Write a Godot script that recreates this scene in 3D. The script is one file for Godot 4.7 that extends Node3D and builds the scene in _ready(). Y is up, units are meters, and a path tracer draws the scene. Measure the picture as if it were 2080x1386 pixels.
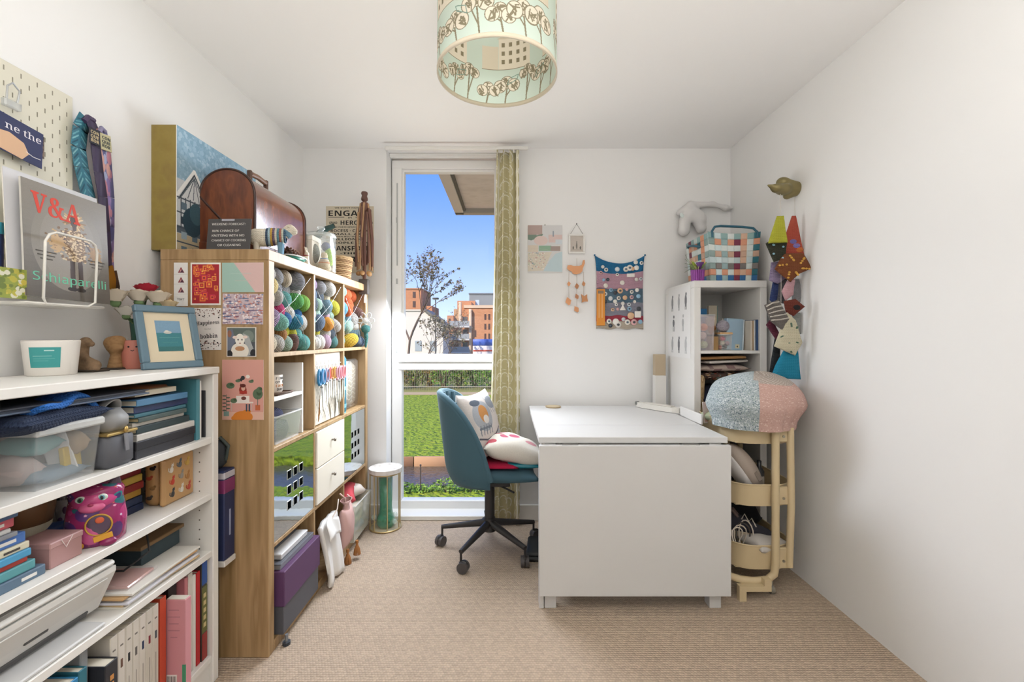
extends Node3D
# A craft room: white walls, a tall window over a canal, shelves of yarn, a folding table and a trolley.
# Metres, y up. The camera stands at z = 0 and looks along -z; d below is the distance from it, -z.

const F := 900.0            # focal length in pixels of the 2080 x 1386 frame
const EYE := 1.152          # height of the lens
const XL := -1.29           # left wall
const XR := 1.40            # right wall
const ZB := -2.79           # back wall
const ZF := 1.3             # wall behind the camera
const CEIL := 2.34
var rnd := RandomNumberGenerator.new()
var mats := {}
var texs := {}

# ---------------------------------------------------------------- mesh building
class MB:
	var s := SurfaceTool.new()
	var x := Transform3D()
	var col := Color.WHITE
	func _init(smooth := false):
		s.begin(Mesh.PRIMITIVE_TRIANGLES)
		s.set_smooth_group(0 if smooth else -1)
	func sm(on := true) -> MB:
		s.set_smooth_group(0 if on else -1)
		return self
	func at(t: Transform3D) -> MB:
		x = t
		return self
	func tri(a: Vector3, b: Vector3, c: Vector3, ua := Vector2.ZERO, ub := Vector2.ZERO, uc := Vector2.ZERO):
		for p in [[a, ua], [c, uc], [b, ub]]:
			s.set_color(col)
			s.set_uv(p[1])
			s.add_vertex(x * p[0])
	func quad(a: Vector3, b: Vector3, c: Vector3, d: Vector3, u0 := Vector2(0, 1), u1 := Vector2(1, 0)):
		# counter-clockwise from outside, a at the lower left
		var ua := Vector2(u0.x, u0.y)
		var ub := Vector2(u1.x, u0.y)
		var uc := Vector2(u1.x, u1.y)
		var ud := Vector2(u0.x, u1.y)
		tri(a, b, c, ua, ub, uc)
		tri(a, c, d, ua, uc, ud)
	func box(c: Vector3, z: Vector3, r := 0.0) -> MB:
		var h := z * 0.5
		r = minf(r, minf(h.x, minf(h.y, h.z)) * 0.95)
		if r <= 0.0:
			for f in 6:
				var p := corner(f, h, 0.0)
				quad(c + p[0], c + p[1], c + p[2], c + p[3])
			return self
		s.set_smooth_group(0 if r > 0.0095 else -1)
		for f in 6:
			var p := corner(f, h, r)
			quad(c + p[0], c + p[1], c + p[2], c + p[3])
		var i := h - Vector3(r, r, r)
		for a in 3:
			var b := (a + 1) % 3
			var k := (a + 2) % 3
			for sb in [-1.0, 1.0]:
				for sk in [-1.0, 1.0]:
					var p := Vector3.ZERO
					var q := Vector3.ZERO
					p[b] = sb * h[b]; p[k] = sk * i[k]
					q[b] = sb * i[b]; q[k] = sk * h[k]
					var e := Vector3.ZERO
					e[a] = i[a]
					if sb * sk > 0:
						_edge(c, p, q, e, true)
					else:
						_edge(c, p, q, e, false)
		for sx in [-1.0, 1.0]:
			for sy in [-1.0, 1.0]:
				for sz in [-1.0, 1.0]:
					var v := Vector3(sx, sy, sz)
					var a := c + Vector3(sx * h.x, sy * i.y, sz * i.z)
					var b := c + Vector3(sx * i.x, sy * h.y, sz * i.z)
					var d := c + Vector3(sx * i.x, sy * i.y, sz * h.z)
					if (b - a).cross(d - a).dot(v) > 0:
						tri(a, b, d)
					else:
						tri(a, d, b)
		s.set_smooth_group(-1)
		return self
	func _edge(c: Vector3, p: Vector3, q: Vector3, e: Vector3, _same: bool):
		var n := (p + q)
		if ((p - e) - (p + e)).cross(q - p).dot(n) > 0:
			quad(c + p + e, c + p - e, c + q - e, c + q + e)
		else:
			quad(c + p - e, c + p + e, c + q + e, c + q - e)
	static func corner(f: int, h: Vector3, r: float) -> Array:
		var a := h.x - r
		var b := h.y - r
		var k := h.z - r
		match f:
			0: return [Vector3(-a, -b, h.z), Vector3(a, -b, h.z), Vector3(a, b, h.z), Vector3(-a, b, h.z)]
			1: return [Vector3(a, -b, -h.z), Vector3(-a, -b, -h.z), Vector3(-a, b, -h.z), Vector3(a, b, -h.z)]
			2: return [Vector3(h.x, -b, k), Vector3(h.x, -b, -k), Vector3(h.x, b, -k), Vector3(h.x, b, k)]
			3: return [Vector3(-h.x, -b, -k), Vector3(-h.x, -b, k), Vector3(-h.x, b, k), Vector3(-h.x, b, -k)]
			4: return [Vector3(-a, h.y, k), Vector3(a, h.y, k), Vector3(a, h.y, -k), Vector3(-a, h.y, -k)]
		return [Vector3(-a, -h.y, -k), Vector3(a, -h.y, -k), Vector3(a, -h.y, k), Vector3(-a, -h.y, k)]
	func lo(a: Vector3, b: Vector3, r := 0.0) -> MB:    # a box between two corners
		return box((a + b) * 0.5, (b - a).abs(), r)
	func lathe(pr: Array, n := 24, o := Vector3.ZERO, sx := 1.0, sz := 1.0) -> MB:
		var m := pr.size() - 1
		for j in m:
			for i in n:
				var a := TAU * i / n
				var b := TAU * (i + 1) / n
				var p := [[a, j], [b, j], [b, j + 1], [a, j + 1]]
				var v := []
				for k in p:
					var g: Vector2 = pr[k[1]]
					v.append(o + Vector3(cos(k[0]) * g.x * sx, g.y, -sin(k[0]) * g.x * sz))
				var u0 := Vector2(float(i) / n, 1.0 - float(j) / m)
				var u1 := Vector2(float(i + 1) / n, 1.0 - float(j + 1) / m)
				if pr[j].x < 1e-6:
					tri(v[0], v[2], v[3], u0, u1, Vector2(u0.x, u1.y))
				elif pr[j + 1].x < 1e-6:
					tri(v[0], v[1], v[2], u0, Vector2(u1.x, u0.y), u1)
				else:
					quad(v[0], v[1], v[2], v[3], u0, u1)
		return self
	func cyl(c: Vector3, r: float, h: float, n := 20, r2 := -1.0) -> MB:
		var t := r if r2 < 0 else r2
		s.set_smooth_group(0)
		lathe([Vector2(r, 0), Vector2(t, h)], n, c)
		s.set_smooth_group(-1)
		lathe([Vector2(0, 0), Vector2(r, 0)], n, c)
		lathe([Vector2(t, h), Vector2(0, h)], n, c)
		return self
	func ell(c: Vector3, r: Vector3, n := 14, m := 9) -> MB:
		var pr := []
		for j in m + 1:
			var t := PI * j / m - PI / 2
			pr.append(Vector2(maxf(cos(t), 0.0) if j > 0 and j < m else 0.0, sin(t)))
		var keep := x
		x = keep * Transform3D(Basis.from_scale(r), c)
		s.set_smooth_group(0)
		lathe(pr, n)
		x = keep
		return self
	func tube(pts: Array, r, n := 8, closed := false, caps := true) -> MB:
		s.set_smooth_group(0)
		var k := pts.size()
		var rings := []
		var up := Vector3.UP
		for i in k:
			var a: Vector3 = pts[(i - 1 + k) % k] if closed or i > 0 else pts[i]
			var b: Vector3 = pts[(i + 1) % k] if closed or i < k - 1 else pts[i]
			var t := (b - a).normalized()
			if absf(t.dot(up)) > 0.98:
				up = Vector3.RIGHT if absf(t.x) < 0.9 else Vector3.BACK
			var sd := t.cross(up).normalized()
			up = sd.cross(t).normalized()
			var rr: float = r[i] if r is Array else r
			var ring := []
			for j in n:
				var q := TAU * j / n
				ring.append(pts[i] + (sd * cos(q) + up * sin(q)) * rr)
			rings.append(ring)
		for i in (k if closed else k - 1):
			var p: Array = rings[i]
			var q: Array = rings[(i + 1) % k]
			for j in n:
				var j2 := (j + 1) % n
				quad(p[j], p[j2], q[j2], q[j], Vector2(float(j) / n, float(i)), Vector2(float(j + 1) / n, float(i + 1)))
		if caps and not closed:
			s.set_smooth_group(-1)
			for j in range(1, n - 1):
				tri(rings[0][0], rings[0][j + 1], rings[0][j])
				tri(rings[k - 1][0], rings[k - 1][j], rings[k - 1][j + 1])
		return self
	func ext(poly: PackedVector2Array, d: float) -> MB:   # an outline in xy, thickness d from z = 0 towards +z
		var pl := poly
		if Geometry2D.is_polygon_clockwise(pl):
			pl = pl.duplicate()
			pl.reverse()
		var lo2 := pl[0]
		var hi2 := pl[0]
		for p in pl:
			lo2 = lo2.min(p)
			hi2 = hi2.max(p)
		var sz := hi2 - lo2
		var uv := func(p: Vector2) -> Vector2: return Vector2((p.x - lo2.x) / sz.x, 1.0 - (p.y - lo2.y) / sz.y)
		s.set_smooth_group(-1)
		var ix := Geometry2D.triangulate_polygon(pl)
		for i in range(0, ix.size(), 3):
			var a := pl[ix[i]]
			var b := pl[ix[i + 1]]
			var c := pl[ix[i + 2]]
			if (b - a).cross(c - a) < 0:
				var t := b
				b = c
				c = t
			tri(Vector3(a.x, a.y, d), Vector3(b.x, b.y, d), Vector3(c.x, c.y, d), uv.call(a), uv.call(b), uv.call(c))
			tri(Vector3(a.x, a.y, 0), Vector3(c.x, c.y, 0), Vector3(b.x, b.y, 0), uv.call(a), uv.call(c), uv.call(b))
		for i in pl.size():
			var a := pl[i]
			var b := pl[(i + 1) % pl.size()]
			quad(Vector3(a.x, a.y, 0), Vector3(b.x, b.y, 0), Vector3(b.x, b.y, d), Vector3(a.x, a.y, d))
		return self
	func grid(f: Callable, nu: int, nv: int, uv0 := Vector2(0, 1), uv1 := Vector2(1, 0)) -> MB:   # f(u, v) -> point; seen from where u runs right and v runs up
		s.set_smooth_group(0)
		var p := []
		for j in nv + 1:
			for i in nu + 1:
				p.append(f.call(float(i) / nu, float(j) / nv))
		for j in nv:
			for i in nu:
				var q := j * (nu + 1) + i
				var a := Vector2(lerpf(uv0.x, uv1.x, float(i) / nu), lerpf(uv0.y, uv1.y, float(j) / nv))
				var b := Vector2(lerpf(uv0.x, uv1.x, float(i + 1) / nu), lerpf(uv0.y, uv1.y, float(j + 1) / nv))
				quad(p[q], p[q + 1], p[q + nu + 2], p[q + nu + 1], a, b)
		return self
	func sheet(f: Callable, nu: int, nv: int, t: float) -> MB:   # grid with thickness t behind it
		var nrm := func(u: float, v: float) -> Vector3:
			var e := 0.004
			var du: Vector3 = f.call(minf(u + e, 1), v) - f.call(maxf(u - e, 0), v)
			var dv: Vector3 = f.call(u, minf(v + e, 1)) - f.call(u, maxf(v - e, 0))
			return du.cross(dv).normalized()
		var g := func(u: float, v: float) -> Vector3: return f.call(u, v) - nrm.call(u, v) * t
		grid(f, nu, nv)
		grid(func(u, v): return g.call(1.0 - u, v), nu, nv)
		s.set_smooth_group(-1)
		grid(func(u, v): return f.call(u, 1.0).lerp(g.call(u, 1.0), v), nu, 1)
		grid(func(u, v): return g.call(u, 0.0).lerp(f.call(u, 0.0), v), nu, 1)
		grid(func(u, v): return g.call(1.0, v).lerp(f.call(1.0, v), 1.0 - u), 1, nv)
		grid(func(u, v): return g.call(0.0, v).lerp(f.call(0.0, v), u), 1, nv)
		return self
	func pillow(c: Vector3, z: Vector3, pinch := 0.12, n := 12, wob := 0.0, seed := 0.0) -> MB:   # a cushion, flat along y
		for side in [1.0, -1.0]:
			var f := func(u: float, v: float) -> Vector3:
				var a := u * 2 - 1
				var b := v * 2 - 1
				var k := pow(maxf(0.0, (1 - a * a) * (1 - b * b)), 0.42)
				var px := a * (1 - pinch * (1 - b * b) * absf(a) * a * a)
				var pz := -b * (1 - pinch * (1 - a * a) * absf(b) * b * b)
				var w := wob * sin(a * 5 + seed) * cos(b * 6 + seed * 2) * k
				return c + Vector3(px * z.x, side * (k * z.y) + w, pz * z.z) * 0.5
			if side > 0:
				grid(f, n, n)
			else:
				grid(func(u, v): return f.call(1 - u, v), n, n)
		return self
	func done() -> ArrayMesh:
		s.index()
		s.generate_normals()
		return s.commit()

# ---------------------------------------------------------------- solid figures from rounded bones (surface nets)
func blob(bones: Array, cell: float, k := 0.01, mb: MB = null) -> MB:
	# bones: [a, b, radius at a, radius at b]; joined by a smooth minimum
	var lo := Vector3.INF
	var hi := -Vector3.INF
	for b in bones:
		var r: float = maxf(b[2], b[3]) + 2 * cell + k
		lo = lo.min(b[0] - Vector3(r, r, r)).min(b[1] - Vector3(r, r, r))
		hi = hi.max(b[0] + Vector3(r, r, r)).max(b[1] + Vector3(r, r, r))
	var n := Vector3i(((hi - lo) / cell).ceil()) + Vector3i.ONE
	var fld := PackedFloat32Array()
	fld.resize(n.x * n.y * n.z)
	fld.fill(1.0)
	for b in bones:
		var a: Vector3 = b[0]
		var ab: Vector3 = b[1] - a
		var l2: float = maxf(ab.length_squared(), 1e-9)
		var r: float = maxf(b[2], b[3]) + 2.5 * cell + k
		var i0 := Vector3i(((a.min(b[1]) - Vector3(r, r, r) - lo) / cell).floor()).clamp(Vector3i.ZERO, n - Vector3i.ONE)
		var i1 := Vector3i(((a.max(b[1]) + Vector3(r, r, r) - lo) / cell).ceil()).clamp(Vector3i.ZERO, n - Vector3i.ONE)
		for z in range(i0.z, i1.z + 1):
			for y in range(i0.y, i1.y + 1):
				for x in range(i0.x, i1.x + 1):
					var p := lo + Vector3(x, y, z) * cell
					var t := clampf((p - a).dot(ab) / l2, 0, 1)
					var d: float = (p - a - ab * t).length() - lerpf(b[2], b[3], t)
					var q := (z * n.y + y) * n.x + x
					var e := fld[q]
					var h := maxf(k - absf(d - e), 0.0) / k
					fld[q] = minf(d, e) - h * h * k * 0.25
	var vert := {}
	var off := [0, 1, n.x, n.x + 1, n.x * n.y, n.x * n.y + 1, n.x * n.y + n.x, n.x * n.y + n.x + 1]
	var o := mb if mb else MB.new(true)
	o.sm()
	for z in n.z - 1:
		for y in n.y - 1:
			var base := (z * n.y + y) * n.x
			for x in n.x - 1:
				var q := base + x
				var ins := 0
				for w in off:
					if fld[q + w] < 0.0:
						ins += 1
				if ins == 0 or ins == 8:
					continue
				var sum := Vector3.ZERO
				var cnt := 0
				for e in 12:
					var ea := [0, 2, 4, 6, 0, 1, 4, 5, 0, 1, 2, 3][e] as int
					var eb := [1, 3, 5, 7, 2, 3, 6, 7, 4, 5, 6, 7][e] as int
					var fa := fld[q + off[ea]]
					var fb := fld[q + off[eb]]
					if (fa < 0.0) != (fb < 0.0):
						var t := fa / (fa - fb)
						var pa := Vector3(ea & 1, (ea >> 1) & 1, ea >> 2)
						var pb := Vector3(eb & 1, (eb >> 1) & 1, eb >> 2)
						sum += pa.lerp(pb, t)
						cnt += 1
				vert[q] = lo + (Vector3(x, y, z) + sum / cnt) * cell
	var sy := n.x
	var sz := n.x * n.y
	for q in vert:
		for ax in 3:
			var st: int = [1, sy, sz][ax]
			var s1: int = [sy, sz, 1][ax]
			var s2: int = [sz, 1, sy][ax]
			if (fld[q] < 0.0) == (fld[q + st] < 0.0):
				continue
			if not (vert.has(q - s1) and vert.has(q - s2) and vert.has(q - s1 - s2)):
				continue
			if fld[q] < 0.0:
				o.quad(vert[q - s1 - s2], vert[q - s2], vert[q], vert[q - s1])
			else:
				o.quad(vert[q - s1 - s2], vert[q - s1], vert[q], vert[q - s2])
	return o

# ---------------------------------------------------------------- materials and printed pictures
func hexm(c, rough := 0.6, metal := 0.0) -> StandardMaterial3D:
	var key := "%s/%s/%s" % [c, rough, metal]
	if mats.has(key):
		return mats[key]
	var m := StandardMaterial3D.new()
	m.albedo_color = Color(c) if c is String else c
	m.roughness = rough
	m.metallic = metal
	mats[key] = m
	return m

func noise_tex(key: String, freq: float, ramp: Array, normal := 0.0, type := FastNoiseLite.TYPE_SIMPLEX_SMOOTH, size := 256, sd := 1) -> NoiseTexture2D:
	if texs.has(key):
		return texs[key]
	var n := FastNoiseLite.new()
	n.seed = sd
	n.frequency = freq
	n.noise_type = type
	n.fractal_octaves = 4
	var t := NoiseTexture2D.new()
	t.width = size
	t.height = size
	t.seamless = true
	t.noise = n
	if normal > 0.0:
		t.as_normal_map = true
		t.bump_strength = normal
	if ramp:
		var g := Gradient.new()
		g.offsets = PackedFloat32Array(range(ramp.size()).map(func(i): return float(i) / (ramp.size() - 1)))
		g.colors = PackedColorArray(ramp.map(func(c): return Color(c)))
		t.color_ramp = g
	texs[key] = t
	return t

class Pic:      # a printed picture, drawn in fractions of its width and height
	var im: Image
	var w: int
	var h: int
	func _init(pw: int, ph: int, c: String):
		w = pw
		h = ph
		im = Image.create(w, h, false, Image.FORMAT_RGB8)
		im.fill(Color(c))
	func rect(x: float, y: float, a: float, b: float, c: String) -> Pic:
		im.fill_rect(Rect2i(roundi(x * w), roundi(y * h), maxi(1, roundi(a * w)), maxi(1, roundi(b * h))), Color(c))
		return self
	func ell(x: float, y: float, a: float, b: float, c: String) -> Pic:
		var q := Color(c)
		for j in range(maxi(0, int((y - b) * h)), mini(h, int((y + b) * h) + 2)):
			var t := 1.0 - pow((float(j) / h - y) / b, 2)
			if t <= 0:
				continue
			var e := sqrt(t) * a
			for i in range(maxi(0, roundi((x - e) * w)), mini(w, roundi((x + e) * w))):
				im.set_pixel(i, j, q)
		return self
	func line(pts: Array, t: float, c: String) -> Pic:     # t as a fraction of the width
		var r := t * w * 0.5
		for i in pts.size() - 1:
			var a := Vector2(pts[i].x * w, pts[i].y * h)
			var b := Vector2(pts[i + 1].x * w, pts[i + 1].y * h)
			var n := maxi(1, int(a.distance_to(b)))
			for k in n + 1:
				var p := a.lerp(b, float(k) / n)
				var r2 := maxi(1, roundi(r * 2))
				im.fill_rect(Rect2i(roundi(p.x - r), roundi(p.y - r), r2, r2), Color(c))
		return self
	func poly(pts: Array, c: String) -> Pic:
		var p := PackedVector2Array(pts)
		var lo := p[0]
		var hi := p[0]
		for q in p:
			lo = lo.min(q)
			hi = hi.max(q)
		for j in range(maxi(0, int(lo.y * h)), mini(h, int(hi.y * h) + 1)):
			for i in range(maxi(0, int(lo.x * w)), mini(w, int(hi.x * w) + 1)):
				if Geometry2D.is_point_in_polygon(Vector2((i + 0.5) / w, (j + 0.5) / h), p):
					im.set_pixel(i, j, Color(c))
		return self
	func dots(n: int, sd: int, cs: Array, r0: float, r1: float, area := Rect2(0, 0, 1, 1)) -> Pic:
		var g := RandomNumberGenerator.new()
		g.seed = sd
		for i in n:
			var r := g.randf_range(r0, r1)
			ell(area.position.x + g.randf() * area.size.x, area.position.y + g.randf() * area.size.y, r, r * w / h, cs[g.randi() % cs.size()])
		return self
	func grain(a: float, sd := 1) -> Pic:
		var g := RandomNumberGenerator.new()
		g.seed = sd
		for j in h:
			for i in w:
				var c := im.get_pixel(i, j)
				var k := g.randf_range(-a, a)
				im.set_pixel(i, j, Color(c.r + k, c.g + k, c.b + k))
		return self
	func tex() -> ImageTexture:
		return ImageTexture.create_from_image(im)

func pm(p: Pic, rough := 0.7) -> StandardMaterial3D:      # a material with a printed picture
	var m := StandardMaterial3D.new()
	m.albedo_texture = p.tex()
	m.roughness = rough
	return m

func tri_mat(t: Texture2D, scale: Vector3, rough := 0.7, nt: Texture2D = null, ns := 1.0) -> StandardMaterial3D:
	var m := StandardMaterial3D.new()
	m.albedo_texture = t
	m.roughness = rough
	m.uv1_triplanar = true
	m.uv1_scale = scale
	if nt:
		m.normal_enabled = true
		m.normal_texture = nt
		m.normal_scale = ns
	return m

func glass(c: String, alpha: float, rough := 0.05) -> StandardMaterial3D:
	var key := "glass%s%s%s" % [c, alpha, rough]
	if not mats.has(key):
		var m := StandardMaterial3D.new()
		m.transparency = BaseMaterial3D.TRANSPARENCY_ALPHA
		m.albedo_color = Color(Color(c), alpha)
		m.roughness = rough
		mats[key] = m
	return mats[key]

func cloth(c: String, wool := false) -> StandardMaterial3D:
	var key := "cloth%s%s" % [c, wool]
	if not mats.has(key):
		var m := StandardMaterial3D.new()
		m.albedo_color = Color(c)
		m.roughness = 0.95
		m.uv1_triplanar = true
		m.uv1_scale = Vector3.ONE * (14.0 if wool else 22.0)
		m.normal_enabled = true
		m.normal_texture = knit_normal() if wool else noise_tex("weave", 0.12, [], 5.0)
		m.normal_scale = 0.8 if wool else 0.4
		mats[key] = m
	return mats[key]

func knit_normal() -> Texture2D:      # rows of knitted stitches
	if not texs.has("knit"):
		var im := Image.create(128, 128, false, Image.FORMAT_RGB8)
		for j in 128:
			for i in 128:
				var u := fposmod(i / 16.0, 1.0) * 2 - 1
				var v := j / 12.8 + absf(u) * 0.5
				var k := 0.5 + 0.5 * cos(fposmod(v, 1.0) * TAU)
				k *= 0.35 + 0.65 * sqrt(maxf(0.0, 1 - pow(absf(absf(u) - 0.5) * 2, 2)))
				im.set_pixel(i, j, Color(k, k, k))
		im.bump_map_to_normal_map(6.0)
		texs["knit"] = ImageTexture.create_from_image(im)
	return texs["knit"]

# ---------------------------------------------------------------- things
func put(o: Node3D, called: String, parent: Node = self) -> Node3D:
	o.name = called
	parent.add_child(o, true)
	return o

func tag(o: Node, label: String, category: String, group := "") -> Node:
	o.set_meta("label", label)
	o.set_meta("category", category)
	if group:
		o.set_meta("group", group)
	return o

func thing(called: String, label: String, category: String, at := Vector3.ZERO, turn := 0.0, group := "") -> Node3D:
	var o := put(Node3D.new(), called)
	o.position = at
	o.rotation.y = turn
	tag(o, label, category, group)
	return o

func part(called: String, b, m: Material, parent: Node, label := "") -> MeshInstance3D:
	var o := MeshInstance3D.new()
	o.mesh = b.done() if b is MB else b
	o.material_override = m
	put(o, called, parent)
	if label:
		o.set_meta("label", label)
	return o

func one(called: String, b, m: Material, label: String, category: String, at := Vector3.ZERO, turn := 0.0, group := "") -> MeshInstance3D:
	var o := part(called, b, m, self)
	o.position = at
	o.rotation.y = turn
	tag(o, label, category, group)
	return o

func struct(called: String, b, m: Material) -> MeshInstance3D:
	var o := part(called, b, m, self)
	o.set_meta("kind", "structure")
	return o

func rot(x := 0.0, y := 0.0, z := 0.0) -> Basis:
	return Basis.from_euler(Vector3(deg_to_rad(x), deg_to_rad(y), deg_to_rad(z)))

func text(parent: Node, words: String, at: Vector3, height: float, m: Material, b := Basis(), width := 0.0, font := "Droid Sans", weight := 400, depth := 0.0006) -> MeshInstance3D:
	# letters that stand on a surface; height is that of a capital, width stretches or squeezes the line
	var t := TextMesh.new()
	var f := SystemFont.new()
	f.font_names = PackedStringArray([font])
	f.font_weight = weight
	t.font = f
	t.text = words
	t.font_size = 48
	t.curve_step = 2.0
	t.pixel_size = height / 34.3
	t.depth = depth
	var o := MeshInstance3D.new()
	o.mesh = t
	o.material_override = m
	put(o, "lettering", parent)
	var w: float = t.get_aabb().size.x
	o.transform = Transform3D(b * Basis.from_scale(Vector3(width / w if width > 0 and w > 0 else 1.0, 1, 1)), at)
	return o

func card(called: String, pic: Material, w: float, h: float, back: Material = null, t := 0.0015) -> MeshInstance3D:   # a printed sheet that faces +z, its centre at the origin
	var o := MeshInstance3D.new()
	var f := MB.new()
	f.quad(Vector3(-w / 2, -h / 2, t), Vector3(w / 2, -h / 2, t), Vector3(w / 2, h / 2, t), Vector3(-w / 2, h / 2, t))
	var am := f.done()
	var e := MB.new()
	e.box(Vector3(0, 0, t / 2 - 0.0001), Vector3(w, h, t - 0.0002))
	e.s.index()
	e.s.generate_normals()
	e.s.commit(am)
	am.surface_set_material(0, pic)
	am.surface_set_material(1, back if back else hexm("#e6e2da", 0.8))
	o.mesh = am
	o.name = called
	return o

func place(o: Node3D, label: String, category: String, at: Vector3, b := Basis(), group := "") -> Node3D:
	add_child(o, true)
	o.transform = Transform3D(b, at)
	tag(o, label, category, group)
	return o

const FACE_X := Basis(Vector3(0, 0, -1), Vector3(0, 1, 0), Vector3(1, 0, 0))    # turns +z to +x, for things on the left wall
const FACE_NX := Basis(Vector3(0, 0, 1), Vector3(0, 1, 0), Vector3(-1, 0, 0))   # turns +z to -x, for things on the right wall

func _ready():
	rnd.seed = 7
	camera_and_light()
	room()
	outdoors()
	bookcase()
	cube_shelf()
	table()
	chair()
	lamp_and_curtain()
	wall_art()
	cube_tower()
	hook_and_garland()
	trolley()

func camera_and_light():
	var cam := Camera3D.new()
	cam.name = "camera"
	add_child(cam)
	cam.position = Vector3(0, EYE, 0)
	cam.projection = Camera3D.PROJECTION_FRUSTUM
	cam.near = 0.05
	cam.far = 400.0
	cam.size = 2.0 * 0.05 * 693.0 / F
	cam.frustum_offset = Vector2(8.0, -8.0) * 0.05 / F
	cam.current = true
	var env := Environment.new()
	env.tonemap_mode = Environment.TONE_MAPPER_LINEAR
	env.tonemap_exposure = 1.0
	env.background_mode = Environment.BG_SKY
	env.ambient_light_source = Environment.AMBIENT_SOURCE_DISABLED
	env.sdfgi_enabled = true
	env.ssao_enabled = true
	env.ssil_enabled = true
	var sm := ProceduralSkyMaterial.new()
	sm.sky_top_color = Color("#2f78e0")
	sm.sky_horizon_color = Color("#d3e6f8")
	sm.sky_curve = 0.13
	sm.sky_energy_multiplier = 1.2
	sm.ground_bottom_color = Color("#8d8a7a")
	sm.ground_horizon_color = Color("#b7bcb6")
	sm.sun_angle_max = 1.0
	var sky := Sky.new()
	sky.sky_material = sm
	env.sky = sky
	var we := WorldEnvironment.new()
	we.name = "surroundings"
	we.environment = env
	add_child(we)
	var sun := DirectionalLight3D.new()
	sun.name = "sun"
	sun.light_energy = 1.7
	sun.light_color = Color("#fff3e0")
	sun.light_angular_distance = 0.6
	sun.shadow_enabled = true
	add_child(sun)
	sun.rotation_degrees = Vector3(-42, -38, 0)
	# the daylight of the tall window
	var day := AreaLight3D.new()
	day.name = "window_daylight"
	day.area_size = Vector2(0.52, 0.9)
	day.light_color = Color("#eaf2ff")
	day.light_energy = 2.6
	day.shadow_enabled = true
	add_child(day)
	day.position = Vector3(-0.42, 1.55, -2.60)
	day.rotation_degrees = Vector3(-52, 180, 0)
	# and what the sunlit lawn throws up through it
	var bounce := day.duplicate() as AreaLight3D
	bounce.name = "window_lawn_light"
	bounce.light_color = Color("#fbfbf2")
	bounce.light_energy = 0.75
	add_child(bounce)
	bounce.position = Vector3(-0.42, 1.15, -2.72)
	bounce.rotation_degrees = Vector3(12, 180, 0)
	# added fill light behind the camera, bounced off the ceiling to brighten the room
	var up := AreaLight3D.new()
	up.name = "added_fill_uplight"
	up.area_size = Vector2(0.7, 0.6)
	up.light_color = Color("#fdfbf8")
	up.light_energy = 3.9
	up.shadow_enabled = true
	add_child(up)
	up.position = Vector3(0.15, 1.5, 0.3)
	up.rotation_degrees = Vector3(90, 0, 0)
	var fl := thing("added_fill_lamp", "added fill lamp behind the camera, out of view, lighting the ceiling", "lamp", Vector3(0.15, 0, 0.3))  # stand added out of view to go with the fill light
	var fm := hexm("#d9d6d0", 0.4)
	part("base", MB.new().cyl(Vector3.ZERO, 0.16, 0.02, 28), fm, fl)
	part("pole", MB.new().cyl(Vector3(0, 0.02, 0), 0.012, 1.34, 12), fm, fl)
	part("bowl", MB.new(true).lathe([Vector2(0.02, 1.35), Vector2(0.25, 1.4), Vector2(0.46, 1.46), Vector2(0.45, 1.46), Vector2(0.24, 1.41), Vector2(0, 1.36)], 36), fm, fl)
	var gm := hexm("#fff6e8", 0.5).duplicate() as StandardMaterial3D
	gm.emission_enabled = true
	gm.emission = Color("#fff6e8")
	gm.emission_energy_multiplier = 1.5
	part("added_glow_disc", MB.new().cyl(Vector3(0, 1.425, 0), 0.33, 0.006, 30), gm, fl)  # glowing disc added under the fill light

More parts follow.
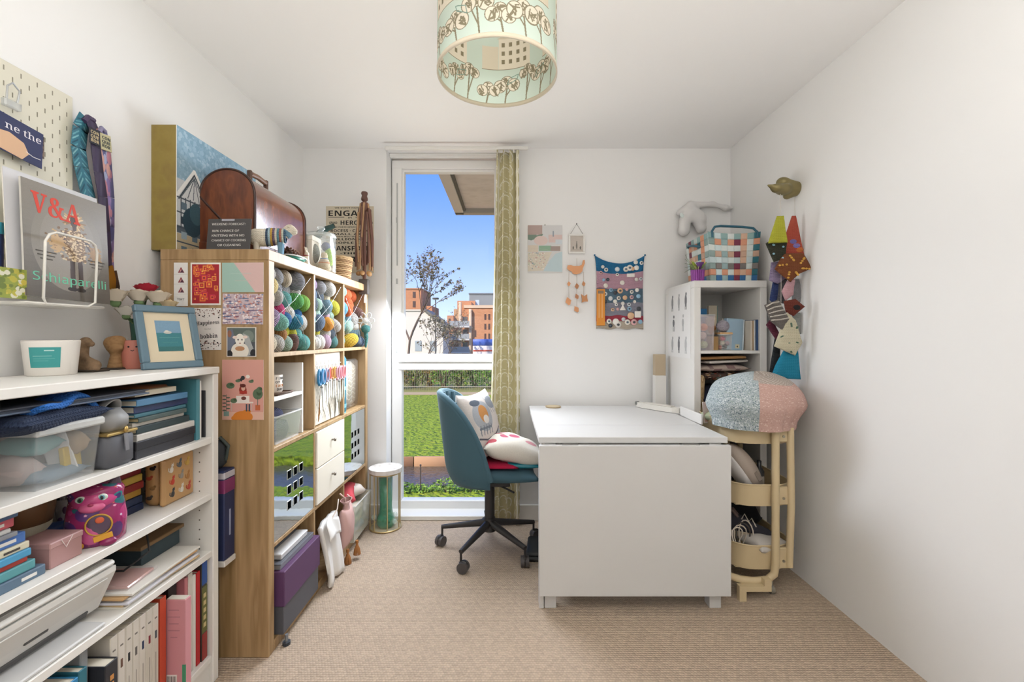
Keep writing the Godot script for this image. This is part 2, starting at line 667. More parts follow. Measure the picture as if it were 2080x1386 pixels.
func room():
	var paint := hexm("#f0efed", 0.85)
	var w := 0.24
	# outer shell: each wall has thickness
	struct("wall_left", MB.new().lo(Vector3(XL - w, 0, ZB), Vector3(XL, CEIL, ZF)), paint)
	struct("wall_right", MB.new().lo(Vector3(XR, 0, ZB), Vector3(XR + w, CEIL, ZF)), paint)
	struct("wall_front", MB.new().lo(Vector3(XL - w, 0, ZF), Vector3(XR + w, CEIL, ZF + w)), paint)
	var b := MB.new()
	var x0 := -0.766
	var x1 := -0.02
	b.lo(Vector3(XL - w, 0, ZB - w), Vector3(x0, CEIL, ZB))
	b.lo(Vector3(x1, 0, ZB - w), Vector3(XR + w, CEIL, ZB))
	struct("wall_back", b, paint)
	struct("ceiling", MB.new().lo(Vector3(XL - w, CEIL, ZB - w), Vector3(XR + w, CEIL + 0.2, ZF + w)), hexm("#faf9f8", 0.9))
	struct("floor", MB.new().lo(Vector3(XL - w, -0.2, ZB - w), Vector3(XR + w, 0, ZF + w)), carpet())
	var sk := hexm("#efece6", 0.45)
	struct("baseboard_back", MB.new().lo(Vector3(x1 + 0.0, 0, ZB), Vector3(XR, 0.1, ZB + 0.014), 0.003).lo(Vector3(XL, 0, ZB), Vector3(x0, 0.1, ZB + 0.014), 0.003), sk)
	struct("baseboard_left", MB.new().lo(Vector3(XL, 0, ZB), Vector3(XL + 0.014, 0.1, ZF), 0.003), sk)
	# the window: frame, transom, two panes
	var fr := hexm("#f2f1ee", 0.35)
	var win := put(Node3D.new(), "window_1")
	win.set_meta("kind", "structure")
	var zf := -2.90
	var zg := -2.965
	var m := MB.new()
	m.lo(Vector3(x0 + 0.005, 0, zg), Vector3(-0.697, 2.31, zf), 0.004)
	m.lo(Vector3(-0.09, 0, zg), Vector3(x1 - 0.002, 2.31, zf), 0.004)
	m.lo(Vector3(x0 + 0.005, 2.255, zg), Vector3(x1, 2.31, zf + 0.001), 0.004)
	m.lo(Vector3(x0 + 0.005, 0.012, zg), Vector3(x1, 0.082, zf + 0.001), 0.004)
	part("frame", m, fr, win)
	m = MB.new()
	m.lo(Vector3(-0.72, 0.985, zg + 0.002), Vector3(-0.07, 1.04, zf + 0.012), 0.006)
	m.lo(Vector3(-0.72, 0.935, zg + 0.002), Vector3(-0.07, 0.983, zf + 0.006), 0.006)
	part("transom", m, fr, win)
	m = MB.new()
	m.lo(Vector3(-0.697, 1.04, zg + 0.005), Vector3(-0.683, 2.255, zf - 0.012), 0.002)
	m.lo(Vector3(-0.683, 2.238, zg + 0.005), Vector3(-0.09, 2.255, zf - 0.012), 0.002)
	part("glazing_bead", m, fr, win)
	m = MB.new()
	m.lo(Vector3(x0, 2.315, ZB - 0.10), Vector3(x1, CEIL, ZB - 0.07), 0.003)
	part("head_trim", m, fr, win)
	m = MB.new()
	m.lo(Vector3(-0.729, 1.62, zf), Vector3(-0.721, 2.16, zf + 0.004), 0.001)
	for y in [1.05, 1.22, 1.5, 1.9]:
		m.lo(Vector3(-0.733, y, zf), Vector3(-0.721, y + 0.035, zf + 0.005), 0.001)
	part("hinge_strip", m, hexm("#b9bab8", 0.4), win)
	for y in [[0.082, 0.935], [1.04, 2.255]]:
		part("pane", MB.new().lo(Vector3(-0.70, y[0], zg + 0.028), Vector3(-0.088, y[1], zg + 0.032)), pane_glass(), win)
	struct("window_sill", MB.new().lo(Vector3(x0, 0, zf), Vector3(x1, 0.03, ZB + 0.012), 0.004), hexm("#efeee9", 0.4))

func pane_glass() -> StandardMaterial3D:
	var m := glass("#f4fbf8", 0.008, 0.0)
	m.metallic_specular = 0.18
	return m

func carpet() -> StandardMaterial3D:
	var n := 256
	var im := Image.create(n, n, false, Image.FORMAT_RGB8)
	var cl := Image.create(n, n, false, Image.FORMAT_RGB8)
	var g := RandomNumberGenerator.new()
	g.seed = 3
	var jit := []
	for i in 16 * 16:
		jit.append(Vector3(g.randf(), g.randf(), g.randf()))
	for j in n:
		for i in n:
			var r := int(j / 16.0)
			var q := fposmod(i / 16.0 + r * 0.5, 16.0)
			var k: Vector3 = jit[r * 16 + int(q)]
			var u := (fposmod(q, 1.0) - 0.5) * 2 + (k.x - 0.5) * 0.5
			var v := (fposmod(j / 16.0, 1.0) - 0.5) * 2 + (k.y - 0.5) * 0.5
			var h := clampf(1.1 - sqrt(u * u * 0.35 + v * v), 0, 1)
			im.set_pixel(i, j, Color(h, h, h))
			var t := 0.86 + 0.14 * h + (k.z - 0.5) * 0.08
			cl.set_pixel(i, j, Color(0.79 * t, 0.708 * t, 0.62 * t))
	im.bump_map_to_normal_map(5.0)
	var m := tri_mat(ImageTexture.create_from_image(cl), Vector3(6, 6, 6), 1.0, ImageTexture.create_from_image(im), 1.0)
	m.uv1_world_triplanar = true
	return m
# ---------------------------------------------------------------- outside the window
const GY := -3.35      # the ground outside, one storey down

func outdoors():
	var gn := noise_tex("grassn", 0.05, [], 8.0, FastNoiseLite.TYPE_SIMPLEX, 512)
	var grass := tri_mat(noise_tex("grass", 0.03, ["#4d6410", "#748a12", "#93a51c", "#86961c", "#b0a838"], 0.0, FastNoiseLite.TYPE_SIMPLEX, 512), Vector3.ONE * 0.11, 0.95, gn, 1.0)
	var rough := tri_mat(noise_tex("roughgrass", 0.05, ["#6d6a35", "#8b9146", "#a39a5c", "#c1ad77"], 0.0, FastNoiseLite.TYPE_SIMPLEX, 512), Vector3.ONE * 0.4, 0.95, gn, 1.0)
	struct("ground_lawn", MB.new().lo(Vector3(-60, GY - 0.6, -34.5), Vector3(60, GY, -16.6)), grass)
	struct("ground_path", MB.new().lo(Vector3(-60, GY - 0.6, -36.0), Vector3(60, GY + 0.02, -34.5)), hexm("#b79f78", 0.95))
	struct("ground_rough", MB.new().lo(Vector3(-90, GY - 0.6, -130), Vector3(90, GY + 0.01, -36.0)), rough)
	struct("ground_bank", MB.new().lo(Vector3(-40, GY - 0.6, -13.3), Vector3(40, GY - 0.02, -12.35)), grass)
	struct("ground_towpath", MB.new().lo(Vector3(-40, GY - 0.6, -12.35), Vector3(40, GY, -3.3)), hexm("#c39a6d", 0.95))
	var wt := hexm("#6f675c", 0.12).duplicate() as StandardMaterial3D
	wt.normal_enabled = true
	wt.normal_texture = noise_tex("ripple", 0.03, [], 4.0)
	wt.normal_scale = 0.5
	wt.uv1_triplanar = true
	wt.uv1_scale = Vector3.ONE * 0.7
	wt.albedo_texture = noise_tex("murk_sky_sheen", 0.03, ["#8f867a", "#c3bcb4", "#e6e3de", "#aaa298"])  # pale tones put the reflected sky into the murky water colour
	struct("canal_water", MB.new().lo(Vector3(-40, GY - 1.2, -16.5), Vector3(40, GY - 0.32, -13.2)), wt)
	var k := thing("timber_edging", "low brown timber edging along the far side of the canal", "canal edge", Vector3(0, GY, -16.55))
	for i in 8:
		part("board", MB.new().lo(Vector3(-11 + i * 1.5, -0.4, -0.05), Vector3(-9.53 + i * 1.5, 0.03 + 0.01 * (i % 2), 0.05), 0.01), hexm(["#b98a62", "#a87a55", "#c2956c"][i % 3], 0.9), k)
	for i in 2:
		var x: float = [-2.55, -1.1][i]
		var r := thing("railing_post", ["thin dark iron railing post on the near canal bank, clear of the chair", "thin dark iron railing post on the canal bank, behind the teal chair back"][i], "post", Vector3(x, GY - 0.02, -12.9))
		part("rod", MB.new().cyl(Vector3.ZERO, 0.018, 0.78, 8), hexm("#4a4038", 0.7), r)
		part("finial", MB.new().ell(Vector3(0, 0.79, 0), Vector3(0.03, 0.03, 0.03), 8, 6), hexm("#4a4038", 0.7), r)
	# tufts on the near bank
	for i in 5:
		shrub("grass_tuft", Vector3([-3.1, -2.5, -1.75, -0.95, -0.3][i], GY - 0.05, -12.95 - 0.1 * (i % 2)), Vector3(0.5, [0.3, 0.2, 0.44, 0.24, 0.26][i], 0.25), ["#7da03a", "#95b04b", "#6d9431"], 260, 0.10,
			["low green grass tuft at the left edge of the near canal bank", "small green grass tuft just left of the railing post", "tallest green tuft on the near bank, right of the railing post", "small tuft on the near bank beside the chair back", "green grass tuft on the near bank behind the chair"][i], "grass", "tufts on the near canal bank")
	# hedge and shrubs beyond the lawn
	var sh := [[-9.6, 1.3, 2.2, 0], [-8.3, 1.1, 2.6, 1], [-7.0, 1.2, 2.4, 0], [-5.6, 1.3, 2.8, 2], [-4.3, 1.1, 2.3, 1], [-3.0, 1.3, 2.5, 2], [-1.6, 1.4, 2.2, 2], [-0.1, 1.4, 2.6, 0]]
	var hues := [["#9a7a3a", "#b08a45", "#7a8a34"], ["#86a035", "#9a8f42", "#5f8a24"], ["#5f9424", "#80b03a", "#4a7a1a"]]
	for i in sh.size():
		var q: Array = sh[i]
		shrub("shrub", Vector3(q[0], GY, -38.5 - 0.6 * (i % 3)), Vector3(q[1], q[2], 0.9), hues[q[3]], 520, 0.24,
			["brownish shrub at the left end of the hedge across the lawn", "mixed green and brown shrub, second from the left in the far hedge", "brownish shrub with green tips, third along the far hedge", "dark green bush in the middle of the far hedge", "olive bush in the far hedge, seen left of the cushion top", "bright green bush in the far hedge above the cushion", "bright green bush at the curtain end of the far hedge", "brown shrub of the far hedge hidden mostly behind the curtain"][i], "shrub", "hedge across the lawn")
	var f := thing("palisade_fence", "pale vertical bar fence standing in front of the far hedge", "fence", Vector3(-5.2, GY, -37.3))
	var m := MB.new()
	for i in 72:
		m.lo(Vector3(-5.4 + i * 0.15, 0, -0.01), Vector3(-5.38 + i * 0.15, 2.0, 0.01))
	part("bars", m, hexm("#8f8670", 0.8), f).set_meta("kind", "stuff")
	for y in [0.3, 1.75]:
		part("rail", MB.new().lo(Vector3(-5.5, y, -0.03), Vector3(5.5, y + 0.05, 0.03)), hexm("#b9ae95", 0.8), f)
	# bare trees with last leaves
	bare_tree(Vector3(-9.9, GY, -43), 14.0, 11, "tall bare tree with scattered brown leaves at the left of the window", 2200)
	bare_tree(Vector3(-8.2, GY, -42), 7.6, 5, "smaller twiggy bare tree in front of the white warehouse", 700)
	bare_tree(Vector3(-6.4, GY, -42.5), 5.8, 23, "low twiggy tree below the street lamp, right of the warehouse", 260)
	bare_tree(Vector3(-7.2, GY, -57), 8.6, 31, "far small bare tree between the warehouse and the brick flats", 160)
	var lp := thing("street_lamp", "tall thin street lamp with a flat head against the sky", "street lamp", Vector3(-8.17, GY, -50))
	part("pole", MB.new().cyl(Vector3.ZERO, 0.09, 8.8, 10, 0.06), hexm("#5d5753", 0.6), lp)
	part("lamp_head", MB.new().lo(Vector3(-0.34, 8.75, -0.2), Vector3(0.34, 8.95, 0.2), 0.05), hexm("#4d4a48", 0.5), lp)
	part("lens", MB.new().lo(Vector3(-0.25, 8.71, -0.15), Vector3(0.25, 8.752, 0.15)), hexm("#cfd2d2", 0.3), lp)
	# white warehouse
	var w := thing("warehouse", "pale rendered warehouse with a sloping grey roof edge", "building", Vector3(-12, GY, -60))
	part("wall", MB.new().at(Transform3D(Basis(), Vector3(0, 0, -6))).ext(PackedVector2Array([Vector2(-9, 0), Vector2(3.2, 0), Vector2(3.2, 6.2), Vector2(0.8, 8.05), Vector2(-9, 8.05)]), 6.0), hexm("#e6ddd0", 0.9), w)
	part("roof", MB.new().at(Transform3D(Basis(), Vector3(0, 0, -6.1))).ext(PackedVector2Array([Vector2(0.6, 8.1), Vector2(0.75, 8.35), Vector2(3.7, 6.1), Vector2(3.6, 5.85)]), 6.4), hexm("#7b776f", 0.8), w)
	part("coping", MB.new().lo(Vector3(-9.1, 8.0, -6), Vector3(0.8, 8.25, 0.1)), hexm("#d9cfbf", 0.8), w)
	for x in [-3.2, -0.6, 1.4]:
		part("window", MB.new().lo(Vector3(x, 2.6, -0.1), Vector3(x + 0.9, 4.0, 0.04)), hexm("#a9b2b5", 0.3), w)
	# orange brick flats on the left
	var br := brick_mat("#c98558", "#b9744a", "#d9a883")
	var bb := thing("brick_flats", "stepped orange brick block rising behind the white warehouse", "building", Vector3(-18, GY, -80))
	part("wall", MB.new().lo(Vector3(-9, 0, -10), Vector3(2.3, 13.1, 0)), br, bb)
	part("wall", MB.new().lo(Vector3(2.3, 0, -9), Vector3(4.1, 10.2, -1)), br, bb)
	part("parapet", MB.new().lo(Vector3(-9.1, 13.1, -10), Vector3(2.4, 13.35, 0.1)), hexm("#b9835c", 0.8), bb)
	for i in 6:
		part("window", MB.new().lo(Vector3(-3.0 + (i % 3) * 1.9, 9.9 + (i / 3) * 1.7, -0.1), Vector3(-2.5 + (i % 3) * 1.9, 11.0 + (i / 3) * 1.7, 0.05)), hexm("#5d4a42", 0.4), bb)
	# brick flats with balconies on the right
	var b := thing("balcony_flats", "orange brick apartment block with pale columns and stacked balconies", "building", Vector3(-5, GY, -70))
	var pale := hexm("#e0c3a4", 0.85)
	part("wall", MB.new().lo(Vector3(-1.9, 0, -9), Vector3(7, 9.3, 0)), br, b)
	part("parapet", MB.new().lo(Vector3(-2.0, 9.1, -9), Vector3(7, 9.55, 0.12)), pale, b)
	part("wall", MB.new().lo(Vector3(-2.9, 0, -9), Vector3(-0.9, 10.15, -1.2)), br, b)
	part("wall", MB.new().lo(Vector3(-4.6, 0, -8), Vector3(-3.6, 7.9, 0.2)), br, b)
	part("wall", MB.new().lo(Vector3(-3.7, 0, -9), Vector3(-2.6, 9.0, -1.0)), hexm("#c6a07a", 0.9), b)
	for x in [-2.75, -1.15]:
		part("column", MB.new().lo(Vector3(x, 0, 0.1), Vector3(x + 0.42, 10.0 if x < -2 else 8.9, 0.6), 0.03), pale, b)
	for i in 3:
		var bl := part("balcony", MB.new().lo(Vector3(-4.1, 2.0 + i * 2.0, 0.0), Vector3(-1.0, 2.18 + i * 2.0, 1.3)), hexm("#d8d6d0", 0.8), b)
		part("railing", MB.new().lo(Vector3(-4.1, 2.18 + i * 2.0, 1.24), Vector3(-1.0, 3.0 + i * 2.0, 1.28)), hexm("#a3a6a6", 0.5), bl)
		part("door", MB.new().lo(Vector3(-2.2, 2.2 + i * 2.0, -0.05), Vector3(-1.4, 3.7 + i * 2.0, 0.06)), hexm("#5f5d5c", 0.4), b)
	for i in 8:
		part("window", MB.new().lo(Vector3(1.25 + (i % 2) * 0.62, 2.6 + (i / 2) * 1.55, -0.1), Vector3(1.55 + (i % 2) * 0.62, 3.5 + (i / 2) * 1.55, 0.04)), hexm("#5a4038", 0.4), b)
	for i in 4:
		part("window", MB.new().lo(Vector3(-4.35, 2.4 + i * 1.4, 0.1), Vector3(-4.05, 3.2 + i * 1.4, 0.24)), hexm("#5a4038", 0.4), b)
	var g := thing("grey_flats", "grey clad upper storey block rising behind the orange brick flats", "building", Vector3(-3, GY, -80))
	part("wall", MB.new().lo(Vector3(-4.0, 0, -6), Vector3(6, 12.3, 0)), hexm("#8b9190", 0.7), g)
	part("roof", MB.new().lo(Vector3(-4.1, 12.2, -6), Vector3(6, 12.45, 0.1)), hexm("#6f7574", 0.7), g)
	part("window", MB.new().lo(Vector3(-2.9, 10.0, -0.1), Vector3(-2.2, 11.2, 0.05)), hexm("#c3d3da", 0.3), g)
	part("brick_band", MB.new().lo(Vector3(-6.1, 0, -3), Vector3(-2.9, 11.0, 0.6)), br, g)
	var t := thing("delivery_lorry", "blue bodied lorry parked beyond the hedge near the curtain", "lorry", Vector3(-3.25, GY, -54))
	part("body", MB.new().lo(Vector3(-1.05, 3.45, -2), Vector3(1.6, 4.25, 0), 0.04), hexm("#3f5fb5", 0.5), t)
	part("chassis", MB.new().lo(Vector3(-1.05, 0.7, -2), Vector3(1.6, 3.45, -0.02), 0.04), hexm("#d9cdc6", 0.6), t)
	part("stripe", MB.new().lo(Vector3(-1.0, 2.75, -0.03), Vector3(1.5, 2.95, 0.0)), hexm("#c8543f", 0.6), t)
	for x in [-0.6, 0.9]:
		part("wheel", MB.new().at(Transform3D(rot(90), Vector3(x, 0.45, 0))).cyl(Vector3.ZERO, 0.45, 0.25, 14), hexm("#2c2b2a", 0.9), t)
	# balcony slab of the storey above
	var s := thing("balcony_slab", "pale concrete balcony slab jutting out above the window", "balcony", Vector3(-0.62, 2.6, -3.2))
	var conc := tri_mat(noise_tex("concrete", 0.02, ["#dbd6c6", "#e6e1d2", "#ece7d9", "#ded8c8"]), Vector3.ONE * 0.8, 0.9)
	part("slab", MB.new().lo(Vector3(0.0, 0.05, -2.03), Vector3(4, 0.3, 0)), conc, s)
	part("edge_beam", MB.new().lo(Vector3(0, 0, -2.03), Vector3(0.1, 0.34, 0)), hexm("#dcd7c8", 0.9), s)
	part("edge_beam", MB.new().lo(Vector3(0.0, 0, -2.06), Vector3(4, 0.34, -1.96)), hexm("#b9b3a2", 0.9), s)
	part("drip_groove", MB.new().lo(Vector3(0.1, 0.02, -1.96), Vector3(0.125, 0.05, 0)), hexm("#6e6a5e", 0.9), s)
	part("outer_wall", MB.new().lo(Vector3(0.6, -6, 0.1), Vector3(4, 2, 0.17)), hexm("#d8d3c8", 0.9), s)

func brick_mat(a: String, b: String, c: String) -> StandardMaterial3D:
	var p := Pic.new(128, 128, c)
	var g := RandomNumberGenerator.new()
	g.seed = 5
	for j in 16:
		for i in 9:
			p.rect((i - 0.5 * (j % 2)) / 8.0 + 0.006, j / 16.0 + 0.008, 0.113, 0.047, a if g.randf() < 0.6 else b)
	return tri_mat(p.tex(), Vector3.ONE * 0.55, 0.9)

func multi(called: String, mesh: Mesh, xs: Array, cs: Array, m: Material, parent: Node) -> MultiMeshInstance3D:
	var mm := MultiMesh.new()
	mm.transform_format = MultiMesh.TRANSFORM_3D
	mm.use_colors = true
	mm.mesh = mesh
	mm.instance_count = xs.size()
	for i in xs.size():
		mm.set_instance_transform(i, xs[i])
		mm.set_instance_color(i, cs[i])
	var o := MultiMeshInstance3D.new()
	o.multimesh = mm
	o.material_override = m
	put(o, called, parent)
	o.set_meta("kind", "stuff")
	return o

func leaf_mat() -> StandardMaterial3D:
	if not mats.has("leaf"):
		var m := StandardMaterial3D.new()
		m.vertex_color_use_as_albedo = true
		m.roughness = 0.8
		m.cull_mode = BaseMaterial3D.CULL_DISABLED
		m.backlight_enabled = true
		m.backlight = Color(0.35, 0.35, 0.2)
		mats["leaf"] = m
	return mats["leaf"]

func leaf_mesh() -> Mesh:
	if not mats.has("leafmesh"):
		var m := MB.new()
		m.col = Color.WHITE
		m.tri(Vector3(0, -0.5, 0), Vector3(0.3, 0, 0.06), Vector3(0, 0.5, 0))
		m.tri(Vector3(0, -0.5, 0), Vector3(0, 0.5, 0), Vector3(-0.3, 0, 0.06))
		mats["leafmesh"] = m.done()
	return mats["leafmesh"]

func shrub(called: String, at: Vector3, size: Vector3, hues: Array, n: int, leaf: float, label: String, cat: String, group: String):
	var o := thing(called, label, cat, at, 0.0, group)
	var st := MB.new()
	for i in 6:
		var a := TAU * i / 6.0
		st.tube([Vector3(0.05 * cos(a), 0, 0.05 * sin(a)), Vector3(cos(a) * size.x * 0.45, size.y * 0.55, sin(a) * size.z * 0.4), Vector3(cos(a) * size.x * 0.6, size.y * 0.9, sin(a) * size.z * 0.5)], [0.03 * size.y, 0.02 * size.y, 0.006 * size.y], 5)
	part("stems", st, hexm("#6e5a42", 0.9), o)
	var xs := []
	var cs := []
	for i in n:
		var v := Vector3(rnd.randfn(), rnd.randfn(), rnd.randfn()).normalized() * pow(rnd.randf(), 0.4)
		var p := Vector3(v.x * size.x, size.y * (0.5 + 0.5 * v.y), v.z * size.z)
		xs.append(Transform3D(rot(rnd.randf() * 360, rnd.randf() * 360, rnd.randf() * 360) * Basis.from_scale(Vector3.ONE * leaf * rnd.randf_range(0.6, 1.3)), p))
		cs.append(Color(hues[rnd.randi() % hues.size()]).srgb_to_linear())
	multi("foliage", leaf_mesh(), xs, cs, leaf_mat(), o)

func bare_tree(at: Vector3, h: float, sd: int, label: String, leaves: int):
	var o := thing("bare_tree", label, "tree", at, 0.0, "bare trees beyond the canal")
	var g := RandomNumberGenerator.new()
	g.seed = sd
	var m := MB.new()
	var tips := []
	var todo := [[Vector3.ZERO, Vector3(0.05, 1, 0).normalized(), h * 0.30, h * 0.012, 0]]
	var trunk := MB.new()
	while todo:
		var b: Array = todo.pop_back()
		var p: Vector3 = b[0]
		var dir: Vector3 = b[1]
		var pts := [p]
		var rs := [b[3]]
		for k in 3:
			dir = (dir + Vector3(g.randf_range(-1, 1), g.randf_range(-0.3, 0.7), g.randf_range(-1, 1)) * 0.14).normalized()
			p += dir * b[2] / 3.0
			pts.append(p)
			rs.append(b[3] * (1 - 0.13 * (k + 1)))
			if b[4] >= 3:
				tips.append(p)
		(trunk if b[4] == 0 else m).tube(pts, rs, 6 if b[4] < 2 else 3, false, false)
		if b[4] < 5:
			for k in (3 if b[4] < 3 or (h > 12 and b[4] < 4) else 2):
				var side := Vector3(g.randf_range(-1, 1), 0, g.randf_range(-1, 1)).normalized()
				todo.append([p, (dir + side * g.randf_range(0.35, 0.75)).normalized(), b[2] * g.randf_range(0.62, 0.82), b[3] * 0.58, b[4] + 1])
	var bark := hexm("#776356", 0.9)
	part("trunk", trunk, bark, o)
	part("branches", m, bark, o).set_meta("kind", "stuff")
	var xs := []
	var cs := []
	for i in leaves:
		var p: Vector3 = tips[g.randi() % tips.size()] + Vector3(g.randf_range(-1, 1), g.randf_range(-1, 1), g.randf_range(-1, 1)) * 0.12
		xs.append(Transform3D(rot(g.randf() * 360, g.randf() * 360, g.randf() * 360) * Basis.from_scale(Vector3.ONE * g.randf_range(0.14, 0.3)), p))
		cs.append(Color(["#7b6a55", "#8f7c5e", "#6a5a4c", "#9c8f6a"][g.randi() % 4]).srgb_to_linear())
	multi("leaves", leaf_mesh(), xs, cs, leaf_mat(), o)
# ---------------------------------------------------------------- the oak cube shelf and what it holds
const KX := -0.859      # its open front
const KB := -1.249      # its back
const KN := 1.59        # its near end
const KT := 1.468       # its top
const COL := [1.629, 1.982, 2.334]
const ROW := [0.039, 0.392, 0.743, 1.094]

func oak() -> StandardMaterial3D:
	if not mats.has("oak"):
		mats["oak"] = tri_mat(noise_tex("oakgrain", 0.012, ["#8f7149", "#a4855d", "#b4956c", "#9a7b54", "#bc9e77"], 0.0, FastNoiseLite.TYPE_SIMPLEX_SMOOTH, 256, 4), Vector3(4, 0.35, 4), 0.5)
	return mats["oak"]

func in_cube(dd: float, y: float, out := 0.0) -> Vector3:     # a point on the front of the cube shelf, dd from the lens
	return Vector3(KX + out, y, -dd)

func cube_shelf():
	var o := thing("cube_shelf", "tall oak cube shelf of three by four compartments against the left wall", "shelf unit", Vector3(KX, 0, -KN))
	var dp := KB - KX
	var m := oak()
	for z in [0.0, -1.081]:
		part("side_panel", MB.new().lo(Vector3(dp, 0, z - 0.039), Vector3(0, KT - 0.039, z), 0.002), m, o)
	part("top_panel", MB.new().lo(Vector3(dp, KT - 0.039, -1.12), Vector3(0, KT, 0), 0.002), m, o)
	part("bottom_panel", MB.new().lo(Vector3(dp, 0, -1.081), Vector3(0, 0.039, -0.039), 0.002), m, o)
	for y in [0.376, 0.727, 1.078]:
		part("shelf", MB.new().lo(Vector3(dp, y, -1.081), Vector3(-0.002, y + 0.016, -0.039), 0.0015), m, o)
	for c in 2:
		for r in 4:
			var z: float = [-0.3757, -0.7283][c]
			part("divider", MB.new().lo(Vector3(dp, ROW[r], z - 0.016), Vector3(-0.003, ROW[r] + 0.336, z), 0.0015), m, o)
	cards_on_end()
	yarn()
	middle_row()
	boxes_row()
	bottom_row()
	shelf_top()

func cards_on_end():
	var ex := func(px: float) -> float: return (px - 1032.0) / 566.0
	var ey := func(py: float) -> float: return EYE - (py - 685.0) / 566.0
	var go := func(called: String, pic: Pic, a: float, b: float, c: float, e: float, label: String, cat: String, z := 0.0) -> Node3D:
		return place(card(called, pm(pic), (c - a) / 566.0, (e - b) / 566.0), label, cat, Vector3(ex.call((a + c) / 2), ey.call((b + e) / 2), -KN + 0.0006), rot(0, 0, z), "cards stuck on the end of the cube shelf")
	var p := Pic.new(84, 264, "#ece9e4")
	for i in 3:
		var y := 0.17 + i * 0.23
		p.poly([Vector2(0.30, y + 0.06), Vector2(0.52, y - 0.07), Vector2(0.76, y + 0.06)], "#8f3a3f")
		p.poly([Vector2(0.42, y + 0.05), Vector2(0.52, y - 0.03), Vector2(0.62, y + 0.05)], "#d8a8a0")
		p.poly([Vector2(0.44, y + 0.06), Vector2(0.6, y - 0.02), Vector2(0.72, y + 0.06)], "#5f3346")
		p.rect(0, y + 0.09, 1, 0.008, "#cfcac3")
	var c = go.call("pattern_strip", p, 354.0, 534.0, 382.0, 622.0, "narrow white strip with three dark red triangle motifs, leftmost on the shelf end", "card")
	text(c, "TOFT", Vector3(0, -0.054, 0.0016), 0.007, hexm("#4a4644"), Basis(), 0.026)
	p = Pic.new(200, 280, "#f0ece4")
	p.rect(0.05, 0.04, 0.9, 0.92, "#a8242f")
	var g := RandomNumberGenerator.new()
	g.seed = 12
	for i in 46:
		var x := g.randf_range(0.05, 0.83)
		var y := g.randf_range(0.04, 0.86)
		var s := g.randf_range(0.04, 0.2)
		if x + s > 0.95:
			continue
		var h := s * 0.72
		if y + h > 0.955:
			continue
		var cs := [["#e8803c", "#c8323c", "#f0b050"], ["#c4304a", "#e86a3a", "#8c1f38"], ["#eda04a", "#b3202e", "#e06038"]][g.randi() % 3] as Array
		p.rect(x, y, s, h, cs[0]).rect(x + s * 0.18, y + h * 0.18, s * 0.64, h * 0.64, cs[1]).rect(x + s * 0.34, y + h * 0.34, s * 0.32, h * 0.32, cs[2])
	go.call("art_card", p, 388.0, 534.0, 449.0, 620.0, "art card of glowing red and orange squares with a white border", "card")
	p = Pic.new(210, 150, "#d9b9b4")
	p.poly([Vector2(0, 0), Vector2(0.28, 0), Vector2(0.8, 1), Vector2(0, 1)], "#a4c4b8")
	p.rect(0.2, 0.35, 0.5, 0.012, "#b9cfc5").rect(0.3, 0.6, 0.4, 0.012, "#c8beb6").grain(0.012)
	go.call("postcard", p, 452.0, 534.0, 536.0, 594.0, "postcard split diagonally into mint green and dusty pink", "postcard", 0.4)
	p = Pic.new(210, 156, "#c8b6bd")
	p.dots(320, 3, ["#e9dfe0", "#a98e9d", "#d6a99e", "#8c93b5", "#b58078", "#f0e4e0"], 0.008, 0.03)
	for i in 9:
		for k in 6:
			p.ell(g.randf_range(0.0, 1.0), 0.14 + 0.1 * i + g.randf_range(-0.02, 0.02), g.randf_range(0.03, 0.1), 0.014, ["#54688a", "#6d5a78", "#7c8fb0", "#b5695f"][k % 4])
	go.call("postcard", p, 453.0, 597.0, 535.0, 659.0, "postcard speckled with blue, mauve and rust brush dabs", "postcard", -0.5)
	p = Pic.new(200, 280, "#e4ddd7")
	p.dots(60, 8, ["#3d3432", "#6a3f36", "#2d2b2c", "#8f6f63"], 0.006, 0.026, Rect2(0.02, 0.01, 0.96, 0.22))
	p.dots(60, 9, ["#3d3432", "#6a3f36", "#2d2b2c", "#8f6f63"], 0.006, 0.03, Rect2(0.02, 0.78, 0.96, 0.2))
	c = go.call("quote_card", p, 391.0, 626.0, 450.0, 711.0, "spotted cream card with brush lettering about happiness, partly behind the blue frame", "card")
	text(c, "Happiness", Vector3(0.004, 0.022, 0.0016), 0.013, hexm("#2c2727"), rot(0, 0, 4), 0.082, "Droid Serif", 700)
	text(c, "is a full", Vector3(0.004, 0.000, 0.0016), 0.005, hexm("#8f8580"), Basis(), 0.022)
	text(c, "bobbin", Vector3(0.008, -0.026, 0.0016), 0.015, hexm("#2c2727"), rot(0, 0, 4), 0.062, "Droid Serif", 700)
	p = Pic.new(180, 180, "#dedad2")
	p.rect(0.03, 0.03, 0.94, 0.94, "#5f6b66")
	p.ell(0.72, 0.3, 0.2, 0.2, "#79857c").rect(0.03, 0.5, 0.94, 0.47, "#4a4f54")
	p.poly([Vector2(0.03, 0.1), Vector2(0.2, 0.06), Vector2(0.3, 0.5), Vector2(0.1, 0.8), Vector2(0.03, 0.8)], "#6f7687")
	p.poly([Vector2(0.55, 0.2), Vector2(0.75, 0.3), Vector2(0.97, 0.9), Vector2(0.7, 0.97)], "#a7a9a8")
	p.ell(0.1, 0.22, 0.07, 0.12, "#9a6a55").ell(0.45, 0.8, 0.3, 0.28, "#e7e0d3").ell(0.45, 0.42, 0.16, 0.2, "#efe9dd").ell(0.28, 0.34, 0.08, 0.05, "#e6d2c6").ell(0.63, 0.33, 0.08, 0.05, "#e6d2c6")
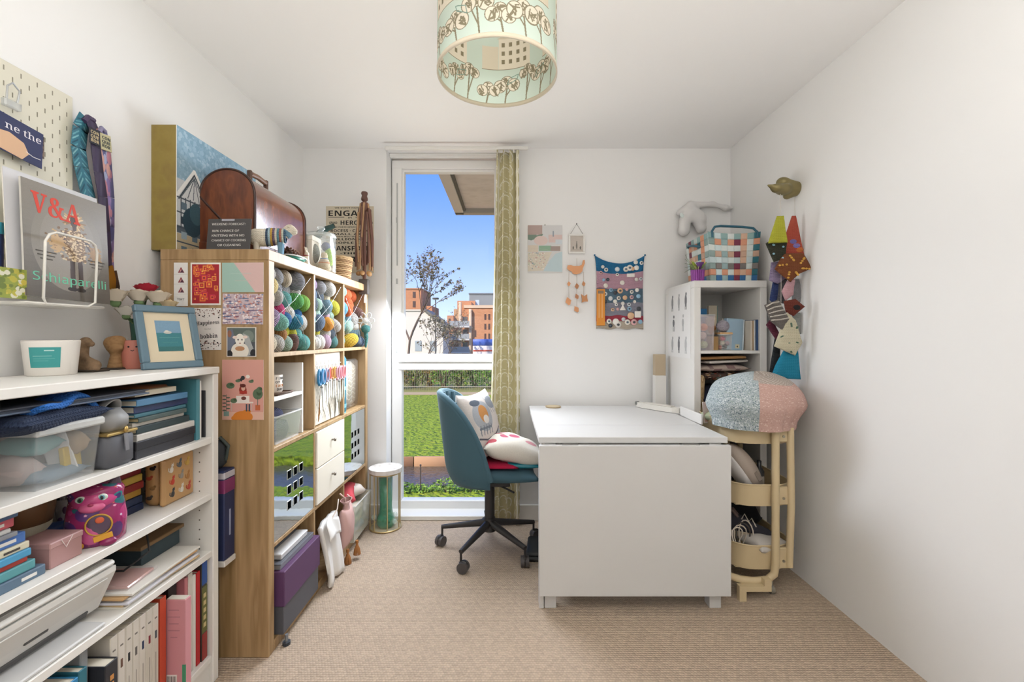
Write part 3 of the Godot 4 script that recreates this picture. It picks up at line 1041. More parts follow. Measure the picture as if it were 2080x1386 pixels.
	p.ell(0.39, 0.42, 0.022, 0.028, "#2d2826").ell(0.52, 0.42, 0.022, 0.028, "#2d2826").ell(0.455, 0.54, 0.035, 0.022, "#b58c80").ell(0.45, 0.72, 0.16, 0.08, "#c08d66").ell(0.1, 0.9, 0.1, 0.12, "#2b2a2c").ell(0.9, 0.88, 0.1, 0.14, "#23252a")
	p.rect(0, 0, 0.03, 1, "#dedad2").rect(0.97, 0, 0.03, 1, "#dedad2").rect(0, 0.97, 1, 0.03, "#dedad2")
	go.call("lamb_photo", p.grain(0.02), 461.0, 665.0, 521.0, 725.0, "square photo of a white lamb being held in arms", "photo")
	p = Pic.new(210, 306, "#d9a093")
	p.rect(0, 0.87, 1, 0.13, "#e3b8a4")
	p.ell(0.5, 0.95, 0.24, 0.1, "#d9822f").ell(0.36, 0.97, 0.14, 0.05, "#d9822f").ell(0.6, 0.86, 0.1, 0.03, "#d9822f")
	p.rect(0.2, 0.7, 0.55, 0.025, "#e9dcd3").rect(0.22, 0.72, 0.02, 0.14, "#c9b6ac").rect(0.7, 0.72, 0.02, 0.14, "#c9b6ac")
	p.rect(0.34, 0.6, 0.32, 0.12, "#ece2da").ell(0.5, 0.5, 0.09, 0.075, "#8f3226").ell(0.51, 0.47, 0.05, 0.045, "#e0b39c").rect(0.42, 0.52, 0.18, 0.05, "#b5392f").ell(0.5, 0.43, 0.07, 0.03, "#5f241d")
	p.rect(0.44, 0.4, 0.02, 0.02, "#5f241d").rect(0.57, 0.74, 0.04, 0.12, "#3f4656").rect(0.64, 0.74, 0.04, 0.12, "#3f4656").ell(0.52, 0.64, 0.06, 0.03, "#6e3a32")
	for q in [[0.86, 0.57, 0.12, 0.09], [0.9, 0.5, 0.07, 0.05], [0.2, 0.43, 0.1, 0.05], [0.28, 0.68, 0.08, 0.04], [0.38, 0.35, 0.06, 0.025], [0.7, 0.36, 0.06, 0.025]]:
		p.ell(q[0], q[1], q[2], q[3], "#5c7358").ell(q[0] + 0.03, q[1] - 0.02, q[2] * 0.5, q[3] * 0.5, "#43593f")
	for i in 9:
		p.ell(0.1 + 0.045 * (1 if i % 2 else -1), 0.6 + 0.03 * i, 0.05, 0.011, "#4f5f52")
	p.rect(0.095, 0.58, 0.01, 0.3, "#4f5f52").rect(0.8, 0.75, 0.12, 0.09, "#c76a42").rect(0.04, 0.86, 0.13, 0.08, "#7f9d96").rect(0.85, 0.62, 0.012, 0.14, "#4f5f52")
	p.ell(0.5, 0.3, 0.05, 0.035, "#2f2f33").ell(0.62, 0.28, 0.05, 0.03, "#ece2da").ell(0.46, 0.33, 0.03, 0.03, "#2f2f33")
	go.call("illustration_card", p, 452.0, 731.0, 536.0, 853.0, "pink illustrated card of a seated woman among house plants, lowest on the shelf end", "card")

func yarn_mat(c: String) -> StandardMaterial3D:
	var key := "yarn" + c
	if not mats.has(key):
		if not texs.has("strand"):
			var im := Image.create(128, 128, false, Image.FORMAT_RGB8)
			var nm := Image.create(128, 128, false, Image.FORMAT_RGB8)
			var g := RandomNumberGenerator.new()
			g.seed = 2
			var vary := []
			for i in 16:
				vary.append(g.randf_range(0.92, 1.08))
			for j in 128:
				for i in 128:
					var q := fposmod(j / 8.0 + i / 32.0 + 0.35 * sin(i * TAU / 64.0), 16.0)
					var h := sin(fposmod(q, 1.0) * PI)
					var v: float = vary[int(q)] * (0.86 + 0.14 * h)
					im.set_pixel(i, j, Color(v, v, v))
					nm.set_pixel(i, j, Color(h, h, h))
			nm.bump_map_to_normal_map(7.0)
			texs["strand"] = ImageTexture.create_from_image(im)
			texs["strandn"] = ImageTexture.create_from_image(nm)
		var m := StandardMaterial3D.new()
		m.albedo_color = Color(c)
		m.albedo_texture = texs["strand"]
		m.normal_enabled = true
		m.normal_texture = texs["strandn"]
		m.normal_scale = 1.0
		m.roughness = 0.95
		m.uv1_scale = Vector3(1, 1.5, 1)
		mats[key] = m
	return mats[key]

func yarn():
	var shapes := []
	for i in 3:
		var m := MB.new(true)
		var r: Vector3 = [Vector3(0.034, 0.033, 0.034), Vector3(0.030, 0.044, 0.030), Vector3(0.036, 0.030, 0.036)][i]
		var pr := []
		for j in 13:
			var t := PI * j / 12.0 - PI / 2
			var k := cos(t)
			if i == 1:
				k = pow(maxf(k, 0.0), 0.75)
			pr.append(Vector2(0.0 if j == 0 or j == 12 else k * r.x, sin(t) * r.y * (0.94 if i == 2 and (j == 0 or j == 12) else 1.0)))
		m.lathe(pr, 20)
		shapes.append(m.done())
	var names := {"#c9c4bd": "pale grey", "#e3d7bd": "cream", "#a5a5a8": "grey", "#d8c9b2": "oatmeal", "#8f9096": "slate grey", "#e6cf8e": "pale yellow", "#c23a6e": "magenta", "#a92b52": "crimson", "#5fae5a": "green", "#84b84a": "leaf green", "#e8e4dc": "white",
		"#3f8fb0": "turquoise", "#2f6fa8": "blue", "#8fd0c2": "mint", "#c9c23a": "lime yellow", "#6fb5b0": "teal", "#b27a42": "tan", "#ab93b5": "lilac", "#6c7f97": "dusty blue", "#57636f": "blue-grey", "#e59a3c": "orange yellow", "#df6a3a": "orange",
		"#70a9c9": "sky blue", "#7c5a52": "brown", "#c2a3b8": "pale mauve", "#a8c4b2": "sage", "#7d9aa6": "steel blue", "#e0b93f": "mustard", "#5a8f8d": "deep teal"}
	var plan := [   # rows from the top, each from the near side on
		[["#c9c4bd", "#a5a5a8", "#d8c9b2", "#8f9096", "#a5a5a8"], ["#e6cf8e", "#8f9096", "#a5a5a8", "#c9c4bd", "#c9c4bd"], ["#e3d7bd", "#c9c4bd", "#6fb5b0", "#5fae5a", "#84b84a"], ["#a92b52", "#c23a6e", "#e8e4dc", "#c23a6e", "#2f6fa8"], ["#ab93b5", "#8fd0c2", "#2f6fa8", "#3f8fb0", "#e8e4dc"], ["#c9c4bd", "#b27a42", "#c9c23a", "#c9c23a", "#6fb5b0"], ["#e3d7bd", "#c9c4bd", "#a8c4b2", "#7c5a52", "#6fb5b0"]],
		[["#ab93b5", "#a5a5a8", "#e8e4dc", "#d8c9b2"], ["#6c7f97", "#57636f", "#e3d7bd", "#a5a5a8"], ["#57636f", "#a8c4b2", "#7d9aa6", "#c9c23a"], ["#c9c4bd", "#a8c4b2", "#c2a3b8", "#a8c4b2"], ["#6fb5b0", "#6c7f97", "#e59a3c", "#c9c4bd"], ["#ab93b5", "#c9c23a", "#c9c4bd", "#57636f"], ["#e8e4dc", "#e8e4dc", "#c2a3b8", "#5a8f8d"]],
		[["#a8c4b2", "#df6a3a", "#df6a3a"], ["#c9c4bd", "#df6a3a", "#7c5a52"], ["#70a9c9", "#df6a3a", "#7c5a52"], ["#70a9c9", "#7d9aa6", "#c9c4bd"], ["#5a8f8d", "#a8c4b2", "#e8e4dc"], ["#c9c4bd", "#e3d7bd", "#7d9aa6"], ["#5a8f8d", "#e0b93f", "#6c7f97"]]]
	var nth := ["top", "second", "third", "fourth", "fifth", "sixth", "bottom"]
	var cub := ["near", "middle", "far"]
	var kth := ["nearest", "second", "third", "fourth", "farthest"]
	var proto: MeshInstance3D = null
	for c in 3:
		for r in 7:
			var row: Array = plan[c][r]
			for k in row.size():
				var col: String = row[k]
				var o: MeshInstance3D
				if proto == null:
					o = MeshInstance3D.new()
					o.name = "yarn_ball"
					proto = o
				else:
					o = proto.duplicate()
				o.mesh = shapes[rnd.randi() % 3]
				o.material_override = yarn_mat(col)
				var n := row.size()
				var w: float = 0.336 / 5.0
				var dd: float = COL[c] + 0.036 + k * (0.264 / (n - 1)) + (0.02 if r % 2 else -0.01) * (1 if k < n - 1 else -1) * 0.6 + rnd.randf_range(-0.006, 0.006)
				var y: float = ROW[3] + 0.034 + (6 - r) * 0.0437 + rnd.randf_range(-0.004, 0.004)
				var deep: float = -0.05 - 0.022 * (r % 2) - (0.04 if (r < 2 and k == n - 1) else 0.0) + rnd.randf_range(-0.012, 0.012)
				place(o, "%s yarn ball in the %s top cubby, %s row, %s from the near side" % [names[col], cub[c], nth[r], kth[k] if k < n - 1 else "last"], "yarn ball", in_cube(dd, y, deep), rot(rnd.randf_range(-180, 180), rnd.randf_range(-180, 180), rnd.randf_range(-180, 180)) * Basis.from_scale(Vector3.ONE * rnd.randf_range(1.08, 1.3)), "yarn balls packed into the top cubbies")
	# clear elastic cords that keep the yarn in
	for c in 3:
		var m := MB.new()
		var d0: float = COL[c] + 0.01
		var d1: float = COL[c] + 0.31
		m.tube([in_cube(d0, 1.22, -0.006), in_cube((d0 + d1) / 2, 1.3, -0.004), in_cube(d1, 1.41, -0.006)], 0.001, 5)
		m.tube([in_cube(d0 + 0.02, 1.36, -0.006), in_cube((d0 + d1) / 2 - 0.05, 1.28, -0.003), in_cube((d0 + d1) / 2 + 0.06, 1.2, -0.003), in_cube(d1 - 0.04, 1.12, -0.006)], 0.001, 5)
		one("cord", m, glass("#e6ecee", 0.35, 0.1), "clear pale cord crossed in front of the %s yarn cubby" % cub[c], "cord", Vector3.ZERO, 0.0, "cords across the yarn cubbies")

func peg_holes(w: float, h: float, step: float, m: MB, z: float):      # rows of short upright slots
	var r := 0
	var y := -h / 2 + step * 0.5
	while y < h / 2 - step * 0.3:
		var x := -w / 2 + step * (0.5 if r % 2 else 1.0)
		while x < w / 2 - step * 0.3:
			m.lo(Vector3(x - step * 0.08, y - step * 0.2, z - 0.004), Vector3(x + step * 0.08, y + step * 0.2, z + 0.0004), step * 0.05)
			x += step
		y += step * 0.5
		r += 1

func middle_row():
	# near cubby: inserted white shelf, mug on a saucer, clear box
	var o := thing("shelf_insert", "white shelf insert standing in the near cubby of the second row", "shelf insert", Vector3(KX - 0.02, ROW[2], -COL[0]))
	var wm := hexm("#eceae5", 0.5)
	part("board", MB.new().lo(Vector3(-0.33, 0.165, -0.262), Vector3(0, 0.18, -0.004), 0.002), wm, o)
	part("side", MB.new().lo(Vector3(-0.33, 0.0, -0.274), Vector3(0, 0.3, -0.262), 0.002), wm, o)
	part("back", MB.new().lo(Vector3(-0.34, 0.0, -0.274), Vector3(-0.33, 0.3, -0.002), 0.002), wm, o)
	var at := Vector3(-0.945, ROW[2] + 0.18, -1.775)
	var tr := thing("saucer_tray", "dark square wooden coaster tray under the lettered mug", "tray", at)
	part("base", MB.new().lo(Vector3(-0.055, 0, -0.06), Vector3(0.055, 0.006, 0.06), 0.003), hexm("#6d5646", 0.6), tr)
	part("rim", MB.new().tube([Vector3(-0.055, 0.007, -0.06), Vector3(0.055, 0.007, -0.06), Vector3(0.055, 0.007, 0.06), Vector3(-0.055, 0.007, 0.06)], 0.003, 6, true), hexm("#5d4636", 0.6), tr)
	var mg := thing("mug", "cream mug printed with find joy in each day, in the cubby below the yarn", "mug", at + Vector3(0, 0.0065, 0), 0.2)
	part("body", MB.new(true).lathe([Vector2(0, 0), Vector2(0.033, 0), Vector2(0.037, 0.006), Vector2(0.038, 0.07), Vector2(0.0365, 0.072), Vector2(0.035, 0.07), Vector2(0.034, 0.008), Vector2(0, 0.006)], 28), hexm("#f0e9df", 0.3), mg)
	part("handle", MB.new().tube([Vector3(0, 0.06, -0.036), Vector3(0, 0.062, -0.052), Vector3(0, 0.045, -0.062), Vector3(0, 0.025, -0.058), Vector3(0, 0.014, -0.037)], 0.005, 8), hexm("#f0e9df", 0.3), mg)
	var words: Array[String] = ["FIND", "JOY IN", "EACH", "DAY"]
	for i in 4:
		for k: int in words[i].length():
			var a := (k - words[i].length() / 2.0 + 0.5) * 0.28
			var b := Basis(Vector3.UP, PI / 2 - a) if false else Basis(Vector3.UP, PI * 0.36 - a * -1.0)
			if words[i][k] != " ":
				text(mg, words[i][k], b * Vector3(0, 0.058 - i * 0.0145, 0.0379), 0.0095, hexm(["#3d3a3a", "#4a4340", "#c2772f", "#3d3a3a"][i]), b, 0.0, "Droid Sans", 800, 0.0008)
	var fb := thing("figurine", "tiny dark figurine just behind the lettered mug", "figurine", at + Vector3(-0.07, 0.0, 0.035))
	part("body", MB.new(true).lathe([Vector2(0, 0), Vector2(0.012, 0), Vector2(0.008, 0.05), Vector2(0.01, 0.075), Vector2(0, 0.088)], 12), hexm("#c9bfb4", 0.5), fb)
	part("cap", MB.new().ell(Vector3(0, 0.088, 0), Vector3(0.009, 0.006, 0.009), 10, 6), hexm("#3b3532", 0.6), fb)
	var cb := clear_box("clear_box", "small clear plastic box with navy wool inside, under the shelf insert", Vector3(-0.945, ROW[2] + 0.001, -1.765), Vector3(0.15, 0.105, 0.2))
	place(simple("yarn_cake", MB.new(true).lathe([Vector2(0, 0), Vector2(0.05, 0.003), Vector2(0.056, 0.03), Vector2(0.05, 0.062), Vector2(0, 0.068)], 20, Vector3.ZERO, 1.0, 1.3), yarn_mat("#333c55")), "navy blue wound yarn inside the small clear box", "yarn", Vector3(-0.945, ROW[2] + 0.006, -1.775))
	place(simple("yarn_cake", MB.new().ell(Vector3.ZERO, Vector3(0.05, 0.03, 0.07)), yarn_mat("#55597a")), "slate wool lying on the navy yarn in the clear box", "yarn", Vector3(-0.95, ROW[2] + 0.1, -1.755))
	var fl := thing("glass_tray", "slim grey glass tray leaning on the near side of the cubby below the mug", "frame", Vector3(-0.9, ROW[2] + 0.001, -1.64))
	part("edge", MB.new().lo(Vector3(-0.09, 0, -0.008), Vector3(0.03, 0.135, 0.006), 0.004), hexm("#9fa8a6", 0.3), fl)
	part("pane", MB.new().lo(Vector3(-0.08, 0.01, -0.0095), Vector3(0.02, 0.125, -0.008), 0.0005), hexm("#d6dedd", 0.15), fl)
	# middle cubby: pegboard with scissors
	var pb := thing("pegboard", "small cream pegboard of scissors filling the middle cubby", "pegboard", in_cube((COL[1] * 2 + 0.336) / 2, ROW[2] + 0.168, -0.018))
	pb.basis = FACE_X
	part("board", MB.new().box(Vector3(0, 0, -0.004), Vector3(0.33, 0.33, 0.008), 0.006), hexm("#ebe4d6", 0.5), pb)
	var hm := MB.new()
	peg_holes(0.31, 0.31, 0.034, hm, 0.0)
	part("slots", hm, hexm("#a79f92", 0.9), pb).set_meta("kind", "stuff")
	var rl := thing("hook_rail", "white wire hook rail across the top of the scissor pegboard", "hook rail", Vector3.ZERO)
	rl.transform = Transform3D(FACE_X, pb.position)
	part("bar", MB.new().tube([Vector3(-0.15, 0.11, 0.008), Vector3(0.15, 0.11, 0.008)], 0.0022, 6), hexm("#d8d4cc", 0.3), rl)
	for i in 7:
		part("hook", MB.new().tube([Vector3(-0.13 + i * 0.043, 0.13, 0.004), Vector3(-0.13 + i * 0.043, 0.095, 0.008), Vector3(-0.13 + i * 0.043, 0.088, 0.016), Vector3(-0.13 + i * 0.043, 0.094, 0.021)], 0.0018, 6), hexm("#c9c5bd", 0.3), rl)
	part("bar", MB.new().tube([Vector3(-0.05, -0.05, 0.012), Vector3(0.12, -0.05, 0.012)], 0.0022, 6), hexm("#c9c5bd", 0.3), rl)
	var sc := [[-0.125, "#2f83b8", 1.25, "bright blue handled scissors, nearest on the scissor pegboard"], [-0.075, "#9a97b2", 1.15, "grey lilac handled scissors beside the blue pair"], [-0.02, "#d8695f", 0.95, "coral red scissors third along the pegboard"], [0.03, "#c39238", 1.0, "mustard handled scissors in the middle of the pegboard"], [0.085, "#c893a4", 1.15, "dusty pink scissors next to the far end of the pegboard"], [0.135, "#d9858e", 1.1, "rose pink scissors sticking out at the far edge of the pegboard"]]
	for q in sc:
		var s := thing("scissors", q[3], "scissors", pb.position + FACE_X * Vector3(q[0], 0.095, 0.02 + 0.004 * absf(q[0] * 10)), 0.0, "scissors hanging on the pegboard")
		s.basis = FACE_X * Basis.from_scale(Vector3.ONE * q[2] * 1.15)
		var steel := hexm("#b9bcbd", 0.25, 0.9)
		for e in [-1.0, 1.0]:
			part("blade", MB.new().at(Transform3D(rot(0, 0, 5 * e), Vector3(0.004 * e, -0.06, 0.001 * e))).ext(PackedVector2Array([Vector2(-0.006, 0.01), Vector2(0.006, 0.01), Vector2(0.004, -0.06), Vector2(0.001 * e, -0.078), Vector2(-0.005, -0.06)]), 0.0022), steel, s)
			var ring := []
			for i in 14:
				var a := TAU * i / 14
				ring.append(Vector3(e * 0.014 + 0.011 * cos(a), -0.026 + 0.024 * sin(a), 0.0))
			part("handle", MB.new().tube(ring, 0.0042, 8, true), hexm(q[1], 0.4), s)
		part("screw", MB.new().ell(Vector3(0, -0.058, 0.004), Vector3(0.003, 0.003, 0.002), 8, 5), steel, s)
	var tw := [[-0.12, -0.045, -12.0, "#b98a5a", "copper coloured tweezers on the lower hook of the pegboard"], [-0.03, -0.06, 18.0, "#b9b4a6", "steel seam ripper hanging low on the pegboard"], [0.06, -0.055, -6.0, "#8d8a84", "grey awl under the mustard scissors"], [0.1, -0.055, 4.0, "#a7a18f", "olive tool hanging at the far side of the pegboard"]]
	for q in tw:
		var t := thing("craft_tool", q[4], "tool", pb.position + FACE_X * Vector3(q[0], q[1], 0.016))
		t.basis = FACE_X * rot(0, 0, q[2])
		part("shaft", MB.new().tube([Vector3(0, 0, 0), Vector3(0, -0.05, 0.002), Vector3(0, -0.1, 0)], [0.003, 0.005, 0.0015], 8), hexm(q[3], 0.3, 0.6), t)
		part("ring", MB.new().tube([Vector3(-0.005, 0, 0), Vector3(0, 0.007, 0), Vector3(0.005, 0, 0), Vector3(0, -0.004, 0)], 0.0015, 6, true), hexm(q[3], 0.3, 0.6), t)
	# far cubby: teal roll, packed fabric
	var ro := thing("fabric_roll", "teal fabric roll standing in the far cubby of the second row", "roll", in_cube(2.385, ROW[2] + 0.0, -0.05))
	part("roll", MB.new(true).lathe([Vector2(0, 0), Vector2(0.03, 0), Vector2(0.036, 0.01), Vector2(0.036, 0.29), Vector2(0.028, 0.305), Vector2(0, 0.305)], 20), cloth("#3f7f93"), ro)
	part("band", MB.new().cyl(Vector3(0, 0.125, 0), 0.0375, 0.018, 20), hexm("#8fd0dc", 0.5), ro)
	part("foot", MB.new().cyl(Vector3(0, 0.0, 0), 0.0345, 0.05, 20, 0.037), hexm("#6fb3c4", 0.5), ro)
	var vp := thing("packed_fabric", "clear wrapped bundle of beige rippled fabric in the far cubby", "fabric", in_cube(2.555, ROW[2] + 0.001, -0.04))
	var rp := Pic.new(96, 128, "#a59c8a")
	for i in 26:
		var pts := []
		for k in 12:
			pts.append(Vector2(k / 11.0, i / 25.0 + 0.04 * sin(k * 0.9 + i * 0.25)))
		rp.line(pts, 0.022, ["#7f7666", "#c8c0ae", "#8f8674"][i % 3])
	part("wad", MB.new().box(Vector3(-0.05, 0.135, 0), Vector3(0.09, 0.26, 0.2), 0.03), pm(rp, 0.8), vp)
	part("wrapper", MB.new().box(Vector3(-0.05, 0.14, 0), Vector3(0.1, 0.28, 0.212), 0.012), glass("#f2f2ee", 0.12, 0.1), vp)

func simple(called: String, b: MB, m: Material) -> MeshInstance3D:
	var o := MeshInstance3D.new()
	o.mesh = b.done()
	o.material_override = m
	o.name = called
	return o

func clear_box(called: String, label: String, at: Vector3, z: Vector3, turn := 0.0, tint := "#eef1f0", alpha := 0.14) -> Node3D:
	var o := thing(called, label, "box", at, turn)
	var g := glass(tint, alpha, 0.12)
	var t := 0.0025
	var ta := 0.9
	var h := z * 0.5
	part("base", MB.new().box(Vector3(0, t / 2, 0), Vector3(z.x * ta, t, z.z * ta)), g, o)
	for s in [[1, 0], [-1, 0], [0, 1], [0, -1]]:
		var m := MB.new()
		var n := Vector3(s[0], 0, s[1])
		var a := Vector3(s[1], 0, -s[0])
		var b0 := n * (h.x if s[0] else h.z) * ta
		var b1 := n * (h.x if s[0] else h.z)
		var e0 := a * (h.z if s[0] else h.x) * ta
		var e1 := a * (h.z if s[0] else h.x)
		var up := Vector3(0, z.y, 0)
		m.quad(b0 - e0, b0 + e0, b1 + e1 + up, b1 - e1 + up)
		m.quad(b0 + e0 - n * t, b0 - e0 - n * t, b1 - e1 + up - n * t, b1 + e1 + up - n * t)
		part("side", m, g, o)
	part("rim", MB.new().tube([Vector3(-h.x, z.y, -h.z), Vector3(h.x, z.y, -h.z), Vector3(h.x, z.y, h.z), Vector3(-h.x, z.y, h.z)], 0.004, 6, true), glass("#f4f5f4", 0.45, 0.3), o)
	return o

func holed_plate(m: MB, w: float, h: float, t: float, holes: Array):     # a plate in xy with square holes [x, y, w, h]
	var xs := [-w / 2, w / 2]
	var ys := [-h / 2, h / 2]
	for q in holes:
		for e in [q[0] - q[2] / 2, q[0] + q[2] / 2]:
			if not xs.has(e):
				xs.append(e)
		for e in [q[1] - q[3] / 2, q[1] + q[3] / 2]:
			if not ys.has(e):
				ys.append(e)
	xs.sort()
	ys.sort()
	for i in xs.size() - 1:
		for j in ys.size() - 1:
			var c := Vector2((xs[i] + xs[i + 1]) / 2, (ys[j] + ys[j + 1]) / 2)
			var open := false
			for q in holes:
				if absf(c.x - q[0]) < q[2] / 2 and absf(c.y - q[1]) < q[3] / 2:
					open = true
			if not open and xs[i + 1] - xs[i] > 1e-5 and ys[j + 1] - ys[j] > 1e-5:
				m.lo(Vector3(xs[i], ys[j], -t), Vector3(xs[i + 1], ys[j + 1], 0))

func boxes_row():
	var mir := hexm("#c9d2d6", 0.03, 1.0).duplicate() as StandardMaterial3D
	mir.normal_enabled = true
	mir.normal_texture = noise_tex("warp", 0.006, [], 0.6)
	mir.normal_scale = 0.25
	mir.uv1_triplanar = true
	mir.uv1_scale = Vector3.ONE * 2.0
	for c in [0, 2]:
		var o := thing("mirror_box", ["mirror fronted storage box with nine square holes, in the near cubby", "mirror fronted storage box with nine square holes, in the far cubby"][c / 2], "storage box", in_cube(COL[c] + 0.168, ROW[1] + 0.168, -0.004))
		o.basis = FACE_X
		var holes := []
		for i in 3:
			for j in 3:
				holes.append([(i - 1) * 0.05, (j - 1) * 0.06 - 0.01, 0.029, 0.031])
		var m := MB.new()
		holed_plate(m, 0.331, 0.331, 0.008, holes)
		part("front", m, mir, o)
		m = MB.new()
		m.lo(Vector3(-0.163, -0.166, -0.36), Vector3(0.163, -0.16, -0.009)).lo(Vector3(-0.163, -0.166, -0.36), Vector3(-0.157, 0.16, -0.009)).lo(Vector3(0.157, -0.166, -0.36), Vector3(0.163, 0.16, -0.009)).lo(Vector3(-0.163, -0.166, -0.365), Vector3(0.163, 0.16, -0.36))
		part("body", m, hexm("#5b5f60", 0.5), o)
		m = MB.new()
		for q in holes:
			for e in [[-1, 0], [1, 0], [0, -1], [0, 1]]:
				m.box(Vector3(q[0] + e[0] * q[2] * 0.53, q[1] + e[1] * q[3] * 0.53, 0.0003), Vector3(q[2] * (0.07 if e[0] else 1.12), q[3] * (0.07 if e[1] else 1.12), 0.0022))
		part("hole_rims", m, hexm("#e3e6e6", 0.2, 0.8), o)
	var dr := thing("drawer_insert", "cream white two drawer insert in the middle cubby of the third row", "drawers", in_cube(COL[1] + 0.168, ROW[1] + 0.168, 0.0))
	dr.basis = FACE_X
	part("carcass", MB.new().lo(Vector3(-0.166, -0.166, -0.36), Vector3(0.166, 0.166, -0.012), 0.002), hexm("#e6dfd2", 0.5), dr)
	for y in [-0.083, 0.083]:
		var d := part("drawer", MB.new().box(Vector3(0, y, -0.004), Vector3(0.329, 0.162, 0.016), 0.002), hexm("#efe8da", 0.4), dr)
		part("knob", MB.new(true).at(Transform3D(rot(90), Vector3(0, y + 0.012, 0.004))).lathe([Vector2(0.004, 0), Vector2(0.004, 0.01), Vector2(0.0085, 0.013), Vector2(0.008, 0.019), Vector2(0, 0.02)], 14), hexm("#8c857c", 0.3, 0.8), d)

func bottom_row():
	var b := thing("shoe_box", "dark grey box with a plum purple lid on the bottom shelf of the cube unit", "box", Vector3(-0.832, ROW[0] + 0.0, -1.649))
	part("body", MB.new().lo(Vector3(-0.345, 0.001, -0.308), Vector3(-0.006, 0.14, -0.004), 0.002), hexm("#55565c", 0.6), b)
	part("lid", MB.new().lo(Vector3(-0.35, 0.106, -0.312), Vector3(0, 0.238, 0), 0.003), hexm("#5b3a60", 0.6), b)
	var st := [["slim silver grey box lying on the purple lid", 0.27, Vector3(0.2, 0.022, 0.28), "#8d9096", 0.239], ["upper of two silver edged boxes on the purple lid", 0.27, Vector3(0.14, 0.022, 0.24), "#a9abb0", 0.262], ["white edged flat box beside the silver boxes on the purple lid", 0.12, Vector3(0.045, 0.022, 0.22), "#d5d5d6", 0.262]]
	var y := 0.239
	for i in 3:
		var q: Array = st[i]
		var s := thing("flat_box", q[0], "box", Vector3(-0.832 - [0.12, 0.155, 0.055][i], ROW[0] + q[4], -1.80), 0.0, "flat boxes stacked on the purple lid")
		part("tray", MB.new().box(Vector3(0, 0.009, 0), Vector3(q[2].x, 0.018, q[2].z), 0.002), hexm(q[3], 0.3, 0.3), s)
		part("cover", MB.new().box(Vector3(0, 0.0185, 0), Vector3(q[2].x + 0.002, 0.006, q[2].z + 0.002), 0.002), hexm(["#5e6067", "#6c6e74", "#e3e3e3"][i], 0.5), s)
	var cs := thing("caster_toe", "small dark felt glide poking out under the purple box", "glide", Vector3(-0.83, 0.0, -1.66))
	part("pad", MB.new().cyl(Vector3(0, 0, 0), 0.014, 0.012, 12), hexm("#3c4046", 0.8), cs)
	part("stem", MB.new().cyl(Vector3(-0.0, 0.012, 0), 0.006, 0.026, 8), hexm("#8f959b", 0.4, 0.6), cs)
	# white satin bag slumping out of the middle cubby
	var sb := thing("satin_bag", "white satin bag drooping out of the bottom middle cubby", "bag", Vector3(KX + 0.012, 0.0, -2.06))
	part("bag", MB.new().sheet(func(u: float, v: float):
		var z := lerpf(0.06, -0.13, u)
		var fold := 0.011 * sin(u * 9 + v * 2.5) + 0.004 * sin(u * 21 + v * 5)
		return Vector3(0.035 + fold * (0.4 + 0.6 * (1 - v)) - 0.03 * v * v, 0.012 + v * 0.30 - 0.04 * absf(u - 0.6) * v, z + 0.02 * (1 - v) * (u - 0.5)), 26, 12, 0.02), satin("#eceae6"), sb)
	part("flap", MB.new().sheet(func(u: float, v: float):
		return Vector3(0.048 + 0.008 * sin(u * 6 + v * 2) - 0.024 * v, 0.235 + v * 0.075 - 0.02 * absf(u - 0.5) + 0.01 * sin(u * 5), lerpf(0.066, -0.07, u)), 14, 6, 0.004), satin("#f2f0ec"), sb)
	part("cord", MB.new().tube([Vector3(0.02, 0.3, -0.02), Vector3(0.03, 0.33, -0.06), Vector3(0.02, 0.36, -0.1), Vector3(0.0, 0.34, -0.15)], 0.003, 6), hexm("#d9c9bb", 0.9), sb)
	var pk := thing("drawstring_pouch", "dusty pink drawstring pouch with tan tassels hanging from the bottom shelf", "pouch", Vector3(KX + 0.02, 0.07, -2.27))
	part("pouch", MB.new().at(Transform3D(rot(90, 90), Vector3(0.01, 0.115, 0))).pillow(Vector3.ZERO, Vector3(0.13, 0.07, 0.21), 0.1, 12, 0.006, 1.0), cloth("#cda7a0"), pk)
	part("neck", MB.new(true).lathe([Vector2(0.03, 0.2), Vector2(0.02, 0.225), Vector2(0.045, 0.25), Vector2(0.04, 0.25)], 16, Vector3(0.01, 0, 0), 0.6, 1.0), cloth("#cda7a0"), pk)
	part("drawstring", MB.new().tube([Vector3(0.01, 0.225, 0.02), Vector3(0.02, 0.27, 0.04), Vector3(0.0, 0.3, 0.06)], 0.004, 6).tube([Vector3(0.01, 0.225, -0.02), Vector3(0.015, 0.24, -0.05), Vector3(-0.01, 0.25, -0.07)], 0.004, 6), hexm("#d7b4ab", 0.8), pk)
	for i in 2:
		var t := MB.new()
		var c := Vector3(0.025 + 0.03 * i, -0.01 + 0.022 * i, 0.02 - 0.05 * i)
		t.cyl(c, 0.008, 0.014, 10)
		for k in 14:
			var a := TAU * k / 14
			t.tube([c, c + Vector3(cos(a) * 0.012, -0.03, sin(a) * 0.012), c + Vector3(cos(a) * 0.016, -0.058, sin(a) * 0.016)], 0.003, 5)
		part("tassel", t, hexm("#a8713f", 0.95), pk)
	# clear bin of folded cloth in the far cubby
	clear_box("clear_bin", "clear plastic bin of folded cloth in the bottom far cubby", Vector3(KX - 0.09, ROW[0] + 0.002, -2.51), Vector3(0.26, 0.2, 0.27), 0.0, "#eeeedf", 0.3)
	var fo := [["folded blue cotton at the bottom of the clear bin", "#9fb6c9", 0.05, 0.045], ["folded pale green cotton in the middle of the clear bin", "#c8cda8", 0.1, 0.05], ["folded cream cloth near the top of the clear bin", "#ddd5c2", 0.15, 0.04]]
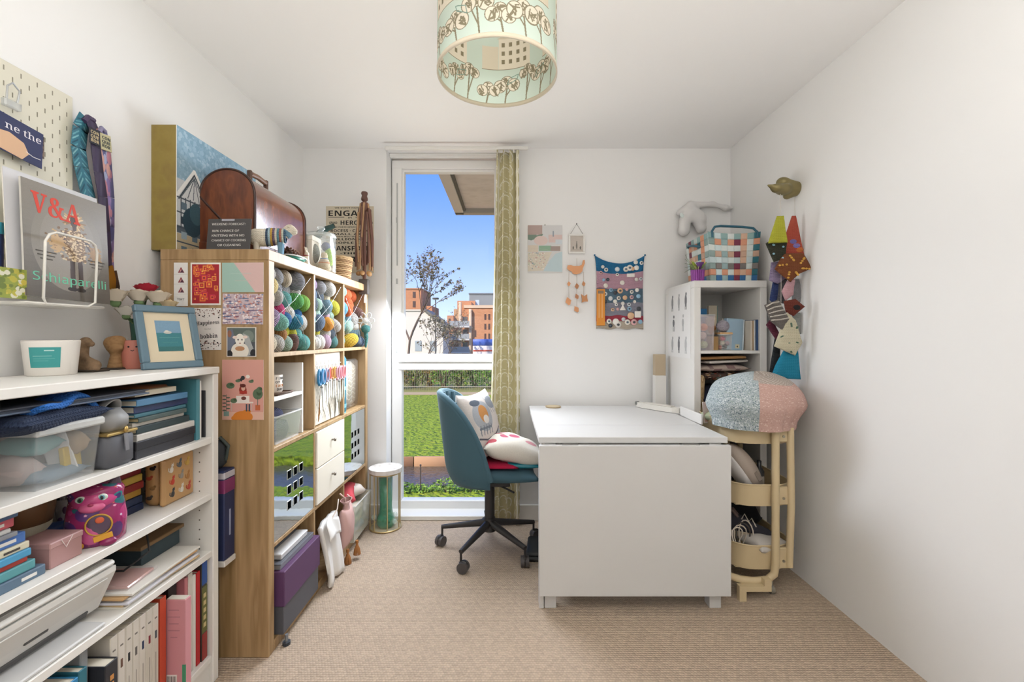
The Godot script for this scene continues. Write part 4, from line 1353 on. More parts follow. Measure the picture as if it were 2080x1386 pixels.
	for i in 3:
		place(simple("folded_cloth", MB.new().box(Vector3.ZERO, Vector3(0.2, fo[i][3], 0.21), 0.015), cloth(fo[i][1])), fo[i][0], "cloth", Vector3(KX - 0.09, ROW[0] + fo[i][2] - 0.018, -2.51), rot(0, 3 * i - 3, 0), "cloth folded in the clear bin")
	place(simple("scarf", MB.new().pillow(Vector3.ZERO, Vector3(0.19, 0.1, 0.2), 0.1, 12, 0.012, 2.0), cloth("#d9565f")), "coral red scarf bundled on top of the clear bin", "scarf", Vector3(KX - 0.1, ROW[0] + 0.222, -2.5), rot(10, 20, 6))
	place(simple("scarf", MB.new().pillow(Vector3.ZERO, Vector3(0.13, 0.07, 0.12), 0.1, 10, 0.012, 4.0), cloth("#e7ddd3")), "pale scarf tucked beside the coral scarf on the bin", "scarf", Vector3(KX - 0.06, ROW[0] + 0.215, -2.6), rot(0, 50, 0))

func satin(c: String) -> StandardMaterial3D:
	var m := hexm(c, 0.32).duplicate() as StandardMaterial3D
	m.rim_enabled = true
	m.rim = 0.4
	return m

func shelf_top():
	var y := KT
	# deep canvas of timbered houses
	var p := Pic.new(320, 288, "#8fb0c4")
	p.dots(900, 21, ["#9ab9cb", "#84a7bc", "#a8c3d2", "#8aacc0"], 0.006, 0.02, Rect2(0, 0, 1, 0.5))
	p.rect(0, 0.42, 1, 0.45, "#c8cdd0").rect(0, 0.86, 1, 0.14, "#b9ab8d").rect(0, 0.8, 1, 0.06, "#55616b")
	for h in [[0.0, 0.30, 0.36], [0.34, 0.22, 0.34], [0.68, 0.26, 0.34]]:
		var x: float = h[0]
		var t: float = h[1]
		var w: float = h[2]
		p.poly([Vector2(x, t + 0.26), Vector2(x + w / 2, t), Vector2(x + w, t + 0.26)], "#d9dcdc")
		p.line([Vector2(x, t + 0.26), Vector2(x + w / 2, t), Vector2(x + w, t + 0.26)], 0.018, "#f2f2ee")
		p.line([Vector2(x + 0.02, t + 0.28), Vector2(x + w / 2, t + 0.035), Vector2(x + w - 0.02, t + 0.28)], 0.008, "#3d474e")
		for k in 7:
			p.line([Vector2(x + 0.04 + k * w / 7.5, t + 0.26), Vector2(x + 0.04 + k * w / 7.5, 0.8)], 0.008, "#39434b")
		for k in 4:
			p.line([Vector2(x, t + 0.27 + k * 0.12), Vector2(x + w, t + 0.27 + k * 0.12)], 0.009, "#46505a")
			for q in 3:
				p.rect(x + 0.045 + q * w / 3.2, t + 0.3 + k * 0.12, 0.055, 0.06, ["#5d7280", "#2f3d49", "#93a6b0"][(k + q) % 3])
		for k in 5:
			p.line([Vector2(x + w / 2, t + 0.06), Vector2(x + 0.05 + k * w / 6, t + 0.25)], 0.006, "#59636b")
	p.ell(0.16, 0.74, 0.1, 0.12, "#27424f").ell(0.2, 0.66, 0.07, 0.09, "#3c5a66")
	var cv := thing("canvas_painting", "deep canvas painting of timbered houses with gold painted sides", "painting", Vector3(XL + 0.001, y, -1.601))
	part("side", MB.new().lo(Vector3(0, 0, -0.5), Vector3(0.089, 0.452, 0)), tri_mat(noise_tex("gold", 0.02, ["#86703a", "#94803f", "#8a7536"]), Vector3.ONE * 2.0, 0.6), cv)
	var cf := card("printed_face", pm(p.grain(0.02), 0.8), 0.5, 0.452, null, 0.003)
	cf.transform = Transform3D(FACE_X, Vector3(0.089, 0.226, -0.25))
	cv.add_child(cf)
	# domed sewing machine case
	var sc := thing("sewing_machine_case", "domed brown wooden sewing machine case with a top handle", "case", Vector3(-1.092, y, -1.722))
	var arch := PackedVector2Array([Vector2(-0.107, 0.0), Vector2(0.107, 0.0)])
	var dome := func(r: float, top: float) -> PackedVector2Array:
		var q := PackedVector2Array([Vector2(-r, 0.0), Vector2(r, 0.0)])
		for i in 25:
			var a := PI * i / 24
			q.append(Vector2(cos(a) * r, top - r + pow(sin(a), 0.9) * r))
		return q
	var veneer := tri_mat(noise_tex("walnut", 0.014, ["#4a2618", "#663622", "#7b4528", "#5a2e1c"], 0.0, FastNoiseLite.TYPE_SIMPLEX_SMOOTH, 256, 9), Vector3(5, 1.4, 5), 0.35)
	var lac := veneer.duplicate() as StandardMaterial3D
	lac.roughness = 0.22
	lac.clearcoat_enabled = true
	lac.clearcoat = 1.0
	lac.clearcoat_roughness = 0.18
	part("end_panel", MB.new().at(Transform3D(Basis(), Vector3(0, 0, -0.014))).ext(dome.call(0.107, 0.338), 0.014), veneer, sc)
	part("end_panel", MB.new().at(Transform3D(Basis(), Vector3(0, 0, -0.432))).ext(dome.call(0.107, 0.338), 0.014), veneer, sc)
	var dm := MB.new(true)
	var ds: PackedVector2Array = dome.call(0.1035, 0.335)
	for i in range(1, ds.size() - 1):
		dm.quad(Vector3(ds[i].x, ds[i].y, -0.014), Vector3(ds[i].x, ds[i].y, -0.418), Vector3(ds[i + 1].x, ds[i + 1].y, -0.418), Vector3(ds[i + 1].x, ds[i + 1].y, -0.014))
	part("domed_cover", dm, lac, sc)
	part("base_board", MB.new().lo(Vector3(-0.108, 0, -0.438), Vector3(0.11, 0.055, 0.006), 0.004), veneer, sc)
	var edge := MB.new()
	for z: float in [-0.002, -0.43]:
		var pts := []
		for q in dome.call(0.107, 0.338):
			pts.append(Vector3(q.x, q.y + 0.0, z))
		pts.append(pts[1])
		edge.tube(pts.slice(1), 0.005, 6)
	part("beading", edge, hexm("#3a1f15", 0.3), sc)
	var hd := part("handle", MB.new().tube([Vector3(0, 0.376, -0.155), Vector3(0, 0.381, -0.21), Vector3(0, 0.376, -0.27)], 0.011, 10), hexm("#7d5a44", 0.4), sc)
	for z in [-0.15, -0.275]:
		part("bracket", MB.new().lo(Vector3(-0.01, 0.33, z - 0.007), Vector3(0.01, 0.39, z + 0.007), 0.004), hexm("#5b4031", 0.4), hd)
	# chalk sign
	var ch := thing("chalk_sign", "small slate sign with a chalk written weekend forecast about knitting", "sign", Vector3(-1.016, y + 0.0, -1.605))
	ch.rotation_degrees = Vector3(-7, 0, 0.6)
	part("slate", MB.new().lo(Vector3(-0.079, 0, -0.006), Vector3(0.079, 0.118, 0), 0.002), hexm("#4c4a4a", 0.8), ch)
	var chalk := hexm("#d8d5cf", 0.9)
	var ln := [["WEEKEND FORECAST:", 0.093, 0.122, -0.002], ["80% CHANCE OF", 0.068, 0.098, -0.012], ["KNITTING WITH NO", 0.05, 0.118, -0.002], ["CHANCE OF COOKING", 0.032, 0.124, 0.002], ["OR CLEANING", 0.014, 0.084, 0.004]]
	for q in ln:
		text(ch, q[0], Vector3(q[3], q[1] + 0.004, 0.0002), 0.008, chalk, Basis(), q[2])
	part("clip", MB.new().lo(Vector3(-0.028, 0.109, -0.001), Vector3(0.018, 0.116, 0.001)), hexm("#a9a8b0", 0.3), ch)
	# striped sheep
	var sp := thing("knitted_sheep", "white toy sheep in a striped knitted jumper beside the chalk sign", "toy sheep", Vector3(-0.905, y, -1.70), deg_to_rad(20))
	part("body", blob([[Vector3(-0.052, 0.062, 0), Vector3(-0.035, 0.063, 0), 0.033, 0.034], [Vector3(0.045, 0.085, 0), Vector3(0.062, 0.1, 0), 0.018, 0.016], [Vector3(0.062, 0.1, 0), Vector3(0.078, 0.094, 0), 0.0165, 0.010]], 0.004, 0.02), cloth("#e2d9c6", true), sp)
	for q in [[-0.052, 0.016], [-0.052, -0.016], [0.03, 0.016], [0.03, -0.016]]:
		part("leg", MB.new().cyl(Vector3(q[0], 0, q[1]), 0.008, 0.045, 10, 0.011), hexm("#cfc5b2" if q[0] < 0 else "#6f93a8", 0.9), sp)
	var bands := ["#7f8f5a", "#e0d9c8", "#3d4f66", "#9fb7c2", "#c9a24e", "#6e5a70", "#d9d0bd", "#5f8f9d", "#a86a5a", "#cfd5c6", "#46627a"]
	for i in 11:
		var x := -0.034 + i * 0.0075
		var r := 0.036 - 0.0012 * absf(i - 3) * 1.0
		part("jumper_stripe", MB.new(true).at(Transform3D(rot(0, 0, -90), Vector3(x, 0.063 + 0.0012 * i, 0))).lathe([Vector2(r - 0.004, -0.001), Vector2(r, 0.0015), Vector2(r + 0.0008, 0.004), Vector2(r, 0.0065), Vector2(r - 0.005, 0.0085)], 18), cloth(bands[i], true), sp)
	part("collar", MB.new(true).at(Transform3D(rot(0, 0, -38), Vector3(0.047, 0.082, 0))).lathe([Vector2(0.019, -0.006), Vector2(0.022, 0), Vector2(0.021, 0.012), Vector2(0.018, 0.015)], 16), cloth("#6f93a8", true), sp)
	for s in [-1.0, 1.0]:
		part("ear", MB.new().ell(Vector3(0.058, 0.108, s * 0.016), Vector3(0.007, 0.004, 0.009), 10, 6), cloth("#d9cfbb"), sp)
		part("eye", MB.new().ell(Vector3(0.075, 0.102, s * 0.009), Vector3(0.002, 0.002, 0.002), 8, 5), hexm("#1c1a19", 0.2), sp)
	part("nose", MB.new().ell(Vector3(0.087, 0.094, 0), Vector3(0.003, 0.003, 0.005), 8, 5), hexm("#4a3f3b", 0.5), sp)
	# teal dish leaning on the edge, cones, hare
	var di := thing("enamel_dish", "teal lined oval dish with a white rim at the shelf edge", "dish", Vector3(-0.895, y + 0.001, -1.86), deg_to_rad(8))
	part("bowl", MB.new(true).lathe([Vector2(0, 0), Vector2(0.03, 0.001), Vector2(0.045, 0.014), Vector2(0.043, 0.014), Vector2(0.028, 0.004), Vector2(0, 0.003)], 24, Vector3.ZERO, 0.9, 1.9), hexm("#3f9c8c", 0.2), di)
	var rm := []
	for i in 24:
		rm.append(Vector3(0.045 * 0.9 * cos(TAU * i / 24), 0.0145, 0.045 * 1.9 * sin(TAU * i / 24)))
	part("rim", MB.new().tube(rm, 0.003, 6, true), hexm("#e6e6e2", 0.3), di)
	for i in 2:
		var c := thing("pine_cone", ["open brown pine cone beside the sheep on the shelf top", "second pine cone, next to the small hare figurine"][i], "pine cone", Vector3(-0.915 - 0.015 * i, y + 0.014, -1.845 - i * 0.075), i * 1.0, "pine cones on the shelf top")
		c.position.y += 0.018 
		var cm := MB.new()
		for k in 34:
			var t := k / 34.0
			var a := k * 2.4
			var r := 0.021 * sin(PI * (0.12 + 0.8 * t)) + 0.002
			cm.at(Transform3D(Basis(Vector3.UP, -a) * rot(0, 0, 25), Vector3(cos(a) * r, t * 0.042 - 0.016, sin(a) * r))).ell(Vector3.ZERO, Vector3(0.0085, 0.0026, 0.006), 8, 4)
		part("scales", cm, hexm("#6e4634", 0.7), c).set_meta("kind", "stuff")
		part("core", MB.new().ell(Vector3(0, 0.004, 0), Vector3(0.016, 0.022, 0.016), 10, 8), hexm("#4e3226", 0.8), c)
	var ha := thing("hare_figurine", "small pale hare figurine standing before the glass jar", "figurine", Vector3(-0.905, y, -1.985))
	part("body", blob([[Vector3(0, 0.018, 0), Vector3(0, 0.04, 0), 0.015, 0.012], [Vector3(0, 0.04, 0), Vector3(0.004, 0.056, 0), 0.009, 0.010], [Vector3(0.002, 0.062, 0.005), Vector3(-0.002, 0.085, 0.008), 0.004, 0.003], [Vector3(0.002, 0.062, -0.005), Vector3(-0.002, 0.085, -0.008), 0.004, 0.003], [Vector3(0.01, 0.008, 0.01), Vector3(0.016, 0.004, 0.012), 0.007, 0.006], [Vector3(0.01, 0.008, -0.01), Vector3(0.016, 0.004, -0.012), 0.007, 0.006]], 0.0028, 0.006), hexm("#d8cdb8", 0.6), ha)
	part("scarf", MB.new(true).lathe([Vector2(0.011, 0.045), Vector2(0.0135, 0.048), Vector2(0.011, 0.051)], 14), hexm("#9a4a45", 0.9), ha)
	var sprig := thing("dark_sprig", "dark evergreen sprig lying behind the pine cones", "sprig", Vector3(-0.955, y, -1.87))
	var sm := MB.new()
	for k in 26:
		var a := rnd.randf() * TAU
		sm.tube([Vector3(-0.02 + 0.0022 * k, 0.008, 0.02 - 0.0018 * k), Vector3(-0.02 + 0.0022 * k + cos(a) * 0.02, 0.022 + rnd.randf() * 0.03, 0.02 - 0.0018 * k + sin(a) * 0.025)], [0.002, 0.0008], 4)
	part("needles", sm, hexm("#39443c", 0.9), sprig).set_meta("kind", "stuff")
	part("twig", MB.new().tube([Vector3(-0.03, 0.006, 0.03), Vector3(0.04, 0.008, -0.03)], 0.003, 6), hexm("#5a4534", 0.9), sprig)
	# cream box, dark green horn, glass jar
	var cb := thing("cream_box", "narrow cream card box standing between the case and the glass jar", "box", Vector3(-1.0, y, -2.22))
	part("body", MB.new().lo(Vector3(-0.04, 0, -0.05), Vector3(0.04, 0.16, 0.05), 0.002), hexm("#ddd3bf", 0.8), cb)
	part("lid", MB.new().lo(Vector3(-0.042, 0.16, -0.052), Vector3(0.042, 0.185, 0.052), 0.002), hexm("#e4dccb", 0.8), cb)
	var hn := thing("green_horn", "dark green glazed horn shaped ornament curving up behind the jar", "ornament", Vector3(-0.995, y, -2.36))
	part("horn", MB.new().tube([Vector3(-0.06, 0.13, 0), Vector3(-0.045, 0.19, 0), Vector3(-0.01, 0.235, 0), Vector3(0.03, 0.262, 0), Vector3(0.07, 0.278, 0)], [0.012, 0.018, 0.019, 0.015, 0.012], 12), hexm("#2c4a47", 0.25), hn)
	part("foot", MB.new(true).lathe([Vector2(0, 0), Vector2(0.05, 0), Vector2(0.035, 0.02), Vector2(0.014, 0.05), Vector2(0.012, 0.14)], 18, Vector3(-0.06, 0, 0)), hexm("#2c4a47", 0.25), hn)
	var jr := thing("glass_jar", "clear glass jar with a lid, full of knitted creatures, on the cube shelf", "jar", Vector3(-0.935, y, -2.215))
	part("body", MB.new(true).lathe([Vector2(0, 0), Vector2(0.066, 0), Vector2(0.071, 0.008), Vector2(0.071, 0.175), Vector2(0.064, 0.19), Vector2(0.0625, 0.19), Vector2(0.0685, 0.174), Vector2(0.0685, 0.01), Vector2(0, 0.006)], 36), glass("#eef4f2", 0.07, 0.02), jr)
	part("lid", MB.new(true).lathe([Vector2(0.069, 0.187), Vector2(0.0705, 0.192), Vector2(0.068, 0.199), Vector2(0.03, 0.206), Vector2(0.012, 0.209), Vector2(0.012, 0.216), Vector2(0.02, 0.224), Vector2(0.016, 0.236), Vector2(0, 0.239)], 30), glass("#e9f1ee", 0.2, 0.05), jr)
	part("rim_ring", MB.new(true).lathe([Vector2(0.066, 0.178), Vector2(0.073, 0.182), Vector2(0.073, 0.188), Vector2(0.066, 0.191)], 30), glass("#dfe8e4", 0.35, 0.05), jr)
	var cr := thing("knitted_creature", "beige knitted creature with coloured bands inside the glass jar", "toy", Vector3(-0.913, y + 0.008, -2.20))
	part("body", MB.new(true).lathe([Vector2(0, 0), Vector2(0.024, 0.002), Vector2(0.03, 0.02), Vector2(0.025, 0.05), Vector2(0.016, 0.068), Vector2(0.017, 0.08), Vector2(0.012, 0.094), Vector2(0, 0.098)], 20), cloth("#cdbb98", true), cr)
	for i in 4:
		part("band", MB.new(true).lathe([Vector2(0.026 - i * 0.0022, 0.04 + i * 0.007), Vector2(0.0285 - i * 0.003, 0.043 + i * 0.007), Vector2(0.0255 - i * 0.003, 0.046 + i * 0.007)], 18), cloth(["#c8743a", "#8f4f6a", "#d9cdb4", "#5a7fa0"][i], true), cr)
	place(simple("felt_ball", MB.new(true).lathe([Vector2(0, -0.05), Vector2(0.017, -0.04), Vector2(0.023, 0), Vector2(0.02, 0.03), Vector2(0, 0.045)], 18), cloth("#9cc63a", true)), "lime green knitted piece inside the glass jar", "toy", Vector3(-0.905, y + 0.09, -2.245))
	place(simple("felt_ball", MB.new().ell(Vector3.ZERO, Vector3(0.022, 0.024, 0.022)), cloth("#6a6d84", true)), "slate purple wool ball at the top of the glass jar", "toy", Vector3(-0.925, y + 0.142, -2.25))
	place(simple("felt_ball", MB.new().ell(Vector3.ZERO, Vector3(0.028, 0.026, 0.028)), cloth("#c9bea9", true)), "beige wool ball at the bottom of the glass jar", "toy", Vector3(-0.93, y + 0.034, -2.258))
	place(simple("felt_ball", MB.new().ell(Vector3.ZERO, Vector3(0.027, 0.05, 0.027)), cloth("#6f7468", true)), "dark grey green knitted piece at the back of the glass jar", "toy", Vector3(-0.965, y + 0.1, -2.205))
	# wicker basket
	var wb := thing("wicker_basket", "small round wicker basket at the far end of the cube shelf", "basket", Vector3(-0.955, y, -2.47))
	for i in 12:
		var pts := []
		var yy := 0.005 + i * 0.0098
		var rr := 0.066 + 0.012 * i / 11.0
		for k in 40:
			var a := TAU * k / 40
			pts.append(Vector3(cos(a) * (rr + (0.004 if (k + i) % 2 else -0.004)), yy, sin(a) * (rr + (0.004 if (k + i) % 2 else -0.004))))
		part("woven_strand", MB.new().tube(pts, 0.0052, 6, true), hexm(["#a07f58", "#8d6d49", "#b5946a"][i % 3], 0.8), wb)
	part("stakes", MB.new().lathe([Vector2(0.064, 0), Vector2(0.074, 0.115), Vector2(0.07, 0.115), Vector2(0.06, 0.003)], 20), hexm("#7a5d3f", 0.9), wb)
	part("rim", MB.new().tube(range(30).map(func(k): return Vector3(cos(TAU * k / 30) * 0.08, 0.122 + 0.002 * sin(k * 2.1), sin(TAU * k / 30) * 0.08)), 0.007, 8, true), hexm("#a88a62", 0.8), wb)
	part("base", MB.new().cyl(Vector3.ZERO, 0.062, 0.006, 20), hexm("#7a5d3f", 0.9), wb)
	# lettered poster on the back wall
	var po := card("poster", hexm("#d9cdb6", 0.9), 0.30, 0.42, hexm("#d9cdb6", 0.9), 0.002)
	place(po, "cream lettered poster about heroic actions on the back wall above the cube shelf", "poster", Vector3(-0.995, 1.765, ZB + 0.001))
	var ink := hexm("#2f2c2a", 0.9)
	var L := [["WE DON'T HAVE TO", 0.2, 0.0075, 0.19], ["ENGAGE", 0.165, 0.034, 0.27], ["IN", 0.138, 0.008, 0.024], ["HEROIC", 0.106, 0.027, 0.16], ["TO PARTICIPATE IN THE", 0.079, 0.007, 0.2], ["PROCESS · CHANGE", 0.056, 0.017, 0.28], ["SMALL ACTS", 0.035, 0.0105, 0.25], ["WHEN MULTIPLIED BY", 0.019, 0.007, 0.2], ["MILLIONS OF", 0.002, 0.013, 0.25], ["PEOPLE CAN", -0.02, 0.0125, 0.24], ["TRANSFORM", -0.055, 0.028, 0.28], ["-THE-", -0.086, 0.012, 0.12], ["WORLD", -0.125, 0.034, 0.27]]
	for q in L:
		text(po, q[0], Vector3(0.02 if q[0] == "HEROIC" else 0.0, q[1], 0.0021), q[2], ink, Basis(), q[3], "Droid Sans", 800)
	text(po, "GRAND", Vector3(-0.105, 0.106, 0.0021), 0.014, ink, Basis(), 0.05, "Droid Sans", 700)
	text(po, "ACTIONS", Vector3(0.125, 0.106, 0.0021), 0.012, ink, Basis(), 0.04, "Droid Sans", 700)
	for x in [-0.085, 0.085]:
		part("rule", MB.new().box(Vector3(x, 0.141, 0.0022), Vector3(0.1, 0.0035, 0.0006)), ink, po)
	# wooden yarn swift clamped on the corner
	var sw := thing("yarn_swift", "closed wooden umbrella yarn swift clamped to the far corner of the cube shelf", "yarn swift", Vector3(-0.862, 1.478, -2.66))
	var dk := hexm("#7a5448", 0.5)
	var lt := hexm("#c39a72", 0.5)
	part("post", MB.new().cyl(Vector3(0, -0.06, 0), 0.011, 0.56, 12), dk, sw)
	part("knob", MB.new(true).lathe([Vector2(0.008, 0.485), Vector2(0.019, 0.495), Vector2(0.02, 0.505), Vector2(0.015, 0.522), Vector2(0.02, 0.535), Vector2(0.017, 0.545), Vector2(0, 0.547)], 18), hexm("#6b4a3e", 0.4), sw)
	part("hub", MB.new().cyl(Vector3(0, 0.43, 0), 0.02, 0.05, 14), dk, sw)
	for i in 14:
		var a := TAU * i / 14
		var r0 := 0.022 + 0.01 * (i % 3)
		var r1 := 0.042 + 0.008 * (i % 2)
		var tw2 := 0.5 if i % 3 == 0 else -0.25
		var top := Vector3(cos(a) * r0, 0.475 - 0.03 * (i % 3), sin(a) * r0)
		var bot := Vector3(cos(a + tw2) * r1, 0.075 + 0.02 * (i % 3), sin(a + tw2) * r1)
		part("slat", MB.new().tube([top, top.lerp(bot, 0.5) + Vector3(cos(a), 0, sin(a)) * 0.008, bot], 0.0062, 4), lt if i % 3 == 0 or i % 5 == 0 else dk, sw)
	for i in 5:
		var a := TAU * i / 5 + 0.4
		part("bead", MB.new().ell(Vector3(cos(a) * 0.034, 0.055, sin(a) * 0.034), Vector3(0.016, 0.014, 0.016), 12, 8), hexm("#c39766", 0.45), sw)
	part("clamp", MB.new().lo(Vector3(-0.03, -0.07, -0.02), Vector3(0.026, 0.02, 0.02), 0.004), hexm("#57504c", 0.5), sw)
	part("clamp_screw", MB.new().cyl(Vector3(0.0, -0.12, 0), 0.006, 0.06, 10), hexm("#e3dccd", 0.5), sw)
	# wire flower with a teal knitted drop
	var wf := thing("wire_flower", "pale wire flower ornament with a teal pompom hanging at the shelf corner", "ornament", Vector3(-0.845, 1.25, -2.63))
	for i in 6:
		var a := TAU * i / 6
		var pts := []
		for k in 12:
			var b := TAU * k / 12
			pts.append(Basis(Vector3.BACK, a) * Vector3(0.034 + 0.018 * cos(b), 0.014 * sin(b), 0))
		part("petal", MB.new().tube(pts, 0.0032, 6, true), hexm("#dadcda", 0.25), wf)
	part("centre", MB.new().ell(Vector3.ZERO, Vector3(0.016, 0.016, 0.01)), hexm("#e6e6e2", 0.3), wf)
	part("string", MB.new().tube([Vector3(0, 0.05, 0), Vector3(0.002, 0.12, -0.01), Vector3(-0.006, 0.17, -0.015)], 0.0025, 6), hexm("#d9d2c4", 0.9), wf)
	part("pompom", MB.new(true).lathe([Vector2(0, -0.075), Vector2(0.02, -0.068), Vector2(0.027, -0.05), Vector2(0.022, -0.032), Vector2(0, -0.024)], 16), cloth("#3f7470", true), wf)
	part("tail", MB.new().tube([Vector3(0, -0.07, 0), Vector3(0.004, -0.1, 0), Vector3(0.0, -0.16, 0)], [0.013, 0.012, 0.006], 8), cloth("#3f7470", true), wf)
# ---------------------------------------------------------------- the white bookcase and the wall over it
const BF := -0.98       # front of the bookcase
const BB := -1.26
const LEV := [0.094, 0.443, 0.634, 0.82]

func book(label: String, at: Vector3, t: float, h: float, dp: float, cover: String, b := Basis(), group := "", pages := "#e9e2d2", hard := 0.003) -> Node3D:
	# spine towards +x, thickness along -z, standing on y = 0 at "at" (its near front foot)
	var o := thing("book", label, "book", at, 0.0, group)
	o.basis = b
	var cm := hexm(cover, 0.5)
	var m := MB.new()
	m.lo(Vector3(-dp, 0, -hard), Vector3(0, h, 0), 0.0008).lo(Vector3(-dp, 0, -t), Vector3(0, h, -t + hard), 0.0008).lo(Vector3(-hard, 0, -t + hard * 0.5), Vector3(0.0008, h, -hard * 0.5), 0.001)
	part("cover", m, cm, o)
	part("pages", MB.new().lo(Vector3(-dp + 0.003, 0.003, -t + hard), Vector3(-hard, h - 0.003, -hard)), page_mat(pages), o)
	return o

func page_mat(c: String) -> StandardMaterial3D:
	if not mats.has("page" + c):
		var p := Pic.new(64, 64, "#ffffff")
		for i in 16:
			p.rect(0, i / 16.0, 1, 0.02, "#d9d4c8")
		mats["page" + c] = tri_mat(p.tex(), Vector3.ONE * 60, 0.9)
		mats["page" + c].albedo_color = Color(c)
	return mats["page" + c]

const LIE := Basis(Vector3(1, 0, 0), Vector3(0, 0, -1), Vector3(0, 1, 0))    # a book laid flat: thickness upwards (its -z becomes -y), head towards -z

func lying(label: String, x: float, y: float, d: float, t: float, l: float, dp: float, cover: String, group := "", turn := 0.0, pages := "#e9e2d2", hard := 0.0025) -> Node3D:
	return book(label, Vector3(x, y + t, -d), t, l, dp, cover, Basis(Vector3.UP, deg_to_rad(turn)) * LIE, group, pages, hard)

func bookcase():
	var o := thing("bookcase", "low white bookcase of five crowded shelves against the left wall, nearest the camera", "bookcase", Vector3(BF, 0, -1.5))
	var w := hexm("#e9e6e0", 0.45)
	var z1 := 0.8
	var dp := BB - BF
	part("side_panel", MB.new().lo(Vector3(dp, 0, 0), Vector3(0, 1.03, 0.028), 0.002), w, o)
	part("side_panel", MB.new().lo(Vector3(dp, 0, z1 - 0.028), Vector3(0, 1.03, z1), 0.002), w, o)
	part("top_panel", MB.new().lo(Vector3(dp - 0.012, 1.03, 0), Vector3(0.004, 1.052, z1), 0.002), w, o)
	part("back_panel", MB.new().lo(Vector3(dp, 0.05, 0.028), Vector3(dp + 0.006, 1.03, z1 - 0.028)), hexm("#dedad2", 0.6), o)
	for y in LEV:
		part("shelf", MB.new().lo(Vector3(dp + 0.006, y - 0.021, 0.028), Vector3(-0.004, y, z1 - 0.028), 0.0015), w, o)
	part("plinth", MB.new().lo(Vector3(-0.03, 0, 0.028), Vector3(-0.014, 0.073, z1 - 0.028)), w, o)
	var m := MB.new()
	for i in 26:
		for x in [-0.045, -0.225]:
			m.at(Transform3D(rot(90), Vector3(x, 0.16 + i * 0.032, 0.0272))).cyl(Vector3.ZERO, 0.0024, 0.0012, 8)
	part("peg_holes", m, hexm("#6c675f", 0.9), o).set_meta("kind", "stuff")
	case_top()
	case_first()
	case_second()
	case_third()
	case_fourth()
	gap_stack()
	pegwall()

func rose(m: MB, c: Vector3, r: float):
	m.ell(c + Vector3(0, r * 0.12, 0), Vector3(r * 0.66, r * 0.5, r * 0.66), 14, 9)
	for k in 13:
		var a := k * 2.39
		var q := r * (0.2 + 0.8 * k / 12.0)
		var f := func(u: float, v: float) -> Vector3:
			var b := a + (u - 0.5) * 1.9
			var rr := q * (0.55 + 0.45 * v + 0.12 * v * v * (1 if k > 5 else 0))
			return c + Vector3(cos(b) * rr, (v - 0.4) * r * (1.3 - 0.45 * k / 10.0) - 0.15 * r * absf(u - 0.5) * v, sin(b) * rr)
		m.grid(func(u: float, v: float): return f.call(1 - u, v), 6, 4)

